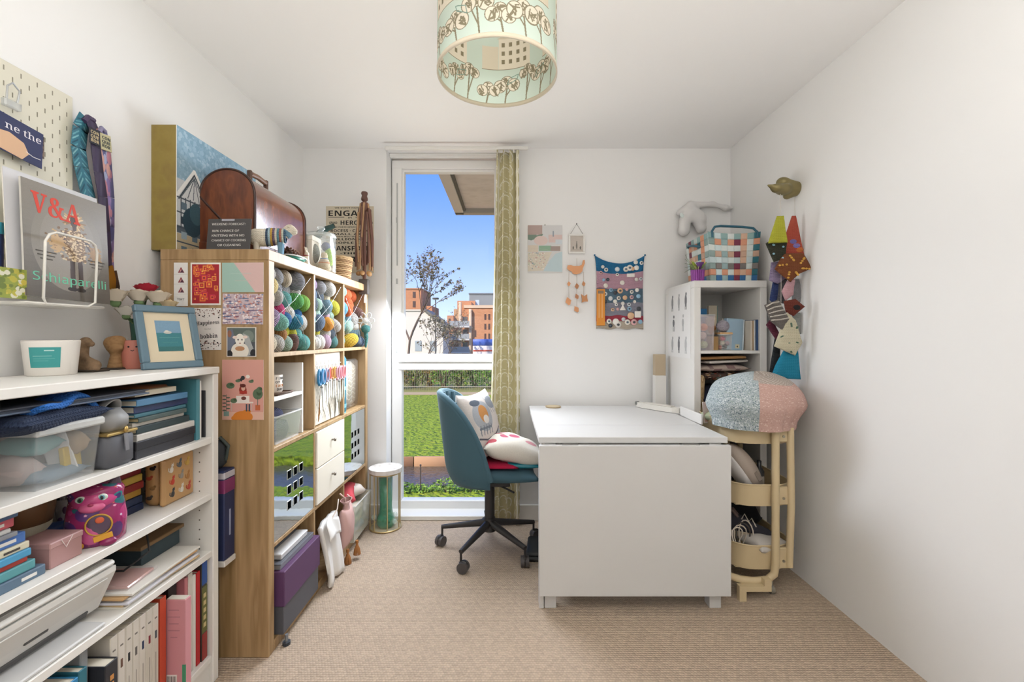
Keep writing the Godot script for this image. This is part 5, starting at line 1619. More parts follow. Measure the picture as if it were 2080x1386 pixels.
func case_top():
	var y := 1.052
	var pot := thing("candle_pot", "white tapered candle pot with a teal label, leftmost on the bookcase top", "pot", Vector3(-1.205, y, -1.17))
	part("pot", MB.new(true).lathe([Vector2(0, 0), Vector2(0.046, 0), Vector2(0.049, 0.003), Vector2(0.056, 0.088), Vector2(0.0555, 0.092), Vector2(0.053, 0.09), Vector2(0.047, 0.01), Vector2(0, 0.008)], 36), hexm("#e9e4dc", 0.35), pot)
	var lm := MB.new(true)
	lm.grid(func(u: float, v: float):
		var a := lerpf(-0.35, 0.75, 1 - u)
		var r := 0.0505 + 0.0075 * v * 0.7 + 0.0012
		return Vector3(sin(-a + 0.75) * r, 0.022 + 0.052 * v, cos(-a + 0.75) * r), 10, 1)
	var lp := Pic.new(96, 96, "#3f9a98")
	lp.rect(0.12, 0.42, 0.6, 0.02, "#b9dcd8").rect(0.12, 0.55, 0.7, 0.015, "#8cc4c0").rect(0.12, 0.66, 0.5, 0.015, "#8cc4c0").rect(0.5, 0.12, 0.3, 0.06, "#b9dcd8")
	part("label", lm, pm(lp), pot)
	var clay := tri_mat(noise_tex("clay", 0.03, ["#6a5440", "#8f7457", "#7b634b"]), Vector3.ONE * 6, 0.8)
	var f1 := thing("clay_figurine", "brown carved figurine of a coiled crouching animal beside the candle pot", "figurine", Vector3(-1.212, y, -1.28))
	part("body", blob([[Vector3(-0.012, 0.02, 0), Vector3(0.02, 0.018, 0.005), 0.02, 0.017], [Vector3(-0.016, 0.02, 0), Vector3(-0.02, 0.06, 0), 0.017, 0.014], [Vector3(-0.02, 0.06, 0), Vector3(-0.006, 0.086, 0.002), 0.014, 0.012], [Vector3(-0.006, 0.086, 0.002), Vector3(0.014, 0.08, 0.006), 0.0125, 0.008], [Vector3(0.02, 0.018, 0.01), Vector3(0.036, 0.01, 0.014), 0.013, 0.008], [Vector3(-0.014, 0.05, 0.008), Vector3(0.016, 0.034, 0.012), 0.009, 0.007], [Vector3(0.0, 0.008, 0.014), Vector3(0.03, 0.008, 0.02), 0.009, 0.007]], 0.0035, 0.008), clay, f1)
	part("base", MB.new().lo(Vector3(-0.035, 0, -0.026), Vector3(0.042, 0.007, 0.03), 0.003), hexm("#3f342b", 0.6), f1)
	var f2 := thing("clay_bust", "tan clay bust with rounded hair, between the brown figurine and the pink pot", "figurine", Vector3(-1.215, y, -1.372))
	part("body", blob([[Vector3(0, 0.01, 0), Vector3(0, 0.045, 0), 0.02, 0.013], [Vector3(0, 0.07, 0), Vector3(0, 0.08, 0), 0.0235, 0.022], [Vector3(-0.012, 0.082, 0), Vector3(0.012, 0.088, 0), 0.02, 0.016], [Vector3(0.02, 0.068, 0.006), Vector3(0.026, 0.066, 0.008), 0.006, 0.004]], 0.0035, 0.008), tri_mat(noise_tex("tan", 0.03, ["#8f6b45", "#a98257", "#7d5d3d"]), Vector3.ONE * 6, 0.8), f2)
	part("base", MB.new().lo(Vector3(-0.03, 0, -0.024), Vector3(0.03, 0.006, 0.026), 0.003), hexm("#3f342b", 0.6), f2)
	# pink face pot, green vase, roses
	var pp := thing("face_pot", "coral pink cylinder pot with a tiny dotted face in front of the green vase", "pot", Vector3(-1.185, y, -1.405))
	part("pot", MB.new(true).lathe([Vector2(0, 0), Vector2(0.03, 0), Vector2(0.0325, 0.004), Vector2(0.0325, 0.088), Vector2(0.031, 0.09), Vector2(0.0295, 0.088), Vector2(0.029, 0.01), Vector2(0, 0.008)], 28), hexm("#c97d6c", 0.5), pp)
	for a in [0.25, 0.85]:
		part("eye", MB.new().ell(Vector3(sin(a) * 0.0322, 0.07, cos(a) * 0.0322), Vector3(0.003, 0.003, 0.003), 10, 6), hexm("#3a2825", 0.4), pp)
	part("mouth", MB.new().tube([Vector3(sin(0.42) * 0.0328, 0.06, cos(0.42) * 0.0328), Vector3(sin(0.55) * 0.033, 0.0565, cos(0.55) * 0.033), Vector3(sin(0.68) * 0.0328, 0.06, cos(0.68) * 0.0328)], 0.0012, 5), hexm("#3a2825", 0.4), pp)
	var gv := thing("green_vase", "dark green glass vase holding cloth roses behind the coral pot", "vase", Vector3(-1.222, y, -1.468))
	part("vase", MB.new(true).lathe([Vector2(0, 0), Vector2(0.02, 0), Vector2(0.024, 0.006), Vector2(0.02, 0.06), Vector2(0.022, 0.11), Vector2(0.026, 0.15), Vector2(0.024, 0.16), Vector2(0.022, 0.15), Vector2(0.018, 0.06), Vector2(0, 0.01)], 20), hexm("#2c5a4a", 0.15), gv)
	var rs := [[Vector3(0.008, 0.232, 0.01), 0.036, "#e9dcc9", "cream cloth rose in the middle of the green vase"], [Vector3(-0.012, 0.226, 0.075), 0.036, "#e2d5c0", "cream cloth rose at the left of the bunch"], [Vector3(0.06, 0.228, -0.006), 0.038, "#e6d9c4", "cream cloth rose at the right of the bunch beside the frame"], [Vector3(0.016, 0.256, -0.012), 0.034, "#b3263a", "single crimson cloth rose at the top of the bunch"], [Vector3(0.0, 0.18, 0.05), 0.028, "#ded9cd", "grey white cloth rose drooping lowest over the vase"], [Vector3(0.085, 0.205, -0.018), 0.028, "#d9c49c", "pale gold cloth rose at the far right of the bunch"]]
	for q in rs:
		var r := thing("cloth_rose", q[3], "flower", gv.position + q[0], 0.0, "cloth roses in the green vase")
		var m := MB.new(true)
		rose(m, Vector3.ZERO, q[1])
		var cm := cloth(q[2]).duplicate() as StandardMaterial3D
		cm.cull_mode = BaseMaterial3D.CULL_DISABLED
		part("petals", m, cm, r)
		part("calyx", MB.new().ell(Vector3(0, -q[1] * 0.5, 0), Vector3(q[1] * 0.4, q[1] * 0.4, q[1] * 0.4), 10, 6), hexm("#6f8a5c", 0.8), r)
		part("stem", MB.new().tube([Vector3(0, -q[1] * 0.6, 0), Vector3(-q[0].x, 0.12 - q[0].y, -q[0].z) * 0.7, Vector3(-q[0].x * 0.9, 0.1 - q[0].y, -q[0].z * 0.9)], 0.0025, 6), hexm("#55704a", 0.8), r)
	# blue frame
	var u := Vector3(0.065, 0, -0.157).normalized()
	var fr := thing("photo_frame", "slate blue picture frame with a small sea picture, leaning on the bookcase top", "picture frame", Vector3(-1.062, y, -1.41))
	fr.basis = Basis(u, Vector3.UP, u.cross(Vector3.UP)) * rot(-14)
	var blue := hexm("#66808f", 0.5)
	var fw := 0.178
	var fh := 0.205
	var bw := 0.022
	for q in [[0.0, fh - bw / 2, fw, bw], [0.0, bw / 2, fw, bw], [-fw / 2 + bw / 2, fh / 2, bw, fh - 2 * bw], [fw / 2 - bw / 2, fh / 2, bw, fh - 2 * bw]]:
		part("moulding", MB.new().box(Vector3(q[0], q[1], 0), Vector3(q[2], q[3], 0.018), 0.003), blue, fr)
	part("mount", MB.new().box(Vector3(0, fh / 2, -0.002), Vector3(fw - 0.04, fh - 0.04, 0.004)), hexm("#ded0b4", 0.9), fr)
	var sea := Pic.new(128, 160, "#5f8fae")
	sea.rect(0, 0, 1, 0.4, "#7d9fb8").rect(0, 0.4, 1, 0.6, "#3f7f88").ell(0.45, 0.38, 0.16, 0.05, "#c9c6bd").ell(0.42, 0.34, 0.08, 0.03, "#d9d5cb").rect(0.1, 0.55, 0.8, 0.01, "#6fa5a2").rect(0.2, 0.7, 0.6, 0.012, "#55928f").rect(0, 0.85, 1, 0.15, "#376e70").grain(0.03)
	var sp := card("print", pm(sea), 0.074, 0.1, null, 0.001)
	sp.position = Vector3(0, fh / 2 + 0.004, 0.0003)
	fr.add_child(sp)
	part("easel_back", MB.new().lo(Vector3(-0.02, 0.0, -0.055), Vector3(0.02, 0.12, -0.05)), hexm("#3c3a38", 0.8), fr)

func case_first():
	var y: float = LEV[3]
	# clear tub
	var tub := clear_box("clear_tub", "large clear plastic tub of zip bags and wool on the second shelf down", Vector3(-1.125, y + 0.0005, -1.015), Vector3(0.25, 0.134, 0.15), 0.0, "#f3f5f5", 0.1)
	for z in [-0.07, 0.07]:
		part("lip", MB.new().lo(Vector3(-0.126, 0.118, z - 0.009), Vector3(0.128, 0.136, z + 0.009), 0.004), glass("#f0f2f0", 0.5, 0.3), tub)
	part("lip", MB.new().lo(Vector3(0.118, 0.118, -0.08), Vector3(0.132, 0.136, 0.08), 0.004), glass("#f0f2f0", 0.5, 0.3), tub)
	var inn := [["zip_bag", "white card sheet slanting inside the clear tub", Vector3(0.075, 0.06, -0.02), Vector3(0.05, 0.09, 0.004), "#dedfdf", 25.0], ["zip_bag", "zip bag with a yellow packet inside the clear tub", Vector3(0.088, 0.045, -0.035), Vector3(0.012, 0.06, 0.05), "#c9ad3f", 10.0], ["wool_bundle", "teal wool bundle at the back of the clear tub", Vector3(0.05, 0.09, 0.02), Vector3(0.09, 0.05, 0.08), "#6fa3a3", 0.0], ["wool_bundle", "tan wool bundle at the far side of the clear tub", Vector3(0.08, 0.08, -0.045), Vector3(0.06, 0.06, 0.04), "#a58d6d", 0.0], ["wool_bundle", "pale pink and grey wool bundle low in the clear tub", Vector3(0.03, 0.04, 0.045), Vector3(0.12, 0.07, 0.05), "#c3b3ae", 0.0], ["wool_bundle", "orange wool bundle at the left of the clear tub", Vector3(-0.06, 0.05, 0.05), Vector3(0.07, 0.05, 0.04), "#c9693f", 0.0], ["wool_bundle", "slate blue wool bundle on the bottom of the clear tub", Vector3(0.06, 0.02, 0.0), Vector3(0.11, 0.035, 0.12), "#7f93a0", 0.0]]
	for q in inn:
		var b := MB.new()
		if q[0] == "zip_bag":
			b.box(Vector3.ZERO, q[3], 0.002)
		else:
			b.pillow(Vector3.ZERO, q[3], 0.1, 10, 0.006, q[2].x * 90)
		place(simple(q[0], b, cloth(q[4])), q[1], "bag" if q[0] == "zip_bag" else "wool", Vector3(-1.125, y, -1.015) + q[2], rot(0, q[5], q[5] * 0.6))
	place(simple("knitwear", MB.new().pillow(Vector3.ZERO, Vector3(0.27, 0.07, 0.24), 0.08, 16, 0.006, 1.0), cloth("#27344e", true)), "navy knitwear folded on top of the clear tub", "knitwear", Vector3(-1.112, y + 0.15, -0.985), rot(0, 8, 0))
	var bk := MB.new().sheet(func(u: float, v: float): return Vector3(lerpf(-0.12, 0.115, u), 0.025 + 0.016 * sin(u * 7 + v * 3) + 0.01 * cos(v * 9) - 0.02 * absf(v - 0.5) * 2, lerpf(0.1, -0.09, v)), 20, 14, 0.012)
	place(simple("knitwear", bk, cloth("#2668b8", true)), "bright blue knitted piece on top of the navy knitwear", "knitwear", Vector3(-1.108, y + 0.166, -1.0), rot(0, 12, -2))
	# portfolio lying across
	var pf := thing("portfolio", "dark blue grey portfolio lying across the top of the tub and bag", "portfolio", Vector3(-1.12, 0.998, -0.99))
	part("cover", MB.new().box(Vector3(0, 0.008, 0), Vector3(0.25, 0.004, 0.48), 0.0015), hexm("#3f434c", 0.6), pf)
	part("leaves", MB.new().box(Vector3(-0.003, 0.0035, 0), Vector3(0.24, 0.005, 0.47)), hexm("#6c7482", 0.7), pf)
	part("cover", MB.new().box(Vector3(0, -0.001, 0), Vector3(0.252, 0.004, 0.48), 0.0015), hexm("#59667a", 0.5), pf)
	# grey vanity bag
	var vb := thing("vanity_bag", "grey leather vanity bag with a gold zip between the tub and the books", "bag", Vector3(-1.09, y, -1.14))
	part("lower", MB.new().box(Vector3(0, 0.045, 0), Vector3(0.2, 0.09, 0.088), 0.014), hexm("#5a5c63", 0.5), vb)
	part("upper", MB.new().box(Vector3(0, 0.117, 0), Vector3(0.194, 0.064, 0.084), 0.022), hexm("#8d8d8c", 0.5), vb)
	part("zip", MB.new().box(Vector3(0, 0.087, 0), Vector3(0.202, 0.007, 0.09), 0.002), hexm("#c4a86a", 0.3, 0.7), vb)
	part("zip_pull", MB.new().at(Transform3D(rot(0, 0, 6), Vector3(0.104, 0.062, -0.005))).box(Vector3.ZERO, Vector3(0.003, 0.045, 0.012), 0.001), hexm("#75757a", 0.5), vb)
	part("zip_slider", MB.new().ell(Vector3(0.103, 0.094, -0.005), Vector3(0.004, 0.009, 0.006), 8, 6), hexm("#c4a86a", 0.3, 0.8), vb)
	part("strap", MB.new().sheet(func(u: float, v: float):
		var a := PI * u
		return Vector3(0.06 + 0.025 * sin(a) - 0.02 + (v - 0.5) * 0.035, 0.125 + 0.045 * sin(a), 0.03 * cos(a)), 14, 2, 0.003), hexm("#a09f9d", 0.5), vb)
	# box and stack of books
	var bx := thing("black_box", "long flat black box under the stack of books", "box", Vector3(-1.125, y, -1.305))
	part("body", MB.new().box(Vector3(0, 0.02, 0), Vector3(0.245, 0.04, 0.222), 0.002), hexm("#34343a", 0.5), bx)
	part("lid", MB.new().box(Vector3(0, 0.036, 0), Vector3(0.25, 0.024, 0.226), 0.002), hexm("#2b2b31", 0.45), bx)
	var g := "books stacked on the black box"
	var st := [["white boxed notebook at the bottom of the flat book stack", 0.868, 0.018, "#cfcbc5", 0.22, 0.24, "#d9d5cc"], ["dark green bound book with cream pages in the flat stack", 0.887, 0.019, "#2f3f42", 0.2, 0.21, "#ddcfae"], ["white covered slim book in the middle of the flat stack", 0.9065, 0.011, "#d5d0c6", 0.19, 0.2, "#e4ded2"], ["grey green book with yellowed pages in the flat stack", 0.918, 0.013, "#4b5a58", 0.18, 0.2, "#d3c195"], ["slim teal bound notebook high in the flat stack", 0.9315, 0.01, "#3f6f7d", 0.19, 0.2, "#ece4d2"], ["navy bound notebook near the top of the flat stack", 0.942, 0.02, "#2c3a63", 0.2, 0.225, "#e6dfcf"], ["topmost book of the flat stack, blue with a tan leather edge", 0.9625, 0.018, "#4d7ea3", 0.19, 0.21, "#e2dac8"]]
	for i in st.size():
		var q: Array = st[i]
		lying(q[0], -1.004 - 0.006 * (i % 3), q[1], 1.198 + 0.006 * (i % 2), q[2], q[4], q[5], q[3], g, 0.0, q[6])
	var ow := thing("leather_wrap", "tan leather notebook wrap bulging behind the top of the book stack", "notebook", Vector3(-1.13, 0.981, -1.28))
	part("wrap", MB.new().box(Vector3(0, 0.014, 0), Vector3(0.2, 0.026, 0.16), 0.011), hexm("#8f5a34", 0.5), ow)
	part("pages", MB.new().box(Vector3(0.02, 0.014, 0), Vector3(0.19, 0.014, 0.15)), page_mat("#ddd3bd"), ow)
	book("tall teal hardback facing out beside the flat stack", Vector3(-1.0, y, -1.422), 0.016, 0.196, 0.24, "#4f8b98", Basis(), "", "#e9e2d2")
	for i in 3:
		book(["white spined magazine just right of the teal hardback", "second white magazine on the shelf by the teal hardback", "slim white booklet beside the black folder"][i], Vector3(-1.002 - 0.006 * i, y, -1.439 - 0.009 * i), 0.008, 0.19 - 0.012 * i, 0.22, ["#e6e3dd", "#d9d6d0", "#eeebe6"][i], Basis(), "white magazines", "#e9e2d2", 0.001)
	book("thin black folder at the far end of the upper shelf", Vector3(-1.004, y, -1.4665), 0.005, 0.155, 0.22, "#2d2d31", Basis(), "", "#44444a", 0.0015)

func case_second():
	var y: float = LEV[2]
	# cat print tin, standing on its edge
	var kraft := hexm("#b58a58", 0.4)
	var tn := thing("cat_tin", "tan tin box printed with small cats standing on its edge", "tin", Vector3(-1.075, y, -1.408))
	part("body", MB.new().box(Vector3(-0.012, 0.073, 0), Vector3(0.05, 0.145, 0.128), 0.014), kraft, tn)
	part("lid", MB.new().box(Vector3(0.0225, 0.073, 0), Vector3(0.02, 0.148, 0.131), 0.008), hexm("#bd9462", 0.4), tn)
	var cats := [[-0.035, 0.11, "#e6dfd2"], [0.0, 0.118, "#5d656d"], [0.034, 0.115, "#c9a24a"], [-0.03, 0.072, "#c2402f"], [0.008, 0.08, "#8f8a80"], [0.036, 0.07, "#a8743a"], [-0.03, 0.034, "#3a3b3f"], [0.008, 0.036, "#ddd5c8"], [0.04, 0.034, "#b54434"]]
	for q in cats:
		var m := MB.new().at(Transform3D(FACE_X, Vector3(0.0328, q[1], -q[0])))
		m.ell(Vector3(0, -0.004, 0), Vector3(0.008, 0.010, 0.0007), 12, 5).ell(Vector3(0.003, 0.009, 0), Vector3(0.0055, 0.005, 0.0007), 12, 5)
		m.tri(Vector3(-0.001, 0.012, 0.0004), Vector3(0.002, 0.012, 0.0004), Vector3(0.0, 0.018, 0.0004))
		m.tri(Vector3(0.004, 0.012, 0.0004), Vector3(0.008, 0.012, 0.0004), Vector3(0.007, 0.018, 0.0004))
		m.tube([Vector3(-0.007, -0.01, 0), Vector3(-0.013, -0.004, 0), Vector3(-0.012, 0.004, 0)], 0.0014, 5)
		part("printed_cat", m, hexm(q[2], 0.4), tn)
	for i in 4:
		part("printed_cat", MB.new().at(Transform3D(Basis(), Vector3(-0.014 + 0.01 * (i % 2), 0.028 + i * 0.03, 0.0642))).ell(Vector3.ZERO, Vector3(0.009, 0.006, 0.0006), 12, 5).ell(Vector3(0.008, 0.006, 0), Vector3(0.0045, 0.004, 0.0006), 10, 5), hexm(["#4a433c", "#8f6a3f", "#b0523a", "#2f2c2b"][i], 0.4), tn)
	# pink cat canister
	var cc := thing("cat_canister", "glossy magenta canister shaped and painted like a cat", "canister", Vector3(-1.045, y, -1.125), deg_to_rad(32))
	var bp := Pic.new(256, 256, "#9c2f66")
	bp.dots(60, 31, ["#b83f7d", "#7c2a66", "#5e3a7a", "#c95a8f", "#37707a"], 0.02, 0.08)
	bp.dots(120, 32, ["#e9a8c4", "#e0c7e0", "#7a2a5c", "#d97a52"], 0.003, 0.012)
	for q in [[0.1, 0.5], [0.5, 0.7], [0.92, 0.35], [0.3, 0.85]]:
		bp.ell(q[0], q[1], 0.05, 0.07, "#2f7d80").ell(q[0], q[1], 0.03, 0.045, "#4a3a72")
	part("body", MB.new(true).lathe([Vector2(0, 0), Vector2(0.05, 0), Vector2(0.058, 0.008), Vector2(0.06, 0.06), Vector2(0.055, 0.095), Vector2(0.052, 0.11), Vector2(0.055, 0.13), Vector2(0.047, 0.143), Vector2(0, 0.147)], 36, Vector3.ZERO, 1.0, 0.86), pm(bp, 0.18), cc)
	var hot := hexm("#c94a86", 0.2)
	var fz := 0.048
	part("face", MB.new().ell(Vector3(0, 0.112, 0.012), Vector3(0.046, 0.034, 0.042), 20, 12), hot, cc)
	part("muzzle", MB.new().ell(Vector3(0, 0.1, 0.044), Vector3(0.026, 0.014, 0.014), 16, 9), hexm("#db6a98", 0.2), cc)
	part("nose", MB.new().ell(Vector3(0, 0.109, 0.058), Vector3(0.006, 0.004, 0.003), 10, 6), hexm("#a82f5c", 0.3), cc)
	for s in [-1.0, 1.0]:
		var ey := part("eye", MB.new().ell(Vector3(s * 0.02, 0.122, 0.046), Vector3(0.0105, 0.0085, 0.005), 14, 8), hexm("#dbe6dd", 0.15), cc)
		part("iris", MB.new().ell(Vector3(s * 0.02, 0.122, 0.0495), Vector3(0.006, 0.0062, 0.003), 12, 7), hexm("#4f8a6a" if s < 0 else "#6fa5b5", 0.15), ey)
		part("pupil", MB.new().ell(Vector3(s * 0.02, 0.122, 0.0518), Vector3(0.003, 0.0045, 0.0016), 10, 6), hexm("#161316", 0.1), ey)
		part("ear", MB.new().at(Transform3D(rot(0, 0, -s * 14), Vector3(s * 0.034, 0.132, 0.006))).lathe([Vector2(0.016, 0), Vector2(0.011, 0.018), Vector2(0.003, 0.034), Vector2(0, 0.036)], 12, Vector3.ZERO, 1.0, 0.5), hexm("#5c4a5c", 0.25), cc)
		part("paw", MB.new().ell(Vector3(s * 0.03, 0.01, 0.044), Vector3(0.018, 0.011, 0.014), 14, 8), hexm("#c9912f" if s < 0 else "#8c2c5c", 0.2), cc)
	part("painted_disc", MB.new().at(Transform3D(rot(4), Vector3(0.014, 0.056, 0.0495))).ell(Vector3.ZERO, Vector3(0.025, 0.026, 0.003), 24, 6), hexm("#5b4a5e", 0.2), cc)
	part("disc_rim", MB.new().at(Transform3D(rot(4), Vector3(0.014, 0.056, 0.0515))).tube(range(24).map(func(i: int): return Vector3(0.025 * cos(TAU * i / 24), 0.026 * sin(TAU * i / 24), 0)), 0.002, 6, true), hexm("#c99a3f", 0.2), cc)
	part("painted_heart", MB.new().ell(Vector3(0.016, 0.068, 0.0535), Vector3(0.009, 0.008, 0.002), 12, 6), hexm("#d9653f", 0.2), cc)
	part("painted_scarf", MB.new().at(Transform3D(rot(0, 10, 10), Vector3(0.022, 0.024, 0.0505))).box(Vector3.ZERO, Vector3(0.036, 0.014, 0.003), 0.001), hexm("#d9a03a", 0.25), cc)
	# cup of pens
	var cu := thing("pen_cup", "small white cup with purple drawings, full of pens behind the cat canister", "cup", Vector3(-1.19, y, -1.2))
	part("cup", MB.new(true).lathe([Vector2(0, 0), Vector2(0.022, 0), Vector2(0.028, 0.085), Vector2(0.0265, 0.085), Vector2(0.021, 0.004), Vector2(0, 0.003)], 24), hexm("#dcd6d6", 0.4), cu)
	for q in [[0.5, 0.058, "#7a4a72"], [0.1, 0.03, "#6a4a7a"], [0.95, 0.034, "#3a3440"], [1.0, 0.066, "#9a6a8f"]]:
		part("drawing", MB.new().ell(Vector3(sin(q[0]) * 0.0258, q[1], cos(q[0]) * 0.0258), Vector3(0.006, 0.01, 0.004), 10, 6), hexm(q[2], 0.5), cu)
	for i in 4:
		var pn := thing("pen", ["black pen leaning forward in the white cup", "white pen upright in the white cup", "grey pen at the back of the white cup", "dark blue pen leaning left in the white cup"][i], "pen", cu.position + Vector3(0.008 * (i - 1.5), 0.01, 0.004 * (i % 2)), 0.0, "pens in the white cup")
		pn.rotation_degrees = Vector3(6 - 4 * i, 0, 8 - 5 * i)
		part("barrel", MB.new().cyl(Vector3.ZERO, 0.004, 0.12, 8), hexm(["#2a2a2e", "#e3e0dc", "#77777c", "#2c3a6a"][i], 0.3), pn)
		part("cap", MB.new().cyl(Vector3(0, 0.085, 0), 0.0048, 0.04, 8), hexm(["#1f1f22", "#c9c6c2", "#55555a", "#1f2a52"][i], 0.3), pn)
	# books lying behind
	var cl := ["#1f2b4a", "#2f3a55", "#b58a3a", "#8f2f2a", "#c2a24a", "#7a1f22", "#2a2a2e"]
	var nm := ["navy book at the bottom of the stack behind the cat canister", "slate book second from the bottom behind the cat canister", "ochre book in the stack behind the cat canister", "dark red book in the stack behind the cat canister", "yellow spined book in the stack behind the cat canister", "crimson book near the top of the stack behind the canister", "black book on top of the stack behind the cat canister"]
	for i in 7:
		lying(nm[i], -1.1 - 0.004 * (i % 3), y + i * 0.0215, 1.232, 0.021, 0.105, 0.14, cl[i], "books stacked behind the cat canister", 0.0, "#d9cfba")
	# wooden bowl, blue bundle, mauve box
	var bw := thing("wooden_bowl", "brown wooden bowl with a cream lower half at the back of the shelf", "bowl", Vector3(-1.185, y, -1.085))
	part("bowl", MB.new(true).lathe([Vector2(0.03, 0.05), Vector2(0.05, 0.062), Vector2(0.056, 0.1), Vector2(0.055, 0.135), Vector2(0.052, 0.135), Vector2(0.052, 0.1), Vector2(0, 0.06)], 28), hexm("#8a6240", 0.5), bw)
	part("foot", MB.new(true).lathe([Vector2(0, 0), Vector2(0.035, 0), Vector2(0.045, 0.02), Vector2(0.05, 0.062), Vector2(0, 0.062)], 28), hexm("#c9bda4", 0.5), bw)
	place(simple("blue_bundle", MB.new().pillow(Vector3.ZERO, Vector3(0.15, 0.05, 0.11), 0.1, 12, 0.008, 3.0), satin("#274a8c")), "glossy royal blue cloth bundle under the wooden bowl", "cloth", Vector3(-1.12, y + 0.026, -1.12), rot(0, 20, 4))
	var mb := thing("mauve_box", "small mauve card box with a white ribbon mark near the shelf edge", "box", Vector3(-1.06, y, -1.022))
	part("body", MB.new().box(Vector3(0, 0.028, 0), Vector3(0.085, 0.056, 0.075), 0.002), hexm("#b28a88", 0.5), mb)
	part("lid", MB.new().box(Vector3(0, 0.051, 0), Vector3(0.088, 0.014, 0.078), 0.002), hexm("#b99290", 0.45), mb)
	part("seal", MB.new().tube([Vector3(0.0447, 0.055, 0.014), Vector3(0.0449, 0.036, 0.004), Vector3(0.0447, 0.057, -0.012)], 0.0009, 5), hexm("#e6dcd8", 0.4), mb)
	# stack of small boxes and books at the left edge
	var sk := [["slate blue case at the very bottom of the left stack", 0.022, 0.972, "#5c7388"], ["teal book second from the bottom of the left stack", 0.02, 0.955, "#5a9aa0"], ["red spined book third from the bottom of the left stack", 0.013, 0.943, "#b5443a"], ["sky blue book fourth from the bottom of the left stack", 0.016, 0.943, "#4f9bc4"], ["cream book with dark lettering in the middle of the left stack", 0.015, 0.943, "#d9d2b8"], ["cornflower blue box sixth in the left stack", 0.022, 0.939, "#4a72b4"], ["grey booklet seventh in the left stack", 0.01, 0.917, "#8c8f95"], ["white booklet above the grey one in the left stack", 0.009, 0.908, "#d9d8d6"], ["rose pink box third from the top of the left stack", 0.02, 0.917, "#c95f6a"], ["dark blue box second from the top of the left stack", 0.016, 0.918, "#4a6285"], ["orange box on top of the left stack", 0.017, 0.914, "#d9602f"]]
	var yy := y
	for i in sk.size():
		var q: Array = sk[i]
		var l := 0.14
		var bkk := lying(q[0], -1.015 - 0.004 * (i % 3), yy, q[2] - l, q[1] - 0.0006, l, 0.16, q[3], "boxes and books stacked at the left shelf edge", 0.0, q[3] if i in [0, 5, 8, 9, 10] else "#e2dccf")
		if i in [0, 4, 5, 8]:
			part("spine_mark", MB.new().box(Vector3(0.001, l * 0.76, -q[1] / 2), Vector3(0.001, 0.03, q[1] * 0.3)), hexm("#e3e0da" if i != 4 else "#4a4540", 0.7), bkk)
		yy += q[1]

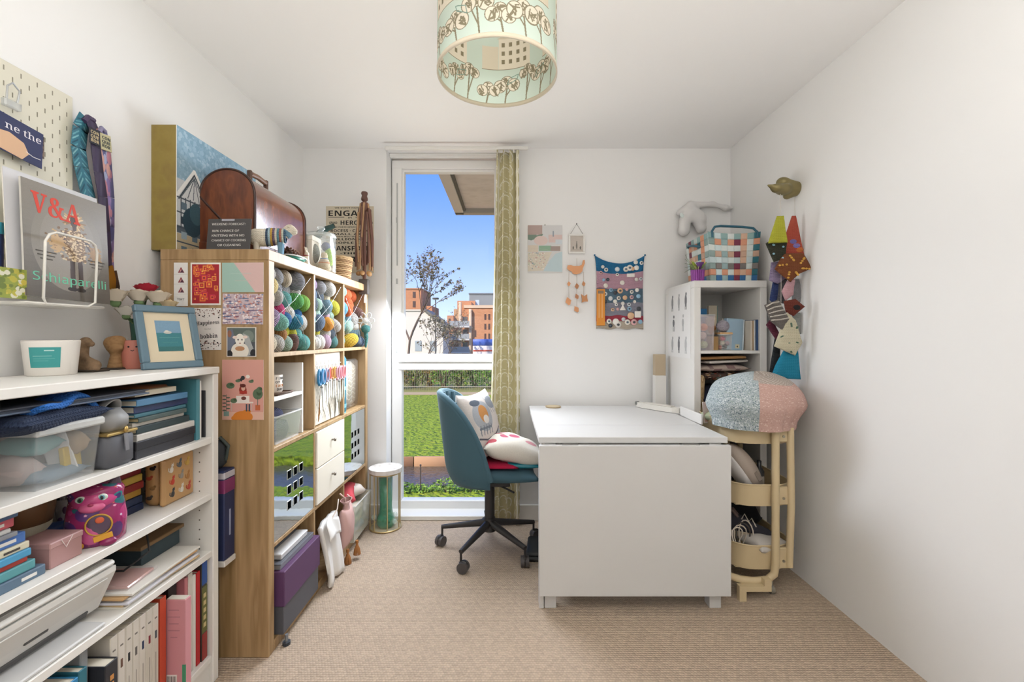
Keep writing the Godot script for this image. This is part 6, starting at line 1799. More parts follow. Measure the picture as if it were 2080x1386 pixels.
func case_third():
	var y: float = LEV[1]
	var wm := hexm("#d9d7d2", 0.4)
	var pr := thing("printer", "white inkjet printer filling the third shelf of the bookcase", "printer", Vector3(-1.0, y, -1.13))
	var prof := PackedVector2Array([Vector2(-0.25, 0.012), Vector2(-0.06, 0.012), Vector2(-0.045, 0.02), Vector2(0.0, 0.115), Vector2(0.0, 0.128), Vector2(-0.25, 0.128)])
	part("body", MB.new().at(Transform3D(Basis(), Vector3(0, 0, 0))).ext(prof, 0.395), wm, pr)
	part("scanner_lid", MB.new().lo(Vector3(-0.25, 0.13, 0.0), Vector3(0.002, 0.145, 0.395), 0.006), hexm("#e3e1dc", 0.35), pr)
	part("lid_inset", MB.new().lo(Vector3(-0.235, 0.1445, 0.014), Vector3(-0.016, 0.1465, 0.382), 0.003), hexm("#d0d0ce", 0.3), pr)
	var sl := Basis(Vector3(0, 0, 1), Vector3(0.4279, 0.9038, 0).normalized(), Vector3(0, 0, 1).cross(Vector3(0.4279, 0.9038, 0).normalized()))
	sl = Basis(Vector3(0, 0, -1), Vector3(0.428, 0.904, 0), Vector3(0, 0, -1).cross(Vector3(0.428, 0.904, 0)))
	part("front_panel", MB.new().at(Transform3D(sl, Vector3(-0.022, 0.068, 0.215))).box(Vector3(0.015, 0.018, 0.0015), Vector3(0.36, 0.05, 0.003), 0.001), hexm("#d2d0cb", 0.4), pr)
	part("finger_notch", MB.new().at(Transform3D(sl, Vector3(-0.022, 0.068, 0.215))).box(Vector3(0.05, -0.014, 0.0), Vector3(0.05, 0.008, 0.005), 0.002), hexm("#5a5856", 0.6), pr)
	part("output_slot", MB.new().at(Transform3D(sl, Vector3(-0.022, 0.068, 0.215))).box(Vector3(0.03, -0.046, 0.001), Vector3(0.3, 0.016, 0.005), 0.002), hexm("#4a4846", 0.6), pr)
	part("output_tray", MB.new().lo(Vector3(-0.2, 0.0, 0.04), Vector3(0.012, 0.01, 0.37), 0.003), hexm("#c9c8c6", 0.4), pr)
	for z in [0.03, 0.36]:
		part("foot", MB.new().lo(Vector3(-0.22, 0.0, z - 0.02), Vector3(-0.19, 0.013, z + 0.02)), hexm("#3a3a3a", 0.8), pr)
	# papers
	var pg := ["#e3dfd6", "#d3b78c", "#dcdce6", "#e6e3dc", "#cfa878", "#ebe8e2"]
	for i in 6:
		place(simple("paper_stack", MB.new().box(Vector3(0, 0.003, 0), Vector3(0.21, 0.006, 0.27), 0.001), page_mat(pg[i])), ["thick cream paper bundle at the bottom of the paper pile", "kraft envelope second in the paper pile", "lilac white paper bundle in the paper pile", "cream papers in the middle of the paper pile", "kraft folder near the top of the paper pile", "white drawing paper on top of the pile beside the printer"][i], "paper", Vector3(-1.105 + 0.006 * (i % 3), y + i * 0.0062, -1.282 - 0.008 * (i % 2)), rot(0, [2, -3, 1, 4, -1, 2][i], 0), "papers piled beside the printer")
	var pk := thing("pink_packet", "clear packet with pink paper lying on the paper pile", "packet", Vector3(-1.1, y + 0.0378, -1.22), 0.1)
	part("paper", MB.new().box(Vector3(0, 0.004, 0), Vector3(0.17, 0.008, 0.1), 0.002), hexm("#cf9a90", 0.6), pk)
	part("sleeve", MB.new().box(Vector3(0, 0.005, 0), Vector3(0.18, 0.0105, 0.12), 0.003), glass("#f6efee", 0.2, 0.1), pk)
	part("cable", MB.new().tube([Vector3(-0.12, 0.01, 0), Vector3(-0.03, 0.012, 0.02), Vector3(0.04, 0.02, 0.03), Vector3(0.07, 0.05, -0.02), Vector3(0.03, 0.085, -0.06), Vector3(-0.08, 0.09, -0.08)], 0.003, 6), hexm("#1f1f21", 0.5), tag(thing("black_cable", "black cable looping over the papers beside the printer", "cable", Vector3(-1.09, y + 0.05, -1.24)), "black cable looping over the papers beside the printer", "cable"))
	var db := thing("dark_case", "dark green box with a brown board on top, behind the papers", "box", Vector3(-1.15, y + 0.038, -1.37))
	part("body", MB.new().box(Vector3(0, 0.026, 0), Vector3(0.16, 0.052, 0.15), 0.003), hexm("#34444a", 0.6), db)
	part("board", MB.new().box(Vector3(0.01, 0.059, 0.01), Vector3(0.17, 0.012, 0.17), 0.002), hexm("#7a5f3f", 0.7), db)

func case_fourth():
	var y: float = LEV[0]
	for i in 7:
		var d := 1.113 + i * 0.0222
		var b := book("cream journal with %s, %s in the row of matching journals" % [["dark red lettering", "brown lettering", "black lettering", "grey lettering", "navy lettering", "crimson lettering", "slate lettering"][i], ["nearest", "second", "third", "fourth", "fifth", "sixth", "farthest"][i]], Vector3(-1.0, y, -d), 0.0215, 0.298, 0.2, ["#d3ccc0", "#d6cfc4", "#d0c9bd"][i % 3], Basis(), "matching cream journals")
		part("spine_mark", MB.new().box(Vector3(0.0009, 0.215, -0.0108), Vector3(0.001, 0.022, 0.006)), hexm(["#6a2f32", "#6a4a3a", "#2f2d2c", "#66625e", "#2f3a5a", "#8a2f3a", "#4a5058"][i], 0.8), b)
		part("spine_mark", MB.new().box(Vector3(0.0009, 0.262, -0.0108), Vector3(0.001, 0.004, 0.008)), hexm("#77716a", 0.8), b)
		part("band", MB.new().box(Vector3(0.0009, 0.1, -0.0108), Vector3(0.001, 0.13, 0.0012)), hexm("#8f8980", 0.8), b)
	book("orange red hardback right of the cream journals", Vector3(-0.998, y, -1.2715), 0.022, 0.305, 0.2, "#c2492f")
	var bb := book("black topped thick book standing behind the pink book", Vector3(-1.02, y, -1.33), 0.034, 0.33, 0.19, "#35302f")
	var pk := thing("pink_book", "pink paperback turned cover out with a barcode and a green corner", "book", Vector3(-0.948, y, -1.302))
	part("cover", MB.new().lo(Vector3(-0.058, 0, -0.024), Vector3(0, 0.285, 0), 0.001), hexm("#cf8f96", 0.5), pk)
	part("pages", MB.new().lo(Vector3(-0.056, 0.283, -0.022), Vector3(-0.003, 0.287, -0.002)), page_mat("#d9d2c6"), pk)
	part("barcode_panel", MB.new().box(Vector3(-0.04, 0.05, 0.0004), Vector3(0.03, 0.03, 0.0008)), hexm("#e6dfdb", 0.7), pk)
	for i in 9:
		part("bar", MB.new().box(Vector3(-0.052 + i * 0.003, 0.05, 0.0009), Vector3([0.001, 0.0016, 0.0007][i % 3], 0.022, 0.0005)), hexm("#2c2a2a", 0.7), pk)
	part("corner", MB.new().box(Vector3(-0.004, 0.05, 0.0), Vector3(0.01, 0.09, 0.002)), hexm("#3f8f6a", 0.5), pk)
	for i in 5:
		part("text_line", MB.new().box(Vector3(-0.034, 0.255 - i * 0.02, 0.0004), Vector3([0.03, 0.036, 0.028, 0.034, 0.02][i], 0.002, 0.0006)), hexm("#b07a84", 0.7), pk)
	var rest := [["rose pink paperback beside the black topped book", 1.37, 0.014, 0.31, "#c27a80"], ["cream paperback with a plain spine near the far end", 1.386, 0.018, 0.315, "#d8d2c8"], ["white hardback just left of the red book", 1.405, 0.014, 0.3, "#e3dfd8"], ["bright red hardback near the far end of the bottom shelf", 1.421, 0.018, 0.3, "#b8242a"]]
	for q in rest:
		book(q[0], Vector3(-1.0, y, -q[1]), q[2], q[3], 0.19, q[4])
	var mv := book("tall book with a blue, olive and red spine, last on the bottom shelf", Vector3(-0.997, y, -1.441), 0.026, 0.325, 0.2, "#3a3a34")
	part("spine_print", MB.new().box(Vector3(0.001, 0.285, -0.013), Vector3(0.001, 0.075, 0.024)), hexm("#2c549a", 0.5), mv)
	part("spine_print", MB.new().box(Vector3(0.001, 0.045, -0.013), Vector3(0.001, 0.085, 0.024)), hexm("#94302c", 0.5), mv)
	part("spine_print", MB.new().box(Vector3(0.001, 0.165, -0.013), Vector3(0.001, 0.15, 0.024)), hexm("#6a6a3a", 0.6), mv)
	for i in 5:
		part("spine_print", MB.new().box(Vector3(0.0016, 0.115 + i * 0.024, -0.013), Vector3(0.001, 0.014, 0.012)), hexm("#c9b884", 0.7), mv)
	var bk := book("black hardback with orange spine letters at the left of the bottom shelf", Vector3(-0.972, y, -1.068), 0.036, 0.262, 0.18, "#2c2d33")
	for i in 4:
		part("spine_mark", MB.new().box(Vector3(0.0012, 0.17 + i * 0.018, -0.018), Vector3(0.001, 0.012, 0.01)), hexm("#c98a4a", 0.7), bk)
	book("grey book behind the black hardback", Vector3(-1.01, y, -1.045), 0.02, 0.31, 0.19, "#8f9294")
	book("dark teal book left of the grey one on the bottom shelf", Vector3(-0.99, y, -1.02), 0.022, 0.285, 0.19, "#2f6f7f")
	book("bright blue folder on the bottom shelf beside the teal book", Vector3(-0.985, y, -0.985), 0.03, 0.28, 0.2, "#2f86b8")
	var mg := thing("magenta_box", "magenta and grey card box at the left edge of the bottom shelf", "box", Vector3(-1.07, y, -0.935))
	part("body", MB.new().box(Vector3(0, 0.12, 0), Vector3(0.17, 0.24, 0.075), 0.002), hexm("#b8406e", 0.5), mg)
	part("panel", MB.new().box(Vector3(0.004, 0.16, 0.001), Vector3(0.165, 0.09, 0.0755), 0.001), hexm("#6a6468", 0.5), mg)

func gap_stack():
	var z := -1.552
	var it := [["dark navy file box standing in the gap beside the cube shelf", 0.42, 0.1, 0.34, "#232f52"], ["white topped box at the bottom of the gap between the shelves", 0.36, 0.05, 0.06, "#c9c6c4"], ["plum and navy box on the file box in the gap", 0.0, 0.0, 0.0, ""]]
	var fb := thing("file_box", "navy box file with a plum band wedged between the bookcase and cube shelf", "box file", Vector3(-1.0, 0.36, z))
	part("body", MB.new().lo(Vector3(-0.24, 0.02, -0.03), Vector3(0.025, 0.33, 0.03), 0.003), hexm("#222c50", 0.5), fb)
	part("band", MB.new().lo(Vector3(-0.242, 0.25, -0.0305), Vector3(0.0262, 0.3, 0.0305), 0.003), hexm("#7a2f5c", 0.5), fb)
	part("band", MB.new().lo(Vector3(-0.242, 0.3, -0.0305), Vector3(0.0262, 0.325, 0.0305), 0.003), hexm("#b9b6bd", 0.5), fb)
	part("foot_board", MB.new().lo(Vector3(-0.24, 0.0, -0.032), Vector3(0.027, 0.02, 0.032), 0.002), hexm("#d3cfc9", 0.5), fb)
	part("spine_mark", MB.new().lo(Vector3(0.024, 0.1, -0.003), Vector3(0.0266, 0.19, 0.003)), hexm("#9aa0b8", 0.5), fb)
	var tp := thing("dark_bag", "black folded bag on top of the box file in the gap", "bag", Vector3(-1.01, 0.691, z))
	part("bag", MB.new().box(Vector3(-0.1, 0.05, 0), Vector3(0.24, 0.1, 0.056), 0.02), hexm("#23272b", 0.7), tp)
	part("strap", MB.new().tube([Vector3(0.02, 0.03, 0.0), Vector3(0.03, 0.08, 0.0), Vector3(0.0, 0.11, 0)], 0.006, 6), hexm("#39423f", 0.7), tp)
	var lb := thing("gap_carton", "tall plain carton on the floor under the box file in the gap", "carton", Vector3(-1.05, 0, z))
	part("body", MB.new().lo(Vector3(-0.18, 0, -0.03), Vector3(0.02, 0.33, 0.03), 0.003), hexm("#6d5a48", 0.8), lb)
	part("flap", MB.new().lo(Vector3(-0.18, 0.33, -0.031), Vector3(0.02, 0.358, 0.031), 0.003), hexm("#5d4c3d", 0.8), lb)

func strap(m: MB, pts: Array, w: float, t := 0.002):   # a ribbon through points, broad side to the +x side
	for i in pts.size() - 1:
		var a: Vector3 = pts[i]
		var b: Vector3 = pts[i + 1]
		var d := (b - a).normalized()
		var sd := d.cross(Vector3.RIGHT).normalized() * w / 2
		if sd.length() < 1e-4:
			sd = Vector3(0, 0, w / 2)
		var n := sd.cross(d).normalized() * t
		m.quad(a - sd, a + sd, b + sd, b - sd, Vector2(0, 1 - float(i) / (pts.size() - 1)), Vector2(1, 1 - float(i + 1) / (pts.size() - 1)))
		m.quad(a + sd - n, a - sd - n, b - sd - n, b + sd - n)
		m.quad(a + sd, a + sd - n, b + sd - n, b + sd)
		m.quad(a - sd - n, a - sd, b - sd, b - sd - n)

func pegwall():
	var at := Vector3(XL + 0.012, 1.565, -1.02)
	var pb := thing("pegboard", "large cream pegboard with upright slots on the left wall over the bookcase", "pegboard", at)
	pb.basis = FACE_X
	part("board", MB.new().box(Vector3.ZERO, Vector3(0.56, 0.58, 0.006), 0.003), hexm("#dedac8", 0.5), pb)
	var sm := MB.new()
	peg_holes(0.56, 0.58, 0.04, sm, 0.003)
	part("slots", sm, hexm("#8f8a79", 0.9), pb).set_meta("kind", "stuff")
	for q in [[-0.25, 0.26], [0.25, 0.26], [-0.25, -0.26], [0.25, -0.26]]:
		part("wall_spacer", MB.new().box(Vector3(q[0], q[1], -0.008), Vector3(0.02, 0.02, 0.0075)), hexm("#dedac8", 0.5), pb)
	# magazine, papers behind it, wire holder
	var mg := Pic.new(300, 400, "#8b857c")
	for j in 20:
		mg.rect(0, j / 20.0, 1, 0.051, "#%02x%02x%02x" % [150 - j * 2 - absi(j - 6), 144 - j * 2 - absi(j - 6), 136 - j * 2 - absi(j - 6)])
	mg.ell(0.5, 0.5, 0.42, 0.42, "#8f897f").ell(0.5, 0.5, 0.33, 0.36, "#968f85")
	var g := RandomNumberGenerator.new()
	g.seed = 4
	for i in 46:      # straw headdress
		var a := g.randf() * TAU
		mg.line([Vector2(0.57, 0.26), Vector2(0.57 + cos(a) * g.randf_range(0.06, 0.15), 0.26 + sin(a) * g.randf_range(0.05, 0.1))], 0.012, ["#c9a878", "#8f6d45", "#dcc49c"][i % 3])
	mg.ell(0.57, 0.5, 0.12, 0.13, "#8f6d45").ell(0.57, 0.4, 0.1, 0.06, "#a5804f").ell(0.36, 0.49, 0.07, 0.06, "#9a7648").ell(0.82, 0.53, 0.06, 0.05, "#9a7648")
	mg.ell(0.565, 0.26, 0.045, 0.055, "#4a3328").rect(0.545, 0.3, 0.045, 0.06, "#4a3328")
	mg.line([Vector2(0.47, 0.38), Vector2(0.42, 0.48), Vector2(0.4, 0.5)], 0.04, "#4a3328").line([Vector2(0.66, 0.38), Vector2(0.75, 0.48), Vector2(0.8, 0.52)], 0.04, "#4a3328")
	mg.line([Vector2(0.53, 0.6), Vector2(0.525, 0.75), Vector2(0.53, 0.88)], 0.055, "#3f2b22").line([Vector2(0.62, 0.6), Vector2(0.625, 0.75), Vector2(0.62, 0.88)], 0.055, "#3f2b22")
	mg.ell(0.52, 0.895, 0.06, 0.02, "#241a16").ell(0.62, 0.895, 0.06, 0.02, "#241a16")
	for i in 700:
		var q := Vector2(g.randfn() * 0.075 + 0.57, g.randf_range(0.34, 0.63))
		if i % 4 == 0:
			q = Vector2(0.36 + g.randfn() * 0.04, 0.49 + g.randfn() * 0.035)
		elif i % 4 == 1:
			q = Vector2(0.82 + g.randfn() * 0.035, 0.53 + g.randfn() * 0.03)
		mg.ell(q.x, q.y, 0.016, 0.008, ["#c9a676", "#a5804f", "#e0c8a0", "#7a5a38"][i % 4])
	var mx := -1.165
	var ma := card("magazine", pm(mg.grain(0.015), 0.3), 0.225, 0.288, hexm("#d6d2ca", 0.7), 0.005)
	place(ma, "fashion magazine with a straw clad figure on its cover, held in the wire rack", "magazine", Vector3(mx, 1.392, -1.172), FACE_X * rot(-4, 0, -1.5))
	text(ma, "V&A", Vector3(-0.03, 0.09, 0.0052), 0.052, hexm("#d8432c", 0.5), rot(0, 0, -2), 0.125, "Droid Serif", 700)
	text(ma, "Schiaparelli", Vector3(0.004, -0.092, 0.0052), 0.022, hexm("#6fc9a8", 0.5), Basis(), 0.195)
	for i in 6:
		part("cover_line", MB.new().box(Vector3(-0.06 if i < 3 else 0.075, -0.028 - (i % 3) * 0.009, 0.0052), Vector3([0.05, 0.042, 0.03][i % 3], 0.0028, 0.0006)), hexm("#5a544d", 0.6), ma)
	place(card("paper_sheet", hexm("#d9d9dc", 0.8), 0.24, 0.3, null, 0.003), "plain white card sheets sticking out behind the magazine", "paper", Vector3(mx - 0.02, 1.405, -1.162), FACE_X * rot(-4, 0, -1))
	var wr := thing("wire_rack", "white wire rack holding the magazine on the pegboard", "rack", Vector3(XL + 0.02, 1.235, -1.15))
	var wm := hexm("#e9e6de", 0.35)
	var loop := [Vector3(0.135, 0.012, -0.068), Vector3(0.14, 0.15, -0.068), Vector3(0.142, 0.168, -0.06), Vector3(0.143, 0.176, -0.045), Vector3(0.143, 0.178, 0.045), Vector3(0.142, 0.17, 0.06), Vector3(0.14, 0.152, 0.068), Vector3(0.135, 0.012, 0.068), Vector3(0.128, 0.0, 0.055), Vector3(0.128, 0.0, -0.055)]
	part("loop", MB.new().tube(loop, 0.003, 8, true), wm, wr)
	part("tray", MB.new().tube([Vector3(0.0, 0.0, -0.1), Vector3(0.128, 0.0, -0.1), Vector3(0.128, 0.0, 0.1), Vector3(0.0, 0.0, 0.1)], 0.003, 8), wm, wr)
	part("clip", MB.new().lo(Vector3(0.08, 0.02, 0.085), Vector3(0.115, 0.058, 0.105), 0.004), hexm("#e6e2d6", 0.4), wr)
	part("shelf_plate", MB.new().lo(Vector3(0.0, -0.004, -0.1), Vector3(0.128, -0.001, 0.1)), wm, wr)
	# navy lettered card and small ones
	var nc := card("lettered_card", hexm("#343a5e", 0.6), 0.105, 0.10, hexm("#343a5e", 0.6), 0.002)
	place(nc, "navy card with white script and a peach hand shape on the pegboard", "card", Vector3(XL + 0.03, 1.66, -1.145), FACE_X * rot(-6, 0, -8))
	text(nc, "ne the", Vector3(0.005, 0.024, 0.0022), 0.018, hexm("#e9e6ea", 0.6), rot(0, 0, 2), 0.085, "Droid Serif", 400)
	part("peach_shape", MB.new().at(Transform3D(Basis(), Vector3(-0.016, -0.016, 0.0012))).ext(PackedVector2Array([Vector2(-0.036, -0.03), Vector2(0.02, -0.034), Vector2(0.035, -0.012), Vector2(0.022, 0.012), Vector2(-0.012, 0.022), Vector2(-0.036, 0.016)]), 0.0014), hexm("#d9b290", 0.6), nc)
	part("underline", MB.new().tube([Vector3(0.012, -0.024, 0.002), Vector3(0.03, -0.029, 0.002), Vector3(0.048, -0.027, 0.002)], 0.0012, 5), hexm("#e9e6ea", 0.6), nc)
	place(card("small_card", pm(Pic.new(64, 64, "#6a5a52").dots(40, 6, ["#8f7a6a", "#4a3f3a", "#a58a6f"], 0.04, 0.12), 0.6), 0.05, 0.06), "small brown patterned card peeking out behind the navy card", "card", Vector3(XL + 0.022, 1.668, -1.185), FACE_X)
	var ck := thing("peg_clip", "clear grey bulldog clip holding the navy card on the pegboard", "clip", Vector3(XL + 0.034, 1.75, -1.12))
	part("jaw", MB.new().lo(Vector3(-0.006, -0.02, -0.02), Vector3(0.008, 0.0, 0.02), 0.003), glass("#c9ced0", 0.4, 0.1), ck)
	part("loop", MB.new().tube([Vector3(0.002, 0, -0.012), Vector3(0.006, 0.03, -0.014), Vector3(0.004, 0.045, 0), Vector3(0.006, 0.03, 0.014), Vector3(0.002, 0, 0.012)], 0.0022, 6), hexm("#b9bcbd", 0.3, 0.6), ck)
	place(card("green_card", pm(Pic.new(64, 64, "#8f9a3a").dots(60, 7, ["#b5ad3a", "#6a7a2c", "#c9b84a", "#d9d6c0"], 0.03, 0.1), 0.5), 0.08, 0.07), "yellow green patterned packet at the left edge by the wire rack", "packet", Vector3(mx + 0.012, 1.277, -1.02), FACE_X)
	var pt := thing("pen_tube", "dark blue tube with a teal cap at the far left of the pegboard", "tube", Vector3(XL + 0.06, 1.30, -1.065))
	part("tube", MB.new().cyl(Vector3.ZERO, 0.012, 0.1, 14), hexm("#2a3766", 0.4), pt)
	part("cap", MB.new().cyl(Vector3(0, 0.1, 0), 0.013, 0.028, 14), hexm("#3f9fb5", 0.4), pt)
	# medals on ribbons
	var pal := Pic.new(64, 256, "#2f6f82")
	for i in 26:
		var yy := i / 26.0
		for s in [-1, 1]:
			pal.line([Vector2(0.5 + 0.1 * s, yy), Vector2(0.5 + 0.45 * s, yy - 0.05)], 0.05, ["#5a9aa8", "#1f4f62", "#78b0b8"][i % 3])
	var flo := Pic.new(64, 256, "#6a6a9a")
	flo.dots(120, 14, ["#c98a9a", "#8f7ab0", "#a8b0d0", "#d9a8a0", "#5a5a8a", "#b57a8f"], 0.05, 0.22)
	var m1 := thing("medal_ribbon", "teal palm patterned medal ribbon with a navy back strap hanging beside the pegboard", "medal", Vector3(XL + 0.03, 0, 0))
	var d := func(px: float) -> float: return -1134.0 / (1032.0 - px)
	var yv := func(py: float, dd: float) -> float: return EYE - (py - 685.0) * dd / 900.0
	var mk := func(l: Array, off: float) -> Array: return l.map(func(q): return Vector3(off, yv.call(q[1], -d.call(q[0])), d.call(q[0])))
	var s1 := MB.new(true)
	strap(s1, mk.call([[176, 240], [164, 262], [160, 300], [166, 340], [178, 390], [190, 440], [202, 520]], 0.0), 0.045)
	part("ribbon", s1, pm(pal, 0.5), m1)
	var s2 := MB.new(true)
	strap(s2, mk.call([[176, 240], [186, 262], [190, 300], [196, 350], [204, 400], [210, 470], [214, 560], [216, 600]], 0.008), 0.032)
	part("back_strap", s2, hexm("#3d3350", 0.5), m1)
	part("loop_top", MB.new(true).tube(mk.call([[168, 246], [176, 238], [188, 246]], 0.004), 0.008, 6), hexm("#4a3a5a", 0.5), m1)
	part("patch", MB.new().at(Transform3D(FACE_X, Vector3(0.012, yv.call(278, 1.337), d.call(184)))).box(Vector3.ZERO, Vector3(0.036, 0.048, 0.002), 0.001), hexm("#2a2a34", 0.6), m1)
	for i in 3:
		text(m1, ["CON", "QUE", "ROR"][i], Vector3(0.0132, yv.call(278, 1.337) + 0.012 - i * 0.0125, d.call(184)), 0.0095, hexm("#c9b890", 0.6), FACE_X, 0.026, "Droid Sans", 800)
	part("pendant", MB.new().at(Transform3D(FACE_X, Vector3(0.008, yv.call(580, 1.39), d.call(218)))).ext(PackedVector2Array([Vector2(-0.018, -0.045), Vector2(0.014, -0.045), Vector2(0.018, 0.02), Vector2(0.006, 0.065), Vector2(-0.006, 0.06), Vector2(-0.014, 0.01)]), 0.004), hexm("#a88a3a", 0.3, 0.9), m1)
	var m2 := thing("medal_ribbon", "violet floral medal ribbon, farther of the two hanging beside the pegboard", "medal", Vector3(XL + 0.026, 0, 0))
	var s3 := MB.new(true)
	strap(s3, mk.call([[206, 262], [214, 300], [218, 350], [222, 400], [222, 460], [220, 520], [222, 560]], 0.002), 0.042)
	part("ribbon", s3, pm(flo, 0.5), m2)
	part("loop_top", MB.new(true).tube(mk.call([[202, 268], [207, 260], [214, 268]], 0.003), 0.007, 6), hexm("#8f8aa8", 0.5), m2)
	part("patch", MB.new().at(Transform3D(FACE_X * rot(0, 0, 6), Vector3(0.007, yv.call(290, 1.385), d.call(213)))).box(Vector3.ZERO, Vector3(0.038, 0.05, 0.002), 0.001), hexm("#c9c29a", 0.6), m2)
	for i in 3:
		text(m2, ["CON", "QUE", "ROR"][i], Vector3(0.0085, yv.call(290, 1.385) + 0.012 - i * 0.0125, d.call(213)), 0.0095, hexm("#3f4a4a", 0.6), FACE_X, 0.028, "Droid Sans", 800)
	part("pendant", MB.new().at(Transform3D(FACE_X, Vector3(0.004, yv.call(580, 1.405), d.call(230)))).ext(PackedVector2Array([Vector2(-0.016, -0.04), Vector2(0.016, -0.045), Vector2(0.02, 0.0), Vector2(0.008, 0.05), Vector2(-0.008, 0.045)]), 0.004), hexm("#5a5040", 0.35, 0.8), m2)
# ---------------------------------------------------------------- middle and right of the room
func lamp_and_curtain():
	var p := Pic.new(1024, 256, "#cfdfd8")
	var g := RandomNumberGenerator.new()
	g.seed = 19
	var ink := "#8d8570"
	var cream := "#e6dfd2"
	for i in 5:      # houses on a pale ground
		var x := i * 0.2 + 0.02
		p.rect(x, 0.12, 0.1, 0.4, cream).rect(x + 0.1, 0.22, 0.05, 0.3, "#ded6c6").poly([Vector2(x - 0.006, 0.12), Vector2(x + 0.05, 0.02), Vector2(x + 0.106, 0.12)], "#d3c9b5")
		for k in 12:
			p.rect(x + 0.012 + (k % 4) * 0.023, 0.17 + (k / 4) * 0.11, 0.01, 0.055, ink)
		p.line([Vector2(x, 0.52), Vector2(x + 0.15, 0.52)], 0.002, ink)
	for i in 17:
		var x := fposmod(i / 17.0 + g.randf_range(-0.012, 0.012), 1.0)
		var y := g.randf_range(0.62, 0.84)
		var r := g.randf_range(0.016, 0.03)
		p.line([Vector2(x, y), Vector2(x + 0.006, 0.95)], 0.004, ink)
		p.line([Vector2(x - r * 0.7, y - 0.02), Vector2(x + 0.003, 0.86)], 0.003, ink)
		for q in [[0, 0], [-r * 0.8, 0.04], [r * 0.8, 0.05]]:
			p.ell(x + q[0], y - 0.08 + q[1], r * 0.75, r * 3.2, ink).ell(x + q[0], y - 0.08 + q[1], r * 0.66, r * 2.9, cream)
			for k in 9:
				p.line([Vector2(x + q[0] - r * 0.5 + g.randf() * r, y - 0.14 + q[1] + g.randf() * 0.13), Vector2(x + q[0] - r * 0.3 + g.randf() * r * 0.8, y - 0.14 + q[1] + g.randf() * 0.13)], 0.0025, ink)
	for i in 5:
		var x := g.randf()
		p.line([Vector2(x, 0.6), Vector2(x + 0.03, 0.64), Vector2(x + 0.034, 0.72), Vector2(x + 0.004, 0.66), Vector2(x, 0.6)], 0.002, "#7d9a90")
	var o := thing("pendant_shade", "mint green drum lampshade printed with trees and houses, hanging from the ceiling", "lampshade", Vector3(-0.031, 1.90, -1.27))
	var mo := pm(p, 0.9)
	mo.backlight_enabled = true
	mo.cull_mode = BaseMaterial3D.CULL_DISABLED
	mo.backlight = Color(1.0, 0.97, 0.9)
	mo.uv1_offset = Vector3(0.07, 0, 0)
	var h := 0.25
	part("shade", MB.new(true).lathe([Vector2(0.17, 0), Vector2(0.17, h)], 64), mo, o)
	for y in [0.004, h - 0.004]:
		part("rim", MB.new(true).lathe([Vector2(0.1675, y - 0.006), Vector2(0.1712, y - 0.006), Vector2(0.1712, y + 0.006), Vector2(0.1675, y + 0.006), Vector2(0.1675, y - 0.006)], 64), hexm("#cfc4ae", 0.8), o)
	for k in 3:
		part("spider_arm", MB.new().at(Transform3D(Basis(Vector3.UP, k * TAU / 3))).tube([Vector3(0.02, 0.225, 0), Vector3(0.168, 0.235, 0)], 0.0016, 6), hexm("#d9d5cc", 0.4), o)
	part("bulb", MB.new().ell(Vector3(0, 0.155, 0), Vector3(0.028, 0.036, 0.028), 16, 10), hexm("#f1ece2", 0.3), o)
	part("lamp_holder", MB.new().cyl(Vector3(0, 0.19, 0), 0.02, 0.06, 18), hexm("#e9e6df", 0.5), o)
	part("flex", MB.new().cyl(Vector3(0, 0.25, 0), 0.003, 0.17, 8), hexm("#e9e6df", 0.5), o)
	part("ceiling_rose", MB.new().cyl(Vector3(0, 0.415, 0), 0.045, 0.025, 24), hexm("#efece6", 0.5), o)
	# curtain: olive cloth with a looped stem pattern
	var c := Pic.new(128, 96, "#d9d0a6")
	for x in [0.25, 0.75]:
		c.ell(x, 0.5, 0.2, 0.42, "#f8f4e6").ell(x, 0.5, 0.155, 0.34, "#d9d0a6").ell(x + (0.06 if x < 0.5 else -0.06), 0.78, 0.2, 0.1, "#d9d0a6")
	c.rect(0.47, 0, 0.06, 1, "#f8f4e6")
	c.line([Vector2(0.5, 0.62), Vector2(0.34, 0.34)], 0.03, "#f4efdc").line([Vector2(0.5, 0.62), Vector2(0.66, 0.34)], 0.03, "#f4efdc").grain(0.015)
	var cm := pm(c, 0.95)
	cm.uv1_scale = Vector3(2.6, 27, 1)
	cm.backlight_enabled = true
	cm.backlight = Color(0.25, 0.25, 0.2)
	var cu := thing("curtain", "olive green curtain with white looped leaf print gathered at the right of the window", "curtain", Vector3(0, 0.015, -2.715))
	part("cloth", MB.new().sheet(func(u: float, v: float):
		var w := lerpf(0.205, 0.145, v)
		var lx := lerpf(-0.135, -0.078, pow(v, 0.8))
		return Vector3(lx + u * w + 0.009 * sin(u * 24 + 1.0), v * 2.275, 0.03 * sin(u * 21.5 + 0.4 * sin(v * 4)) * (0.75 + 0.25 * sin(v * 3))), 72, 24, 0.002), cm, cu)
	part("track", MB.new().lo(Vector3(-0.75, 2.28, 0.0), Vector3(0.12, 2.3, 0.02), 0.003), hexm("#efede8", 0.4), cu)
	for i in 5:
		part("glider", MB.new().lo(Vector3(-0.06 + i * 0.03, 2.262, 0.003), Vector3(-0.05 + i * 0.03, 2.284, 0.012), 0.002), hexm("#e3e0da", 0.4), cu)

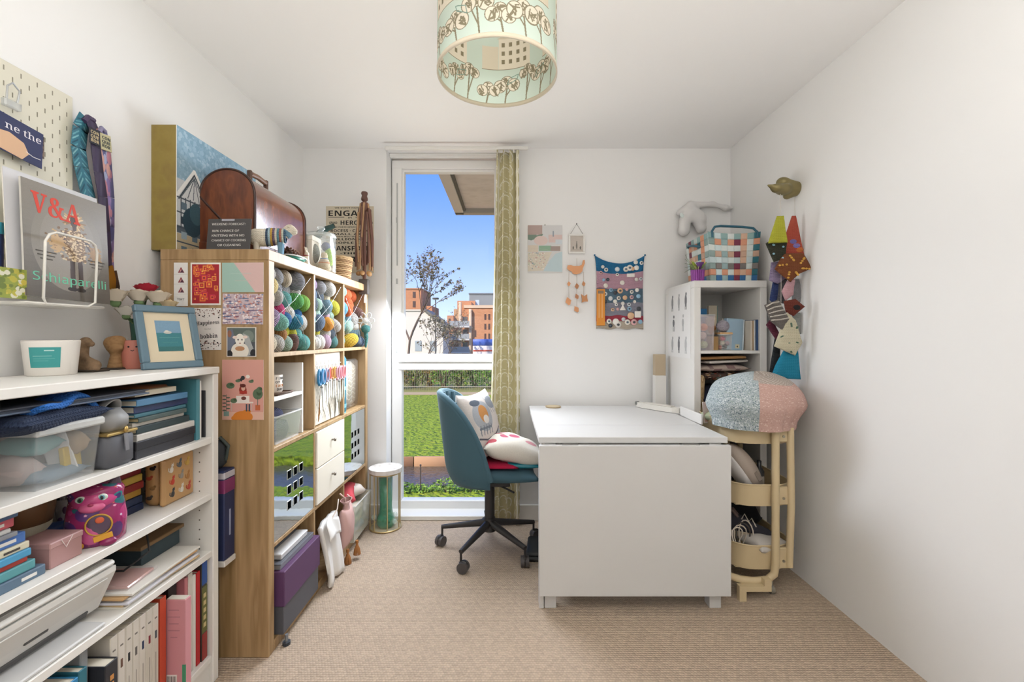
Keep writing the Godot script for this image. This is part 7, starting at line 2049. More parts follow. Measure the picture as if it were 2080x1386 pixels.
func chair():
	var o := thing("office_chair", "teal velvet bucket chair on a black five star caster base", "chair", Vector3(-0.10, 0, -2.405))
	var vel := hexm("#3a5b68", 0.8).duplicate() as StandardMaterial3D
	vel.rim_enabled = true
	vel.rim = 0.5
	var blk := hexm("#2f2d2d", 0.45)
	var top := func(t: float) -> float: return 0.43 + 0.425 * pow(maxf(0.0, 1 - pow(absf(t) / 92.0, 3.2)), 0.9)
	var f := func(u: float, v: float) -> Vector3:
		var t := lerpf(-93.0, 93.0, u)
		var y: float = lerpf(0.385, top.call(t), v)
		var k := (y - 0.385) / 0.47
		var tuck := 1.0 - 0.22 * pow(maxf(0.0, 1 - k / 0.22), 2.0) * 0.5
		return Vector3(-cos(deg_to_rad(t)) * lerpf(0.228, 0.285, k) * tuck, y, sin(deg_to_rad(t)) * lerpf(0.215, 0.235, k) * tuck)
	part("backrest", MB.new().sheet(f, 40, 18, 0.032), vel, o)
	var rim := []
	for i in 41:
		var a: Vector3 = f.call(i / 40.0, 1.0)
		rim.append(a + Vector3(0.016 * cos(deg_to_rad(lerpf(-93, 93, i / 40.0))), -0.002, -0.016 * sin(deg_to_rad(lerpf(-93, 93, i / 40.0)))))
	part("backrest_edge", MB.new().tube(rim, 0.0168, 8), vel, o)
	for i in 7:
		var u := 0.26 + i * 0.08
		var pts := []
		for k in 8:
			var a: Vector3 = f.call(u, 0.3 + 0.7 * k / 7.0)
			var n := Vector3(a.x, 0, a.z).normalized()
			pts.append(a - n * 0.035)
		part("channel", MB.new().tube(pts, 0.011, 8), vel, o)
	part("seat", MB.new().pillow(Vector3(0.07, 0.43, 0), Vector3(0.4, 0.085, 0.37), 0.16, 14), vel, o)
	part("seat_plate", MB.new().lo(Vector3(-0.11, 0.37, -0.1), Vector3(0.11, 0.392, 0.1), 0.004), blk, o)
	var cl := part("column", MB.new().cyl(Vector3(0, 0.15, 0), 0.027, 0.22, 18), blk, o)
	part("hub", MB.new().cyl(Vector3(0, 0.105, 0), 0.036, 0.07, 18, 0.03), blk, o)
	part("height_lever", MB.new().tube([Vector3(0.02, 0.375, 0.04), Vector3(0.1, 0.365, 0.12), Vector3(0.13, 0.36, 0.15)], 0.005, 6), blk, o)
	for i in 5:
		var a := deg_to_rad(25 + 72 * i)
		var d := Vector3(cos(a), 0, -sin(a))
		part("leg", MB.new().tube([d * 0.02 + Vector3(0, 0.145, 0), d * 0.15 + Vector3(0, 0.122, 0), d * 0.272 + Vector3(0, 0.1, 0)], [0.021, 0.016, 0.012], 8), blk, o)
		var cs := part("caster", MB.new().cyl(d * 0.27 + Vector3(0, 0.055, 0), 0.006, 0.05, 8), blk, o)
		for s in [-1.0, 1.0]:
			part("wheel", MB.new().at(Transform3D(Basis(Vector3.UP, a + 0.6 * i) * rot(90), d * 0.27 + Vector3(0, 0.0275, 0) + Basis(Vector3.UP, a + 0.6 * i) * Vector3(0.012, 0, s * 0.011 - 0.009))).cyl(Vector3.ZERO, 0.0275, 0.018, 18), hexm("#4b4746", 0.5), cs)
		part("caster_hood", MB.new().at(Transform3D(Basis(Vector3.UP, a + 0.6 * i), d * 0.27 + Vector3(0, 0.03, 0))).ell(Vector3(0.012, 0.012, 0), Vector3(0.024, 0.02, 0.012), 12, 8), blk, cs)
	place(simple("seat_pad", MB.new().pillow(Vector3.ZERO, Vector3(0.29, 0.035, 0.3), 0.05, 10), cloth("#b3123f")), "crimson seat pad under the pale cushion on the chair", "seat pad", Vector3(-0.09, 0.482, -2.40))
	place(simple("seat_pad", MB.new().pillow(Vector3.ZERO, Vector3(0.2, 0.045, 0.3), 0.05, 10), satin("#127c8c")), "shiny teal seat pad at the front edge of the chair seat", "seat pad", Vector3(0.07, 0.482, -2.42))
	var p := Pic.new(256, 256, "#d3ccc6")
	p.ell(0.33, 0.36, 0.24, 0.22, "#a9adb3").ell(0.34, 0.34, 0.12, 0.13, "#c98f54").ell(0.36, 0.42, 0.08, 0.06, "#e0dbd4").ell(0.24, 0.16, 0.12, 0.05, "#5d6672").rect(0.15, 0.52, 0.3, 0.03, "#7d848c").ell(0.7, 0.2, 0.18, 0.1, "#8d939b").ell(0.72, 0.75, 0.12, 0.14, "#b5bac0")
	p.line([Vector2(0.12, 0.66), Vector2(0.3, 0.7), Vector2(0.55, 0.66), Vector2(0.75, 0.58)], 0.02, "#575962").line([Vector2(0.6, 0.82), Vector2(0.72, 0.9), Vector2(0.92, 0.84)], 0.014, "#6c6d75").ell(0.72, 0.72, 0.04, 0.05, "#4d4a52").line([Vector2(0.72, 0.72), Vector2(0.73, 0.86)], 0.015, "#4d4a52")
	for i in 5:
		p.line([Vector2(0.18 + i * 0.07, 0.5), Vector2(0.17 + i * 0.07, 0.62)], 0.014, "#6f7782").line([Vector2(0.5 + i * 0.09, 0.06), Vector2(0.62 + i * 0.08, 0.36)], 0.01, "#8a8f97")
	var m1 := MB.new().pillow(Vector3.ZERO, Vector3(0.33, 0.16, 0.38), 0.1, 14, 0.006, 1.0)
	place(simple("cushion", m1, pm(p.grain(0.03), 0.95)), "upright pale cushion printed with grey and orange animals against the chair back", "cushion", Vector3(-0.155, 0.67, -2.41), Basis(Vector3.UP, deg_to_rad(-24)) * rot(0, 0, -74) * rot(0, 90, 0))
	var q := Pic.new(192, 192, "#d9d3c7")
	q.ell(0.25, 0.3, 0.16, 0.07, "#c98d92").ell(0.6, 0.25, 0.14, 0.05, "#cf8f96").ell(0.5, 0.5, 0.09, 0.07, "#c2627a").ell(0.75, 0.7, 0.1, 0.05, "#c98d92").ell(0.1, 0.8, 0.09, 0.07, "#b9555f").ell(0.32, 0.62, 0.07, 0.08, "#c2627a").ell(0.18, 0.5, 0.16, 0.04, "#c0707a").line([Vector2(0.05, 0.2), Vector2(0.3, 0.25), Vector2(0.5, 0.2)], 0.03, "#cf9a9e").ell(0.06, 0.1, 0.06, 0.1, "#b0555c").ell(0.45, 0.15, 0.1, 0.04, "#d8b2b2").grain(0.02)
	place(simple("cushion", MB.new().pillow(Vector3.ZERO, Vector3(0.34, 0.14, 0.3), 0.08, 16, 0.014, 2.0), pm(q, 0.9)), "cream cushion with faded pink flowers lying on the chair seat", "cushion", Vector3(0.02, 0.55, -2.40), rot(0, 8, -13))

func table():
	var o := thing("drop_leaf_table", "white drop leaf table with one leaf raised and the other hanging at the front", "table", Vector3(0.53, 0, -1.875))
	var w := hexm("#d3d2d0", 0.4)
	part("tabletop", MB.new().lo(Vector3(-0.4, 0.702, -0.262), Vector3(0.4, 0.728, 0.0), 0.002), w, o)
	part("raised_leaf", MB.new().lo(Vector3(-0.4, 0.702, -0.862), Vector3(0.4, 0.728, -0.2635), 0.002), w, o)
	part("hanging_leaf", MB.new().lo(Vector3(-0.4, 0.07, 0.006), Vector3(0.4, 0.699, 0.03), 0.002), w, o)
	for x in [-0.375, 0.325]:
		part("leg", MB.new().lo(Vector3(x, 0, -0.055), Vector3(x + 0.05, 0.702, -0.006), 0.002), w, o)
		part("leg", MB.new().lo(Vector3(x, 0, -0.25), Vector3(x + 0.05, 0.702, -0.2), 0.002), w, o)
		part("end_panel", MB.new().lo(Vector3(x + 0.012, 0.2, -0.2), Vector3(x + 0.038, 0.702, -0.055), 0.002), w, o)
	part("gate_leg", MB.new().lo(Vector3(-0.398, 0, -0.052), Vector3(-0.378, 0.66, -0.004), 0.002), w, o)
	part("gate_leg", MB.new().lo(Vector3(-0.33, 0, -0.79), Vector3(-0.285, 0.69, -0.74), 0.002), w, o)
	part("gate_rail", MB.new().lo(Vector3(-0.32, 0.63, -0.74), Vector3(-0.295, 0.69, -0.25), 0.002), w, o)
	for k in 3:
		var d := part("drawer", MB.new().lo(Vector3(-0.32, 0.49 - k * 0.13, -0.2), Vector3(0.32, 0.61 - k * 0.13, -0.06), 0.002), w, o)
	for x in [-0.27, 0.24]:
		part("hinge", MB.new().lo(Vector3(x - 0.035, 0.694, -0.03), Vector3(x + 0.035, 0.7015, 0.02), 0.001), hexm("#8f8d8a", 0.4, 0.7), o)
	var y := 0.7285
	var cs := thing("coaster", "round wooden coaster at the back left corner of the table", "coaster", Vector3(0.272, y, -2.675))
	part("disc", MB.new().cyl(Vector3.ZERO, 0.045, 0.007, 28, 0.047), hexm("#b9a584", 0.6), cs)
	part("inlay", MB.new().cyl(Vector3(0, 0.007, 0), 0.036, 0.0006, 28), hexm("#c9b896", 0.6), cs)
	var tk := thing("craft_cutter", "long slim white cutting tool lying at the back right of the table", "tool", Vector3(0.868, y, -2.57), deg_to_rad(-54))
	part("body", MB.new().at(Transform3D(rot(90), Vector3(0, 0.03, -0.022))).ext(PackedVector2Array([Vector2(-0.145, 0.0), Vector2(-0.1, -0.008), Vector2(0.12, -0.012), Vector2(0.145, 0.01), Vector2(0.145, 0.034), Vector2(0.11, 0.05), Vector2(-0.1, 0.044), Vector2(-0.145, 0.03)]), 0.028), hexm("#e2ded6", 0.35), tk)
	part("cover", MB.new().lo(Vector3(-0.09, 0.029, -0.022), Vector3(0.1, 0.036, 0.02), 0.004), hexm("#d8d3ca", 0.35), tk)
	part("tip", MB.new().lo(Vector3(-0.155, 0.014, -0.014), Vector3(-0.135, 0.034, 0.012), 0.004), hexm("#7b7d78", 0.4), tk)
	var tb := thing("tall_carton", "tall slim carton, white below and tan above, standing at the wall behind the cutter", "carton", Vector3(0.925, y, -2.71))
	part("body", MB.new().lo(Vector3(-0.034, 0, -0.024), Vector3(0.034, 0.19, 0.024), 0.002), hexm("#e3e0da", 0.5), tb)
	part("cap", MB.new().lo(Vector3(-0.032, 0.19, -0.022), Vector3(0.032, 0.318, 0.022), 0.002), hexm("#b9a78c", 0.7), tb)
	var fp := thing("foot_pedal", "black sewing machine foot pedal on the carpet, half under the table edge", "pedal", Vector3(0.15, 0.0, -2.345), deg_to_rad(-8))
	part("base", MB.new().box(Vector3(0, 0.012, 0), Vector3(0.11, 0.024, 0.17), 0.008), hexm("#26292c", 0.5), fp)
	part("treadle", MB.new().at(Transform3D(rot(12), Vector3(0, 0.045, 0))).box(Vector3.ZERO, Vector3(0.1, 0.024, 0.15), 0.01), hexm("#34383b", 0.5), fp)
	part("cable", MB.new().tube([Vector3(0, 0.03, -0.08), Vector3(0.05, 0.006, -0.16), Vector3(0.15, 0.006, -0.2)], 0.004, 6), hexm("#26292c", 0.5), fp)
	# wire side table with the green vase
	var st := thing("side_table", "small round gold wire table with a pale marble top by the window", "side table", Vector3(-0.742, 0, -2.685))
	var gold := hexm("#cdb684", 0.3, 0.7)
	var ring := func(r: float, yy: float) -> Array: return range(36).map(func(k: int): return Vector3(cos(TAU * k / 36) * r, yy, sin(TAU * k / 36) * r))
	part("bottom_ring", MB.new().tube(ring.call(0.092, 0.006), 0.005, 8, true), gold, st)
	part("top_ring", MB.new().tube(ring.call(0.09, 0.335), 0.005, 8, true), gold, st)
	part("base_plate", MB.new().cyl(Vector3(0, 0.003, 0), 0.09, 0.004, 32), hexm("#b5a88c", 0.4), st)
	for k in 7:
		var a := TAU * k / 7 + 0.3
		part("rod", MB.new().tube([Vector3(cos(a) * 0.091, 0.006, sin(a) * 0.091), Vector3(cos(a) * 0.091, 0.338, sin(a) * 0.091)], 0.0035, 6), gold, st)
	part("marble_top", MB.new().cyl(Vector3(0, 0.34, 0), 0.098, 0.024, 36), tri_mat(noise_tex("marble", 0.015, ["#a59d95", "#dcd6cf", "#e3ded8", "#d3ccc4", "#8f8780"]), Vector3.ONE * 3, 0.3), st)
	var gv := thing("glass_bottle", "tall green glass vase with a bulbous base inside the wire side table", "vase", Vector3(-0.74, 0.0075, -2.685))
	part("glass", MB.new(true).lathe([Vector2(0, 0), Vector2(0.045, 0.0), Vector2(0.058, 0.025), Vector2(0.052, 0.06), Vector2(0.04, 0.085), Vector2(0.036, 0.12), Vector2(0.04, 0.3), Vector2(0.038, 0.3), Vector2(0.034, 0.12), Vector2(0.048, 0.05), Vector2(0, 0.006)], 32), glass("#4fae88", 0.42, 0.05), gv)
	for k in 4:
		place(simple("glass_float", MB.new().ell(Vector3.ZERO, Vector3(0.015, 0.015, 0.015), 18, 12), glass("#d6efe6", 0.3, 0.03)), ["small clear glass float at the left of the green vase base", "small clear glass float at the right of the vase, upper one", "small clear glass float at the right of the vase, lower one", "small clear glass float behind the green vase"][k], "glass ball", Vector3(-0.74, 0.0, -2.685) + [Vector3(-0.062, 0.075, 0.035), Vector3(0.06, 0.085, 0.02), Vector3(0.062, 0.05, 0.035), Vector3(0.0, 0.05, -0.07)][k], Basis(), "glass floats round the vase")
	for k in 9:
		place(simple("pebble", MB.new().ell(Vector3.ZERO, Vector3(0.012, 0.010, 0.012), 10, 7), hexm(["#3a3f38", "#8f7a5a", "#2a302c"][k % 3], 0.6)), "dark polished pebble inside the green glass vase", "pebble", gv.position + Vector3(0.016 * cos(k * 2.1), 0.025 + 0.011 * k, 0.016 * sin(k * 2.1)), Basis(), "pebbles in the green vase")

func on_wall(px: float, py: float, out := 0.0) -> Vector3:       # a spot on the back wall
	return Vector3((px - 1032.0) / 322.6, EYE - (py - 685.0) / 322.6, ZB + out)

func wall_art():
	var p := Pic.new(210, 291, "#d8d7d6")
	p.rect(0, 0, 0.42, 0.2, "#b8a29a").rect(0, 0.2, 0.25, 0.1, "#7d8f80").poly([Vector2(0, 0.3), Vector2(0.2, 0.22), Vector2(0.45, 0.18), Vector2(0.42, 0.22), Vector2(0.1, 0.32)], "#7d8f80").ell(0.38, 0.32, 0.2, 0.1, "#e0cbc4").rect(0.6, 0.2, 0.4, 0.16, "#dcc5bf").rect(0.72, 0.12, 0.04, 0.12, "#9aa3ac").rect(0.8, 0.3, 0.2, 0.1, "#d3dade")
	p.rect(0.32, 0.43, 0.36, 0.11, "#93b399").rect(0.66, 0.44, 0.28, 0.1, "#a8978f").rect(0, 0.42, 0.3, 0.14, "#dccfbd").poly([Vector2(0, 0.58), Vector2(0.7, 0.56), Vector2(0.45, 0.95), Vector2(0, 0.97)], "#dcd3c2").poly([Vector2(1, 0.55), Vector2(0.8, 0.6), Vector2(0.62, 0.75), Vector2(0.45, 0.96), Vector2(1, 0.98)], "#c4d6da")
	p.dots(90, 17, ["#c9a9a0", "#8fa0a8", "#d9b8a8", "#a8b8a0", "#efe9e2"], 0.006, 0.02, Rect2(0.02, 0.56, 0.5, 0.36))
	for i in 6:
		p.line([Vector2(0.02, 0.5 + i * 0.07), Vector2(0.3, 0.49 + i * 0.07), Vector2(0.6, 0.52 + i * 0.055)], 0.006, "#c9bcae")
	var c := place(card("wall_calendar", pm(p.grain(0.015)), 0.217, 0.3, null, 0.004), "pastel seaside picture sheet pinned on the back wall beside the curtain", "poster", on_wall(1107, 506.5, 0.001))
	part("pin", MB.new().ell(Vector3(0, 0.152, 0.004), Vector3(0.005, 0.005, 0.004), 8, 6), hexm("#b9b6b0", 0.3, 0.6), c)
	var f := thing("hanging_print", "small white framed print of a grey figure hung by a string triangle", "picture", on_wall(1171, 496, 0.002))
	var fm := hexm("#ebe8e2", 0.5)
	for q in [[0, 0.056, 0.104, 0.012], [0, -0.056, 0.104, 0.012], [-0.046, 0, 0.012, 0.1], [0.046, 0, 0.012, 0.1]]:
		part("moulding", MB.new().box(Vector3(q[0], q[1], 0.006), Vector3(q[2], q[3], 0.012), 0.002), fm, f)
	var fp := Pic.new(96, 120, "#c8beb4")
	fp.ell(0.5, 0.62, 0.06, 0.2, "#8a857e").ell(0.5, 0.38, 0.05, 0.05, "#9a948c").ell(0.24, 0.74, 0.05, 0.1, "#6f6c66").ell(0.78, 0.74, 0.05, 0.1, "#5f5c57").rect(0.1, 0.86, 0.8, 0.02, "#a59d93").grain(0.03)
	part("print", MB.new().box(Vector3(0, 0, 0.003), Vector3(0.082, 0.102, 0.003)), pm(fp), f)
	part("string", MB.new().tube([Vector3(-0.04, 0.06, 0.006), Vector3(0, 0.125, 0.004), Vector3(0.04, 0.06, 0.006)], 0.0014, 5), hexm("#6d6a66", 0.8), f)
	part("nail", MB.new().ell(Vector3(0, 0.126, 0.004), Vector3(0.004, 0.004, 0.004), 8, 6), hexm("#7a7772", 0.3, 0.7), f)
	var cop := hexm("#cf9468", 0.45, 0.35)
	var m := thing("bird_mobile", "copper coloured bird mobile with leaf charms hanging on strings", "mobile", on_wall(1171, 550, 0.012))
	var pl := func(a: Array, sc: float) -> PackedVector2Array: return PackedVector2Array(a.map(func(q): return Vector2(q[0], q[1]) * sc))
	part("bird", MB.new().ext(pl.call([[-1.0, 0.2], [-0.92, 0.5], [-0.6, 0.52], [-0.3, 0.42], [0.2, 0.42], [0.5, 0.55], [0.62, 1.0], [0.78, 1.05], [0.8, 0.7], [0.6, 0.2], [0.55, -0.1], [0.35, -0.3], [-0.05, -0.42], [-0.4, -0.36], [-0.5, -0.15], [-0.8, -0.02]], 0.062), 0.006), cop, m)
	var drops := [[-0.05, -0.085, 0.014], [0.0, -0.1, 0.017], [0.042, -0.085, 0.014], [-0.053, -0.195, 0.024], [0.0, -0.165, 0.016], [0.045, -0.18, 0.027], [-0.002, -0.245, 0.02]]
	for i in 7:
		var q: Array = drops[i]
		var sh: Array = [[0, 1.2], [0.8, 0.1], [0.3, -0.9], [-0.2, -1.0], [-0.8, 0.0]] if i != 5 else [[-0.2, 1.3], [0.3, 0.6], [1.1, 0.7], [0.8, 0.0], [0.6, -0.9], [-0.1, -0.6], [-0.9, -0.5], [-0.5, 0.2]]
		part("leaf_charm", MB.new().at(Transform3D(rot(0, 12 * (i % 3) - 12, 5 * i), Vector3(q[0], q[1], 0.002))).ext(pl.call(sh, q[2]), 0.004), hexm("#b07a56", 0.45, 0.35) if i in [1, 4] else cop, m)
	for x in [-0.05, 0.0, 0.043]:
		part("thread", MB.new().tube([Vector3(x, -0.01, 0.003), Vector3(x, -0.24 if x == 0.0 else -0.18, 0.003)], 0.0009, 4), hexm("#b5a08c", 0.8), m)
	part("thread", MB.new().tube([Vector3(0, 0.02, 0.003), Vector3(0, 0.075, 0.002)], 0.0009, 4), hexm("#b5a08c", 0.8), m)
	# knitted banner full of badges
	var b := thing("badge_banner", "striped knitted banner covered with enamel pins and round badges on the back wall", "banner", on_wall(1258, 594, 0.003))
	var bands := [["#256f9c", 1.0, 0.79], ["#c39bab", 0.79, 0.55], ["#5f7a8c", 0.55, 0.36], ["#8f8f9c", 0.36, 0.18], ["#a83f4f", 0.18, 0.10], ["#c2b5a4", 0.10, 0.0]]
	for k in bands:
		part("knitted_stripe", MB.new().sheet(func(u: float, v: float):
			var t := lerpf(k[2], k[1], v)
			var hw := 0.148 - 0.006 * t + 0.014 * pow(t, 6)
			return Vector3((u * 2 - 1) * hw, -0.23 + 0.46 * t - 0.05 * pow(t, 4) * (1 - pow(u * 2 - 1, 2)) + 0.004 * sin(u * 17) * (1 - t), 0.008 + 0.002 * sin(u * 13 + t * 9)), 18, 4, 0.005), cloth(k[0], true), b)
	var pins := [[1170, 590, 0.019], [1240, 590, 0.016], [925, 610, 0.013], [1040, 605, 0.015], [1130, 605, 0.017], [1200, 600, 0.013], [870, 640, 0.011], [900, 715, 0.010], [943, 712, 0.011], [1092, 745, 0.015], [1040, 660, 0.010], [1240, 712, 0.012], [1285, 705, 0.011], [920, 775, 0.015], [1070, 828, 0.018], [1140, 815, 0.010], [975, 820, 0.012], [1020, 850, 0.012], [1190, 840, 0.012], [1245, 820, 0.013], [915, 862, 0.014], [970, 908, 0.014], [1055, 905, 0.013], [1120, 900, 0.015], [1190, 895, 0.013], [1260, 885, 0.014], [918, 940, 0.012], [1018, 940, 0.013], [1030, 972, 0.010], [1098, 960, 0.012], [1162, 970, 0.012], [1220, 942, 0.010], [993, 1025, 0.011], [1045, 1020, 0.010], [1166, 1016, 0.014], [1265, 1016, 0.014], [955, 1145, 0.016], [1025, 1150, 0.021], [1050, 1180, 0.02], [1105, 1125, 0.013], [1146, 1155, 0.018], [1182, 1088, 0.022], [1214, 1155, 0.02], [1280, 1150, 0.014], [970, 1190, 0.013], [1232, 532, 0.014], [1292, 540, 0.012], [890, 580, 0.011]]
	var bc := ["#e8e3da", "#ded9d2", "#e6dfd4", "#d9a9a9", "#3d4048", "#efebe4", "#d3d6d8", "#e0b58f", "#8fb6cf"]
	for i in pins.size():
		var q: Array = pins[i]
		var at := Vector3((1050 + q[0] / 5.133 - 1258) / 322.6, -(430 + q[1] / 5.133 - 594) / 322.6, 0.011)
		var bd := part("badge", MB.new(true).at(Transform3D(rot(90), at)).lathe([Vector2(0, 0), Vector2(q[2], 0), Vector2(q[2], 0.001), Vector2(q[2] * 0.8, 0.0035), Vector2(0, 0.0045)], 14), hexm(bc[(i * 5) % 9], 0.3), b)
		if i % 2 == 0:
			part("emblem", MB.new().ell(at + Vector3(0, 0, 0.004), Vector3(q[2] * 0.45, q[2] * 0.4, 0.0012), 10, 5), hexm(["#5a6a7a", "#b5656a", "#4a4a50", "#c98a4a"][i % 4], 0.4), bd)
	part("badge", MB.new().box(Vector3((1180 / 5.133 - 208) / 322.6, 0.105, 0.0125), Vector3(0.05, 0.022, 0.004), 0.0015), hexm("#e9e3dd", 0.4), b)
	part("badge", MB.new().box(Vector3((1253 / 5.133 - 208) / 322.6, -0.14, 0.0125), Vector3(0.04, 0.04, 0.004), 0.0015), hexm("#ebe6df", 0.4), b)
	part("badge", MB.new().at(Transform3D(Basis(), Vector3((1097 / 5.133 - 208) / 322.6, -0.1, 0.0115))).ext(PackedVector2Array([Vector2(-0.019, -0.014), Vector2(0.019, -0.014), Vector2(0, 0.022)]), 0.003), hexm("#e6e1da", 0.4), b)
	for x in [-0.158, 0.158]:
		part("tack", MB.new().ell(Vector3(x, 0.232, 0.01), Vector3(0.006, 0.006, 0.006), 8, 6), hexm("#2f6f95", 0.4), b)
	var r := thing("prize_ribbon", "flat orange ribbon card with pale pencil lines, hanging over the banner's lower left corner", "ribbon", on_wall(1219, 625, 0.02))
	part("strip", MB.new().box(Vector3.ZERO, Vector3(0.053, 0.228, 0.002), 0.0008), hexm("#df8f2c", 0.5), r)
	for x in [-0.011, 0.008]:
		part("line", MB.new().box(Vector3(x, 0.01, 0.001), Vector3(0.003, 0.15, 0.001)), hexm("#efcf9a", 0.6), r)
	part("top_mark", MB.new().box(Vector3(0, 0.095, 0.001), Vector3(0.036, 0.018, 0.001)), hexm("#8f7a62", 0.6), r)

func puff(poly: Array, t: float) -> MB:      # a softly stuffed flat shape
	var m := MB.new(true)
	var c := Vector2.ZERO
	for q in poly:
		c += q / poly.size()
	var n := poly.size()
	var e := []
	for i in n:
		for k in 4:
			e.append(poly[i].lerp(poly[(i + 1) % n], k / 4.0))
	if Geometry2D.is_polygon_clockwise(PackedVector2Array(e)):
		e.reverse()
	var v := func(i: int, s: float, z: float) -> Vector3:
		var q: Vector2 = c + (e[i % e.size()] - c) * s
		return Vector3(q.x, q.y, z + t * 0.12 * sin(i * 1.7 + s * 9) * s)
	var lv := [[1.0, 0.0], [0.92, 0.55], [0.6, 0.9], [0.25, 1.0]]
	for side in [1.0, -1.0]:
		for i in e.size():
			for k in 3:
				var a: Vector3 = v.call(i, lv[k][0], side * lv[k][1] * t)
				var b: Vector3 = v.call(i + 1, lv[k][0], side * lv[k][1] * t)
				var f: Vector3 = v.call(i + 1, lv[k + 1][0], side * lv[k + 1][1] * t)
				var g: Vector3 = v.call(i, lv[k + 1][0], side * lv[k + 1][1] * t)
				if side > 0:
					m.quad(a, b, f, g)
				else:
					m.quad(b, a, g, f)
			var p: Vector3 = v.call(i, 0.25, side * t)
			var q: Vector3 = v.call(i + 1, 0.25, side * t)
			if side > 0:
				m.tri(p, q, Vector3(c.x, c.y, t))
			else:
				m.tri(q, p, Vector3(c.x, c.y, -t))
	return m

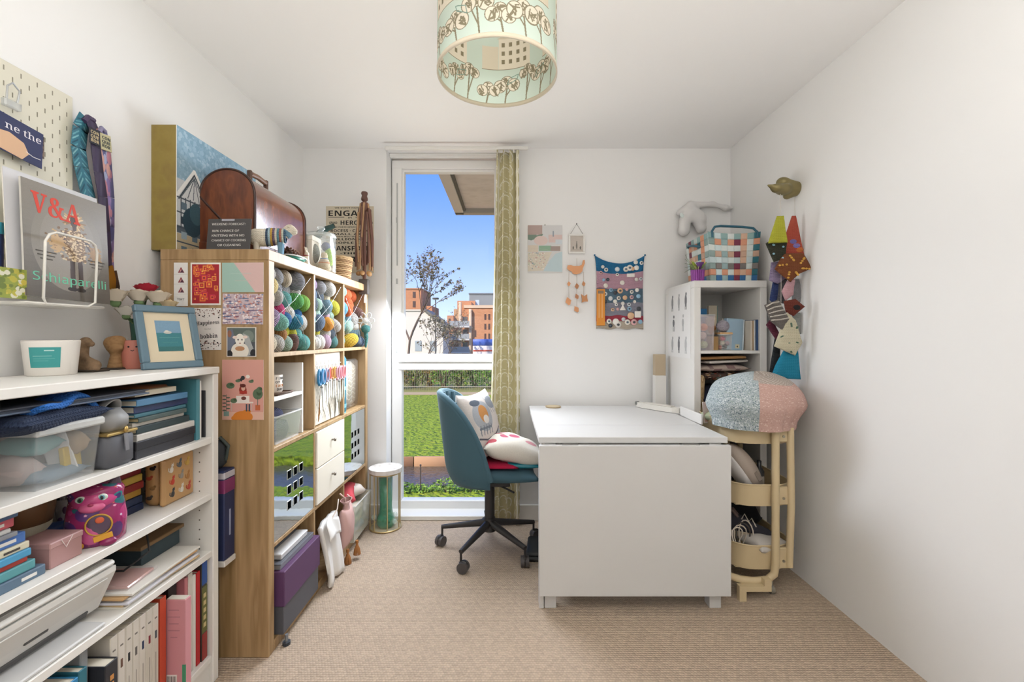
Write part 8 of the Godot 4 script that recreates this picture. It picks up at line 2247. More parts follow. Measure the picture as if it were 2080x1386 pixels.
func hook_and_garland():
	var wh := thing("whale_tail_hook", "olive brass wall hook shaped like a whale tail on the right wall", "hook", Vector3(XR, 1.87, -2.15))
	var fk := part("flukes", blob([[Vector3(-0.004, 0.0, 0), Vector3(-0.03, 0.0, 0), 0.036, 0.034], [Vector3(-0.03, 0.0, 0), Vector3(-0.085, -0.012, 0.03), 0.032, 0.03], [Vector3(-0.085, -0.012, 0.03), Vector3(-0.125, -0.014, 0.048), 0.03, 0.022], [Vector3(-0.125, -0.014, 0.048), Vector3(-0.172, -0.002, 0.06), 0.022, 0.006], [Vector3(-0.02, 0.015, 0), Vector3(-0.055, 0.05, -0.02), 0.032, 0.026], [Vector3(-0.055, 0.05, -0.02), Vector3(-0.02, 0.062, -0.07), 0.024, 0.01], [Vector3(-0.02, -0.02, 0), Vector3(-0.045, -0.042, 0.0), 0.026, 0.018]], 0.006, 0.016), hexm("#8b7f56", 0.4, 0.5), wh)
	fk.scale = Vector3(1, 0.82, 1)
	part("screw", MB.new().ell(Vector3(-0.012, 0.0, 0.032), Vector3(0.004, 0.004, 0.004), 8, 6), hexm("#4a4436", 0.4, 0.6), wh)
	var P := func(q: Array, d: float) -> Array: return q.map(func(e): return Vector2((1540 + e[0] / 3.225 - 1032) * d / 900.0, EYE - (350 + e[1] / 3.225 - 685) * d / 900.0))
	for i in 2:
		var a: Array = [[145, 170], [240, 170]][i]
		var d := 2.1 + 0.05 * i
		var t: Vector2 = P.call([a], d)[0]
		var e: Vector2 = P.call([[a[0], 1330]], d)[0]
		one("garland_string", MB.new().tube([Vector3(t.x, t.y + 0.02, -d), Vector3((t.x + e.x) / 2 + 0.004, (t.y + e.y) / 2, -d), Vector3(e.x, e.y + 0.06, -d)], 0.0012, 5), hexm("#cfc8bd", 0.8), ["thin pale string of the left garland below the whale tail hook", "thin pale string of the right garland below the whale tail hook"][i], "string")
	var it := [
		[[[125, 300], [160, 300], [180, 450], [80, 450]], "#b5b53a", 2.06, "lime green knitted cone at the top of the left garland"],
		[[[65, 470], [100, 448], [175, 450], [165, 560], [105, 575]], "#343528", 2.09, "dark knitted square with pale blue dots under the lime cone"],
		[[[225, 310], [245, 310], [292, 560], [270, 565], [165, 505]], "#b0503f", 2.11, "rust red and violet knitted cone at the top of the right garland"],
		[[[180, 545], [280, 545], [325, 630], [260, 660], [215, 705], [135, 630]], "#7a4526", 2.07, "brown knitted diamond with golden dots"],
		[[[95, 600], [165, 590], [185, 680], [130, 722], [85, 700]], "#8a7c98", 2.12, "lilac grey knitted pouch on the left garland"],
		[[[100, 720], [140, 730], [112, 860], [82, 830]], "#2b3a66", 2.14, "navy knitted strip on the left garland"],
		[[[138, 700], [182, 690], [178, 850], [128, 840]], "#5d5b5f", 2.13, "dark grey knitted strip in the middle of the garlands"],
		[[[190, 720], [232, 710], [222, 800], [182, 832], [163, 780]], "#c59aa0", 2.09, "dusty pink knitted scrap on the right garland"],
		[[[233, 710], [262, 710], [297, 845], [228, 850]], "#8c8c8f", 2.13, "grey knitted wedge on the right garland"],
		[[[180, 850], [240, 838], [287, 882], [230, 935], [190, 912]], "#6d3226", 2.08, "rust and black knitted wedge on the right garland"],
		[[[58, 880], [130, 850], [187, 960], [150, 1022], [90, 972]], "#6a645f", 2.07, "black and grey striped knitted square on the left garland"],
		[[[62, 1005], [90, 965], [138, 1070], [115, 1092]], "#5c2438", 2.12, "maroon knitted corner on the left garland"],
		[[[230, 920], [268, 930], [270, 1050], [225, 1010]], "#9a9d98", 2.12, "grey knitted scrap behind the cream pouch"],
		[[[195, 940], [238, 985], [272, 1110], [235, 1182], [128, 1130]], "#cfc8ad", 2.06, "cream knitted pouch with dark flecks low on the right garland"],
		[[[112, 1090], [145, 1130], [122, 1325], [80, 1322]], "#22272a", 2.13, "black knitted strip at the bottom of the left garland"],
		[[[170, 1180], [242, 1180], [256, 1342], [105, 1337], [125, 1270]], "#1e86a6", 2.09, "bright turquoise knitted pouch at the bottom of the garlands"]]
	for i in it.size():
		var q: Array = it[i]
		var pl: Array = P.call(q[0], q[2])
		var c := Vector2.ZERO
		for e in pl:
			c += e / pl.size()
		var o := thing("knitted_pouch", q[3], "knitted pouch", Vector3(c.x, c.y, -q[2]), deg_to_rad(-12), "knitted pieces strung on the garlands")
		var lp := pl.map(func(e): return (e - c) * 1.18)
		part("body", puff(lp, 0.011), cloth(q[1], true), o)
		if i in [1, 3, 13]:
			var n: int = {1: 7, 3: 22, 13: 16}[i]
			for k in n:
				var a: Vector2 = lp[k % lp.size()] * (0.25 + 0.5 * fposmod(k * 0.618, 1.0)) + lp[(k + 1) % lp.size()] * 0.2
				part("stitched_dot", MB.new().ell(Vector3(a.x, a.y, 0.0108), Vector3(0.0055, 0.0048, 0.0022) if i != 13 else Vector3(0.005, 0.0025, 0.0018), 8, 5), cloth(["#8fb8c9", "#d3a24a", "#55705f"][[1, 3, 13].find(i)]), o)
		elif i == 2:
			for k in 3:
				part("colour_patch", MB.new().ell(Vector3(-0.01 + 0.014 * k, -0.005 - 0.02 * k, 0.009), Vector3(0.017, 0.012, 0.005), 10, 6), cloth(["#7a74b5", "#8a7fc0", "#c9743f"][k], true), o)
		elif i == 10:
			for k in 5:
				var a: Vector2 = lp[0].lerp(lp[4], k / 4.4 + 0.05)
				var b: Vector2 = lp[1].lerp(lp[2], k / 4.4 + 0.05)
				part("stripe", MB.new().tube([Vector3(a.x * 0.9, a.y * 0.9, 0.006), Vector3((a.x + b.x) / 2, (a.y + b.y) / 2, 0.0112), Vector3(b.x * 0.9, b.y * 0.9, 0.006)], 0.0035, 6), cloth("#c9c2b8", true), o)
		elif i == 9:
			part("colour_patch", MB.new().ell(Vector3(0.012, -0.002, 0.007), Vector3(0.02, 0.016, 0.006), 10, 6), cloth("#1f1f22", true), o)

func cube_tower():
	var o := thing("white_cube_tower", "tall narrow white cube shelf in the far right corner", "shelf unit", Vector3(0.988, 0, -2.353))
	var w := hexm("#e7e5e1", 0.45)
	var W := 0.387
	var D := -0.425
	var T := 1.453
	for x in [0.0, W - 0.036]:
		part("side_panel", MB.new().lo(Vector3(x, 0, D), Vector3(x + 0.036, T - 0.037, 0), 0.002), w, o)
	part("top_panel", MB.new().lo(Vector3(0, T - 0.037, D), Vector3(W, T, 0), 0.002), w, o)
	part("bottom_panel", MB.new().lo(Vector3(0.036, 0, D), Vector3(W - 0.036, 0.036, 0), 0.002), w, o)
	for y in [0.38, 0.725, 1.064]:
		part("shelf", MB.new().lo(Vector3(0.036, y, D), Vector3(W - 0.036, y + 0.016, -0.002), 0.0015), w, o)
	part("back_panel", MB.new().lo(Vector3(0.036, 0.036, D), Vector3(W - 0.036, T - 0.037, D + 0.006)), w, o)
	# sheet of little drawings on its side
	var sh := place(card("print_sheet", hexm("#e9e8e6", 0.8), 0.33, 0.4, null, 0.001), "white sheet of small grey animal drawings on the side of the corner shelf", "print", Vector3(0.9875, 1.235, -2.56), FACE_NX)
	for i in 8:
		var r: int = [0, 0, 0, 1, 1, 2, 2, 2][i]
		var c: float = [-0.1, 0.0, 0.1, -0.08, 0.06, -0.1, 0.0, 0.1][i]
		var y: float = [0.12, 0.0, -0.125][r]
		part("drawing", MB.new().ell(Vector3(c, y, 0.0012), Vector3(0.016, 0.035 if r != 1 else 0.022, 0.0006), 12, 5).ell(Vector3(c + 0.004, y + 0.036, 0.0012), Vector3(0.011, 0.01, 0.0006), 10, 5).lo(Vector3(c - 0.01, y - 0.05, 0.0008), Vector3(c - 0.004, y, 0.0016)).lo(Vector3(c + 0.005, y - 0.05, 0.0008), Vector3(c + 0.011, y, 0.0016)), hexm(["#8f8f90", "#b0b0b0", "#7a7a7c", "#77777a", "#b9b9b9", "#b5b5b5", "#7f7f82", "#c0c0c0"][i], 0.8), sh)
	# upper cubby
	var y := 1.0805
	var pj := clear_box("clear_box", "clear lidded box of pastel pompoms at the left of the upper cubby", Vector3(1.068, y, -2.44), Vector3(0.085, 0.19, 0.12), 0.0, "#f3e6ea", 0.18)
	var pc := [[-0.005, 0.125, 0.03, "#ee9a72", "peach"], [-0.012, 0.08, 0.03, "#ecd3cc", "pale pink"], [0.0, 0.03, 0.02, "#cfe0a8", "pale green"], [-0.02, 0.045, -0.02, "#c3c3cc", "pale grey"], [0.0, 0.14, -0.03, "#d8c4d8", "lilac"], [0.01, 0.07, -0.03, "#e6e0d8", "white"]]
	for q in pc:
		place(simple("pompom", MB.new().ell(Vector3.ZERO, Vector3(0.021, 0.021, 0.021), 16, 10), cloth(q[3], true)), "%s pompom in the tall clear box" % q[4], "pompom", Vector3(1.068 + q[0], y + q[1], -2.44 + q[2]), Basis(), "pompoms in the tall clear box")
	var hc := thing("heart_card", "patchwork heart card behind the grey ball in the upper cubby", "card", Vector3(1.145, y, -2.5))
	part("backing", MB.new().lo(Vector3(-0.03, 0.0, -0.004), Vector3(0.03, 0.18, 0), 0.001), hexm("#d9c9ae", 0.7), hc)
	for k in 2:
		part("heart", MB.new().at(Transform3D(Basis(), Vector3(0, 0.11 - k * 0.055, 0.0))).ext(PackedVector2Array([Vector2(0, -0.026), Vector2(0.027, 0.008), Vector2(0.022, 0.026), Vector2(0.01, 0.026), Vector2(0, 0.016), Vector2(-0.01, 0.026), Vector2(-0.022, 0.026), Vector2(-0.027, 0.008)]), 0.003), hexm(["#c98444", "#a8563a"][k], 0.7), hc)
	var kb := thing("kraft_box", "small tan card box under the patchwork heart card", "box", Vector3(1.125, y, -2.44))
	part("body", MB.new().lo(Vector3(-0.018, 0, -0.03), Vector3(0.02, 0.075, 0.03), 0.001), hexm("#b08d5c", 0.8), kb)
	part("lid", MB.new().lo(Vector3(-0.02, 0.075, -0.032), Vector3(0.022, 0.086, 0.032), 0.001), hexm("#3f3a36", 0.6), kb)
	var pb := clear_box("pompom_tub", "short clear tub of bright pompoms with a wooden lid in the upper cubby", Vector3(1.17, y, -2.405), Vector3(0.062, 0.085, 0.062), 0.0, "#f3f3f0", 0.15)
	part("lid", MB.new().box(Vector3(0, 0.091, 0), Vector3(0.068, 0.012, 0.068), 0.003), hexm("#cfa878", 0.6), pb)
	var bp := [["#d9185a", -0.013, 0.064], ["#e07aa8", 0.014, 0.06], ["#e9dcc8", -0.012, 0.04], ["#c2222f", -0.015, 0.016], ["#2c2a2e", 0.0, 0.018], ["#ee8a1f", 0.016, 0.016], ["#c9a8b5", 0.014, 0.038], ["#b0b5bb", 0.002, 0.042]]
	var bn := ["magenta", "rose pink", "cream", "red", "black", "bright orange", "mauve", "grey"]
	for k in 8:
		place(simple("pompom", MB.new().ell(Vector3.ZERO, Vector3(0.0125, 0.0125, 0.0125), 12, 8), cloth(bp[k][0], true)), "%s pompom in the short clear tub" % bn[k], "pompom", Vector3(1.17 + bp[k][1], y + bp[k][2], -2.395 - 0.02 * (k % 2)), Basis(), "pompoms in the short clear tub")
	var gb := thing("grey_ball", "grey lilac felt ball with a loop on top of the wooden tub lid", "ball", Vector3(1.165, y + 0.131, -2.405))
	part("ball", MB.new().ell(Vector3.ZERO, Vector3(0.034, 0.032, 0.034), 20, 14), cloth("#a8a2ac", true), gb)
	part("loop", MB.new().tube([Vector3(-0.004, 0.03, 0), Vector3(0.0, 0.042, 0), Vector3(0.004, 0.03, 0)], 0.0014, 5), hexm("#d9d5cc", 0.8), gb)
	var bk := [["deep blue hardback standing tall behind the grey ball", 1.175, -2.55, 0.03, 0.235, "#2470a8", 0.0], ["cream edged book with a dark top behind the blue hardback", 1.19, -2.585, 0.02, 0.255, "#cfc4ae", 0.0], ["teal hardback right of the deep blue one", 1.2, -2.6, 0.022, 0.255, "#3a8f93", 0.0]]
	for i in 3:
		var q: Array = bk[i]
		var b := book(q[0], Vector3(q[1] + 0.03 - (0.06 if i == 0 else 0.0) + 0.0, y, q[2]), 0.026, q[4], 0.05 + 0.03 * (i == 0 as int), q[5])
	var bb := thing("blue_binder", "pale blue ring binder with a small label leaning in the upper cubby", "binder", Vector3(1.232, y, -2.41))
	bb.basis = rot(0, 14, -3)
	part("cover", MB.new().lo(Vector3(-0.055, 0, -0.03), Vector3(0.052, 0.172, 0), 0.004), hexm("#a3bfd3", 0.35), bb)
	part("edge", MB.new().lo(Vector3(0.05, 0.002, -0.03), Vector3(0.058, 0.17, 0.001), 0.002), hexm("#c9d6df", 0.35), bb)
	part("label", MB.new().box(Vector3(0.016, 0.022, 0.0004), Vector3(0.026, 0.022, 0.001)), hexm("#d9d0b0", 0.7), bb)
	part("label_mark", MB.new().ell(Vector3(0.016, 0.021, 0.001), Vector3(0.005, 0.005, 0.0006), 8, 5), hexm("#6d6a55", 0.7), bb)
	var sp := [["thin cream booklet with red lettering marks right of the binder", 1.298, 0.16, 0.008, "#d8cdbd"], ["thin tan booklet beside the cream one", 1.308, 0.16, 0.007, "#c3ab8c"], ["white pamphlet left of the navy book", 1.317, 0.162, 0.006, "#dfe3e6"], ["navy blue slim book at the right end of the upper cubby", 1.327, 0.165, 0.012, "#3a547f"]]
	for q in sp:
		book(q[0], Vector3(q[1], y, -2.37), q[3], q[2], 0.17, q[4], Basis(Vector3(0, 0, -1), Vector3.UP, Vector3(1, 0, 0)).rotated(Vector3.UP, PI) , "", "#e9e2d2", 0.001)
	# second cubby: folded cloth
	y = 0.7415
	var fs := [["dark navy cloth at the bottom of the folded pile", 0.07, 0.12, "#23273f", 0.27], ["brown paisley cloth folded above the navy cloth", 0.195, 0.045, "#5a4238", 0.28], ["plaid pinkish grey wool folded in the pile", 0.24, 0.04, "#b3a196", 0.27], ["white printed paper wallet near the top of the pile", 0.277, 0.012, "#d3cec7", 0.23], ["brown kraft envelope on top of the folded pile", 0.298, 0.014, "#a87e4f", 0.25]]
	for i in fs.size():
		var q: Array = fs[i]
		var m := pm(Pic.new(96, 96, "#4a352c").dots(300, 6, ["#b08a5f", "#8c3f35", "#d9c9ae", "#2c2220", "#5f6f6a"], 0.01, 0.04), 0.9) if i == 1 else pm(Pic.new(96, 96, "#b9a89c").rect(0.2, 0, 0.08, 1, "#8f7a78").rect(0.55, 0, 0.16, 1, "#8a706e").rect(0, 0.4, 1, 0.05, "#d6cbc0").rect(0, 0.7, 1, 0.12, "#9a8684"), 0.95) if i == 2 else cloth(q[3])
		place(simple("folded_cloth" if i < 3 else "envelope", MB.new().pillow(Vector3.ZERO, Vector3(q[4], q[2] * 1.2, 0.3), 0.04, 12, 0.004, i * 2.0) if i < 3 else MB.new().box(Vector3.ZERO, Vector3(q[4], q[2], 0.28), 0.005), m), q[0], "cloth" if i < 3 else "envelope", Vector3(1.185 - 0.004 * i, y + q[1] - 0.0, -2.53), rot(0, [0, 4, -3, 9, -5][i], [0, 0, 1, 2, 2][i]))
	place(simple("fabric_bolt", MB.new().box(Vector3.ZERO, Vector3(0.035, 0.2, 0.28), 0.012), pm(Pic.new(64, 128, "#b59a72").dots(40, 3, ["#5a4632", "#d3bd94", "#7a5f42"], 0.06, 0.14), 0.9)), "tan and black patterned fabric on edge at the left of the pile", "fabric", Vector3(1.042, y + 0.105, -2.52), rot(0, 0, -3))
	# on the top: woven tote, flower pot
	var tt := thing("woven_tote", "woven tote bag of blue, peach and burgundy bands on the corner shelf", "bag", Vector3(1.215, 1.453, -2.385))
	var V := ["#8fa5a2", "#cfdfe2", "#9ab5b8", "#d9e2e0", "#7a2f48", "#d9b59c", "#cfd9d6", "#2f6f7c", "#dd9a78"]
	var H := ["#2f6aa0", "#d99a7c", "#7d7874", "#c3d3d6", "#c9a690", "#d9e2e0", "#d99a7c", "#8fb0b0"]
	var weave := func(f: Callable, nu: int, nv: int, s: int) -> MB:
		var m := MB.new()
		for j in nv:
			for i in nu:
				m.col = Color(V[(i + s) % 9] if (i + j) % 2 == 0 else H[j % 8]).srgb_to_linear()
				var b := [f.call(float(i) / nu, float(j) / nv), f.call(float(i + 1) / nu, float(j) / nv), f.call(float(i + 1) / nu, float(j + 1) / nv), f.call(float(i) / nu, float(j + 1) / nv)]
				var n: Vector3 = (b[1] - b[0]).cross(b[3] - b[0]).normalized() * 0.003
				var c: Vector3 = (b[0] + b[2]) / 2 + n
				var r := b.map(func(e): return c + (e + n - c) * 0.82)
				m.sm(false)
				m.quad(r[0], r[1], r[2], r[3])
				for k in 4:
					m.quad(b[k] + n * 0.1, b[(k + 1) % 4] + n * 0.1, r[(k + 1) % 4], r[k])
		return m
	var wm := hexm("#fffffe", 0.5).duplicate() as StandardMaterial3D
	wm.vertex_color_use_as_albedo = true
	var fl := func(v: float) -> float: return 0.125 + 0.018 * v
	part("front_weave", weave.call(func(u: float, v: float): return Vector3((u * 2 - 1) * fl.call(v), v * 0.255 + 0.012 * v * pow(u * 2 - 1, 2), 0.004 * v), 8, 8, 0), wm, tt)
	part("side_weave", weave.call(func(u: float, v: float): return Vector3(-fl.call(v) - 0.006 * sin(PI * u), v * 0.26, -0.28 * (1 - u) + 0.004 * v * u), 7, 8, 3), wm, tt)
	part("side_weave", weave.call(func(u: float, v: float): return Vector3(fl.call(v) + 0.006 * sin(PI * u), v * 0.26, -0.28 * u), 7, 8, 5), wm, tt)
	part("back_weave", weave.call(func(u: float, v: float): return Vector3((1 - u * 2) * fl.call(v), v * 0.26, -0.28), 8, 8, 2), wm, tt)
	part("base", MB.new().lo(Vector3(-0.124, 0, -0.28), Vector3(0.124, 0.004, 0)), hexm("#8fa5a2", 0.6), tt)
	part("lining", MB.new().lo(Vector3(-0.13, 0.19, -0.27), Vector3(0.13, 0.2, -0.012)), hexm("#4a4f52", 0.9), tt)
	for z in [0.006, -0.284]:
		part("handle", MB.new().tube([Vector3(-0.118, 0.235, z), Vector3(-0.12, 0.268, z), Vector3(-0.105, 0.292, z), Vector3(-0.07, 0.298, z - 0.01), Vector3(0.05, 0.294, z - 0.012), Vector3(0.105, 0.285, z - 0.006), Vector3(0.124, 0.262, z), Vector3(0.122, 0.235, z)] if z > 0 else [Vector3(-0.13, 0.22, z + 0.28 - 0.25), Vector3(-0.16, 0.235, z + 0.06), Vector3(-0.165, 0.215, z + 0.16), Vector3(-0.142, 0.2, z + 0.21)], 0.0065, 8), hexm("#2f6478", 0.4), tt)
	var fp := thing("flower_pot", "small ribbed purple pot with green leaves and a violet flower beside the tote", "plant pot", Vector3(1.018, 1.453, -2.38))
	var pr := MB.new(true)
	for k in 18:
		pr.tube([Vector3(cos(TAU * k / 18) * 0.026, 0, sin(TAU * k / 18) * 0.026), Vector3(cos(TAU * k / 18) * 0.03, 0.058, sin(TAU * k / 18) * 0.03)], 0.006, 6)
	part("ribbed_pot", pr, hexm("#8a3a92", 0.35), fp)
	part("pot_core", MB.new().cyl(Vector3.ZERO, 0.026, 0.056, 20, 0.03), hexm("#7a3082", 0.4), fp)
	for k in 13:
		var a := k * 2.4
		part("leaf", MB.new().at(Transform3D(Basis(Vector3.UP, a) * rot(0, 0, 35 + (k % 4) * 14), Vector3(0, 0.058, 0))).ext(PackedVector2Array([Vector2(-0.004, 0), Vector2(-0.009, 0.025), Vector2(0, 0.062), Vector2(0.009, 0.025), Vector2(0.004, 0)]), 0.0015), hexm(["#a3b34a", "#8c9f5f", "#6d8048", "#c3c48a"][k % 4], 0.7), fp)
	part("flower", MB.new().at(Transform3D(Basis(), Vector3(0.004, 0.08, 0.02))).lathe([Vector2(0.004, -0.02), Vector2(0.016, -0.002), Vector2(0.022, 0.016), Vector2(0.012, 0.01), Vector2(0, 0.004)], 6), hexm("#5f2a78", 0.5), fp)
	for k in 5:
		part("sprig", MB.new().tube([Vector3(0, 0.06, 0), Vector3(-0.03 - 0.008 * k, 0.07 + 0.01 * k, 0.01 * (k - 2)), Vector3(-0.06 - 0.004 * k, 0.05 + 0.022 * k, 0.012 * (k - 2))], 0.001, 4), hexm("#6f7f5f", 0.8), fp)
	# plush over the shelf
	var o1 := on_wall(1400, 440)
	var b := func(px: float, py: float, z := 0.05) -> Vector3: return on_wall(px, py, z) - o1
	var pp := thing("plush_animal", "pale grey plush animal with a long outstretched arm hung on the back wall", "plush toy", o1)
	part("body", blob([[b.call(1373, 437), b.call(1396, 422), 0.016, 0.022], [b.call(1396, 422), b.call(1440, 420), 0.022, 0.015], [b.call(1440, 420), b.call(1466, 427), 0.014, 0.014], [b.call(1466, 427), b.call(1478, 427), 0.017, 0.01], [b.call(1398, 438), b.call(1412, 448), 0.046, 0.044], [b.call(1385, 452), b.call(1383, 472), 0.034, 0.036], [b.call(1414, 456), b.call(1417, 468), 0.036, 0.032]], 0.007, 0.02), cloth("#dedcda"), pp)
	part("tag", MB.new().at(Transform3D(rot(0, 0, 20), b.call(1376, 444, 0.072))).ell(Vector3.ZERO, Vector3(0.012, 0.017, 0.003), 12, 6), hexm("#dfe9e6", 0.5), pp)

func trolley():
	var o := thing("utility_trolley", "beige three tier metal trolley between the table and the right wall", "trolley", Vector3(1.122, 0, -2.19))
	var bg := hexm("#d3bf98", 0.4)
	var rr := func(hx: float, hz: float, r: float) -> Array:
		var q := []
		for c in 4:
			var cx: float = (hx - r) * [1, -1, -1, 1][c]
			var cz: float = (hz - r) * [1, 1, -1, -1][c]
			for k in 7:
				var a := PI / 2 * c + PI / 2 * k / 6.0
				q.append(Vector2(cx + cos(a) * r, cz + sin(a) * r))
		return q
	for t in 3:
		var y0: float = [0.672, 0.392, 0.108][t]
		var h: float = [0.088, 0.098, 0.11][t]
		var tr := part("tray", MB.new().lo(Vector3(-0.09, y0, -0.18), Vector3(0.15, y0 + 0.004, 0.18)), bg, o)
		var m := MB.new(true)
		var a: Array = rr.call(0.142, 0.2, 0.1).map(func(q): return q + Vector2(0.03, 0))
		var b: Array = rr.call(0.15, 0.21, 0.11).map(func(q): return q + Vector2(0.03, 0))
		for i in a.size():
			var j := (i + 1) % a.size()
			m.quad(Vector3(a[j].x, y0, a[j].y), Vector3(a[i].x, y0, a[i].y), Vector3(b[i].x, y0 + h, b[i].y), Vector3(b[j].x, y0 + h, b[j].y))
			m.quad(Vector3(a[i].x, y0, a[i].y) * Vector3(0.988, 1, 0.988), Vector3(a[j].x, y0, a[j].y) * Vector3(0.988, 1, 0.988), Vector3(b[j].x, y0 + h, b[j].y) * Vector3(0.988, 1, 0.988), Vector3(b[i].x, y0 + h, b[i].y) * Vector3(0.988, 1, 0.988))
			m.tri(Vector3(0, y0 + 0.001, 0), Vector3(a[j].x, y0 + 0.001, a[j].y), Vector3(a[i].x, y0 + 0.001, a[i].y))
		part("tray_wall", m, bg, tr)
		part("tray_rim", MB.new().tube(b.map(func(q): return Vector3(q.x, y0 + h, q.y)), 0.0035, 6, true), bg, tr)
		part("bracket", MB.new().lo(Vector3(0.06, y0 + 0.012, 0.2), Vector3(0.15, y0 + h - 0.006, 0.217), 0.003), bg, tr)
		part("bolt", MB.new().at(Transform3D(rot(90), Vector3(0.105, y0 + h * 0.42, 0.216))).cyl(Vector3.ZERO, 0.006, 0.004, 10), hexm("#a8a08e", 0.3, 0.8), tr)
	var path := func(s: float) -> Array: return [Vector3(0.066, 0.755, s * 0.222), Vector3(0.066, 0.14, s * 0.222), Vector3(0.06, 0.1, s * 0.222), Vector3(0.03, 0.074, s * 0.222), Vector3(-0.03, 0.068, s * 0.222), Vector3(-0.09, 0.075, s * 0.222), Vector3(-0.14, 0.092, s * 0.222), Vector3(-0.168, 0.13, s * 0.222), Vector3(-0.172, 0.2, s * 0.222), Vector3(-0.172, 0.64, s * 0.222)]
	for s in [1.0, -1.0]:
		part("frame_tube", MB.new().tube(path.call(s), 0.0165, 10), bg, o)
		part("upright", MB.new().tube([Vector3(0.135, 0.75, s * 0.216), Vector3(0.138, 0.4, s * 0.218), Vector3(0.13, 0.13, s * 0.216)], 0.0155, 10), bg, o)
		for x in [-0.08, 0.06]:
			var cs := part("caster", MB.new().cyl(Vector3(x, 0.036, s * 0.2), 0.007, 0.035, 8), hexm("#c9c5ba", 0.3, 0.7), o)
			part("wheel", MB.new().at(Transform3D(rot(0, 0, 90), Vector3(x + 0.008, 0.02, s * 0.2))).cyl(Vector3.ZERO, 0.02, 0.016, 16), hexm("#8a857a", 0.6), cs)
	part("foot_bracket", MB.new().at(Transform3D(Basis(), Vector3(-0.1, 0, 0.236))).ext(PackedVector2Array([Vector2(-0.014, 0.0), Vector2(0.016, 0.0), Vector2(0.016, 0.043), Vector2(0.125, 0.043), Vector2(0.125, 0.095), Vector2(0.095, 0.095), Vector2(0.095, 0.066), Vector2(-0.014, 0.066)]), 0.026), bg, o)
	# patchwork bag heaped on the top tray
	var bag := thing("patchwork_bag", "stuffed patchwork drawstring bag of speckled, dotted and pink cloth on the trolley top", "bag", Vector3(1.15, 0.738, -2.07))
	var f := func(u: float, v: float) -> Vector3:
		var a := u * TAU
		var e := v * PI * 0.5
		var wr := 1.0 + 0.03 * sin(a * 7 + v * 5) + 0.035 * sin(a * 3 + v * 9)
		if cos(a - 5.6) > 0.55:
			wr += 0.03 * sin(a * 22 + v * 4) * (1 - v)
		var k := pow(cos(e), 0.55) * (0.78 + 0.22 * smoothstep(0.0, 0.26, v))
		return Vector3(cos(a) * 0.225 * k * wr, 0.245 * pow(sin(e), 0.8) * (1.0 + 0.04 * sin(a * 2)) , -sin(a) * 0.18 * k * wr)
	var sp := Pic.new(128, 128, "#a9b4b8").dots(700, 4, ["#7f8f98", "#ced6d8", "#64757f", "#dde2e2", "#93a39c"], 0.008, 0.022)
	var dt := Pic.new(128, 128, "#a79a90")
	for j in 8:
		for i in 8:
			dt.ell((i + 0.5 * (j % 2) + 0.25) / 8.0, (j + 0.5) / 8.0, 0.03, 0.03, "#dcd5cc")
	var pkm := Pic.new(128, 128, "#c5a297").dots(260, 5, ["#d3b5aa", "#b8948a", "#dbc4ba"], 0.008, 0.02)
	var tops := [[0.42, 0.7, 0.0, 0.66, sp, 3.0], [0.7, 1.02, 0.0, 0.6, pkm, 3.0], [0.02, 0.42, 0.0, 0.66, pkm, 3.0], [0.38, 0.68, 0.66, 1.0, sp, 2.0], [0.68, 1.02, 0.6, 1.0, dt, 1.6], [0.02, 0.38, 0.66, 1.0, dt, 1.6], [0.68, 0.7, 0.6, 0.66, sp, 1.0]]
	var cache := {}
	for q in tops:
		var mt: StandardMaterial3D = cache.get(q[4])
		if mt == null:
			mt = pm(q[4], 0.95)
			mt.uv1_scale = Vector3(2.4, 2.4, 1)
			cache[q[4]] = mt
		part("patch", MB.new().grid(func(u: float, v: float): return f.call(lerpf(q[0], q[1], u), lerpf(q[2], q[3], v)), 24, 12), mt, bag)
	part("base", MB.new().cyl(Vector3(0, 0, 0), 0.14, 0.01, 28), cloth("#a9b4b8"), bag)
	place(simple("green_cloth", MB.new().pillow(Vector3.ZERO, Vector3(0.1, 0.05, 0.2), 0.1, 10, 0.006, 2.0), cloth("#b9c2a2")), "pale green folded cloth squeezed beside the patchwork bag", "cloth", Vector3(1.045, 0.76, -2.2), rot(0, 20, 14))
	var gc := place(card("greeting_card", pm(Pic.new(96, 128, "#d3c9c6").rect(0.1, 0.55, 0.4, 0.4, "#c79f90").ell(0.6, 0.35, 0.25, 0.15, "#c4b3a8").grain(0.03)), 0.075, 0.105, null, 0.002), "pale greeting card standing at the left end of the trolley's top tray", "card", Vector3(1.018, 0.772, -2.24), rot(-6, 12, 0))
	place(simple("card_folder", MB.new().box(Vector3.ZERO, Vector3(0.008, 0.05, 0.26), 0.001), hexm("#e0dedb", 0.6)), "long white card folder standing along the table's right edge", "folder", Vector3(0.936, 0.7535, -2.27), Basis())
	var ir := thing("travel_iron", "taupe rounded case leaning in the trolley's middle tray", "case", Vector3(1.16, 0.45, -2.07))
	ir.basis = rot(-4, 0, 32)
	part("shell", MB.new().ell(Vector3(0, 0.11, 0), Vector3(0.052, 0.125, 0.07), 24, 16), hexm("#a5988c", 0.6), ir)
	part("sole", MB.new().ell(Vector3(-0.03, 0.1, 0.0), Vector3(0.035, 0.115, 0.06), 20, 12), hexm("#c9c5c2", 0.4), ir)
	part("vent", MB.new().box(Vector3(0.012, 0.07, 0.066), Vector3(0.018, 0.045, 0.006), 0.002), hexm("#8a7e74", 0.7), ir)
	place(simple("black_pouch", MB.new().pillow(Vector3.ZERO, Vector3(0.26, 0.16, 0.12), 0.06, 12, 0.005, 1.0), cloth("#2a2c30")), "black pouch at the back of the trolley's middle tray", "pouch", Vector3(1.12, 0.5, -2.27))
	var bt := thing("black_bottle", "small black bottle standing in the middle tray behind the post", "bottle", Vector3(1.19, 0.397, -2.1))
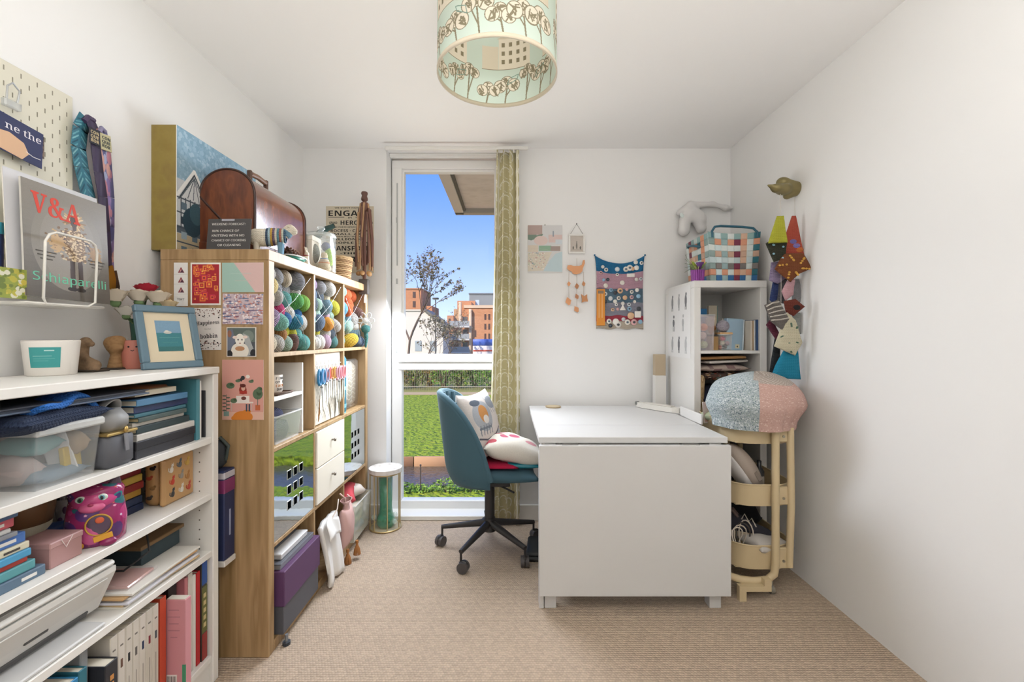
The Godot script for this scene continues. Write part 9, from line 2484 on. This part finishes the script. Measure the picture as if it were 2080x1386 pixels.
	part("body", MB.new(true).lathe([Vector2(0, 0), Vector2(0.022, 0), Vector2(0.022, 0.12), Vector2(0.01, 0.14), Vector2(0.01, 0.17), Vector2(0, 0.17)], 18), hexm("#202124", 0.3), bt)
	part("label", MB.new().cyl(Vector3(0, 0.04, 0), 0.0224, 0.06, 18), hexm("#bdb5aa", 0.6), bt)
	# bottom tray: trainer, cables, white cloth
	var sh := thing("trainer_shoe", "dark trainer with a pale sole lying in the trolley's bottom tray", "shoe", Vector3(1.13, 0.2, -2.12), deg_to_rad(-30))
	part("upper", blob([[Vector3(-0.09, 0.05, 0), Vector3(-0.03, 0.06, 0), 0.04, 0.036], [Vector3(-0.03, 0.055, 0), Vector3(0.09, 0.03, 0), 0.036, 0.026], [Vector3(-0.09, 0.06, 0), Vector3(-0.095, 0.1, 0), 0.034, 0.03]], 0.008, 0.02), cloth("#34343c"), sh)
	part("sole", MB.new().at(Transform3D(rot(90), Vector3(0, 0.03, 0))).ext(PackedVector2Array([Vector2(-0.13, -0.03), Vector2(-0.1, -0.042), Vector2(0.0, -0.034), Vector2(0.09, -0.036), Vector2(0.122, 0.0), Vector2(0.09, 0.036), Vector2(0.0, 0.036), Vector2(-0.1, 0.042), Vector2(-0.13, 0.03)]), 0.024), hexm("#cbb9a0", 0.7), sh)
	part("tongue", MB.new().at(Transform3D(rot(0, 0, 40), Vector3(-0.035, 0.1, 0))).box(Vector3.ZERO, Vector3(0.012, 0.06, 0.045), 0.005), cloth("#7a6a66"), sh)
	part("laces", MB.new().tube([Vector3(-0.01, 0.09, 0.03), Vector3(0.0, 0.095, -0.03), Vector3(0.02, 0.083, 0.03), Vector3(0.03, 0.08, -0.03), Vector3(0.05, 0.065, 0.028)], 0.003, 6), hexm("#e0d9cc", 0.8), sh)
	for i in 4:
		one("cable_loop", MB.new().tube(range(16).map(func(k: int): return Vector3(cos(TAU * k / 16) * 0.03, 0.06 + sin(TAU * k / 16) * (0.05 + 0.006 * i), 0.01 * sin(TAU * k / 8.0))), 0.003, 6, true), hexm(["#e0d6c8", "#cfc4b5", "#4a443f", "#ddd2c3"][i], 0.5), ["pale cable loop nearest the table in the bottom tray", "cream cable loop in the bottom tray, second one", "dark cable loop in the bottom tray", "pale cable loop nearest the shoe in the bottom tray"][i], "cable", Vector3(1.055 + 0.02 * i, 0.165, -2.04 - 0.012 * i), 0.5 - 0.3 * i, "cables coiled in the bottom tray")
	place(simple("white_cloth", MB.new().pillow(Vector3.ZERO, Vector3(0.18, 0.07, 0.16), 0.1, 12, 0.006, 3.0), cloth("#cfc9c2")), "off white cloth in the front of the trolley's bottom tray", "cloth", Vector3(1.19, 0.2, -2.06), rot(0, 15, 0))
	place(simple("black_pouch", MB.new().pillow(Vector3.ZERO, Vector3(0.24, 0.2, 0.14), 0.06, 12, 0.005, 5.0), cloth("#1f2024")), "black soft pouch at the back of the trolley's bottom tray", "pouch", Vector3(1.15, 0.25, -2.28))
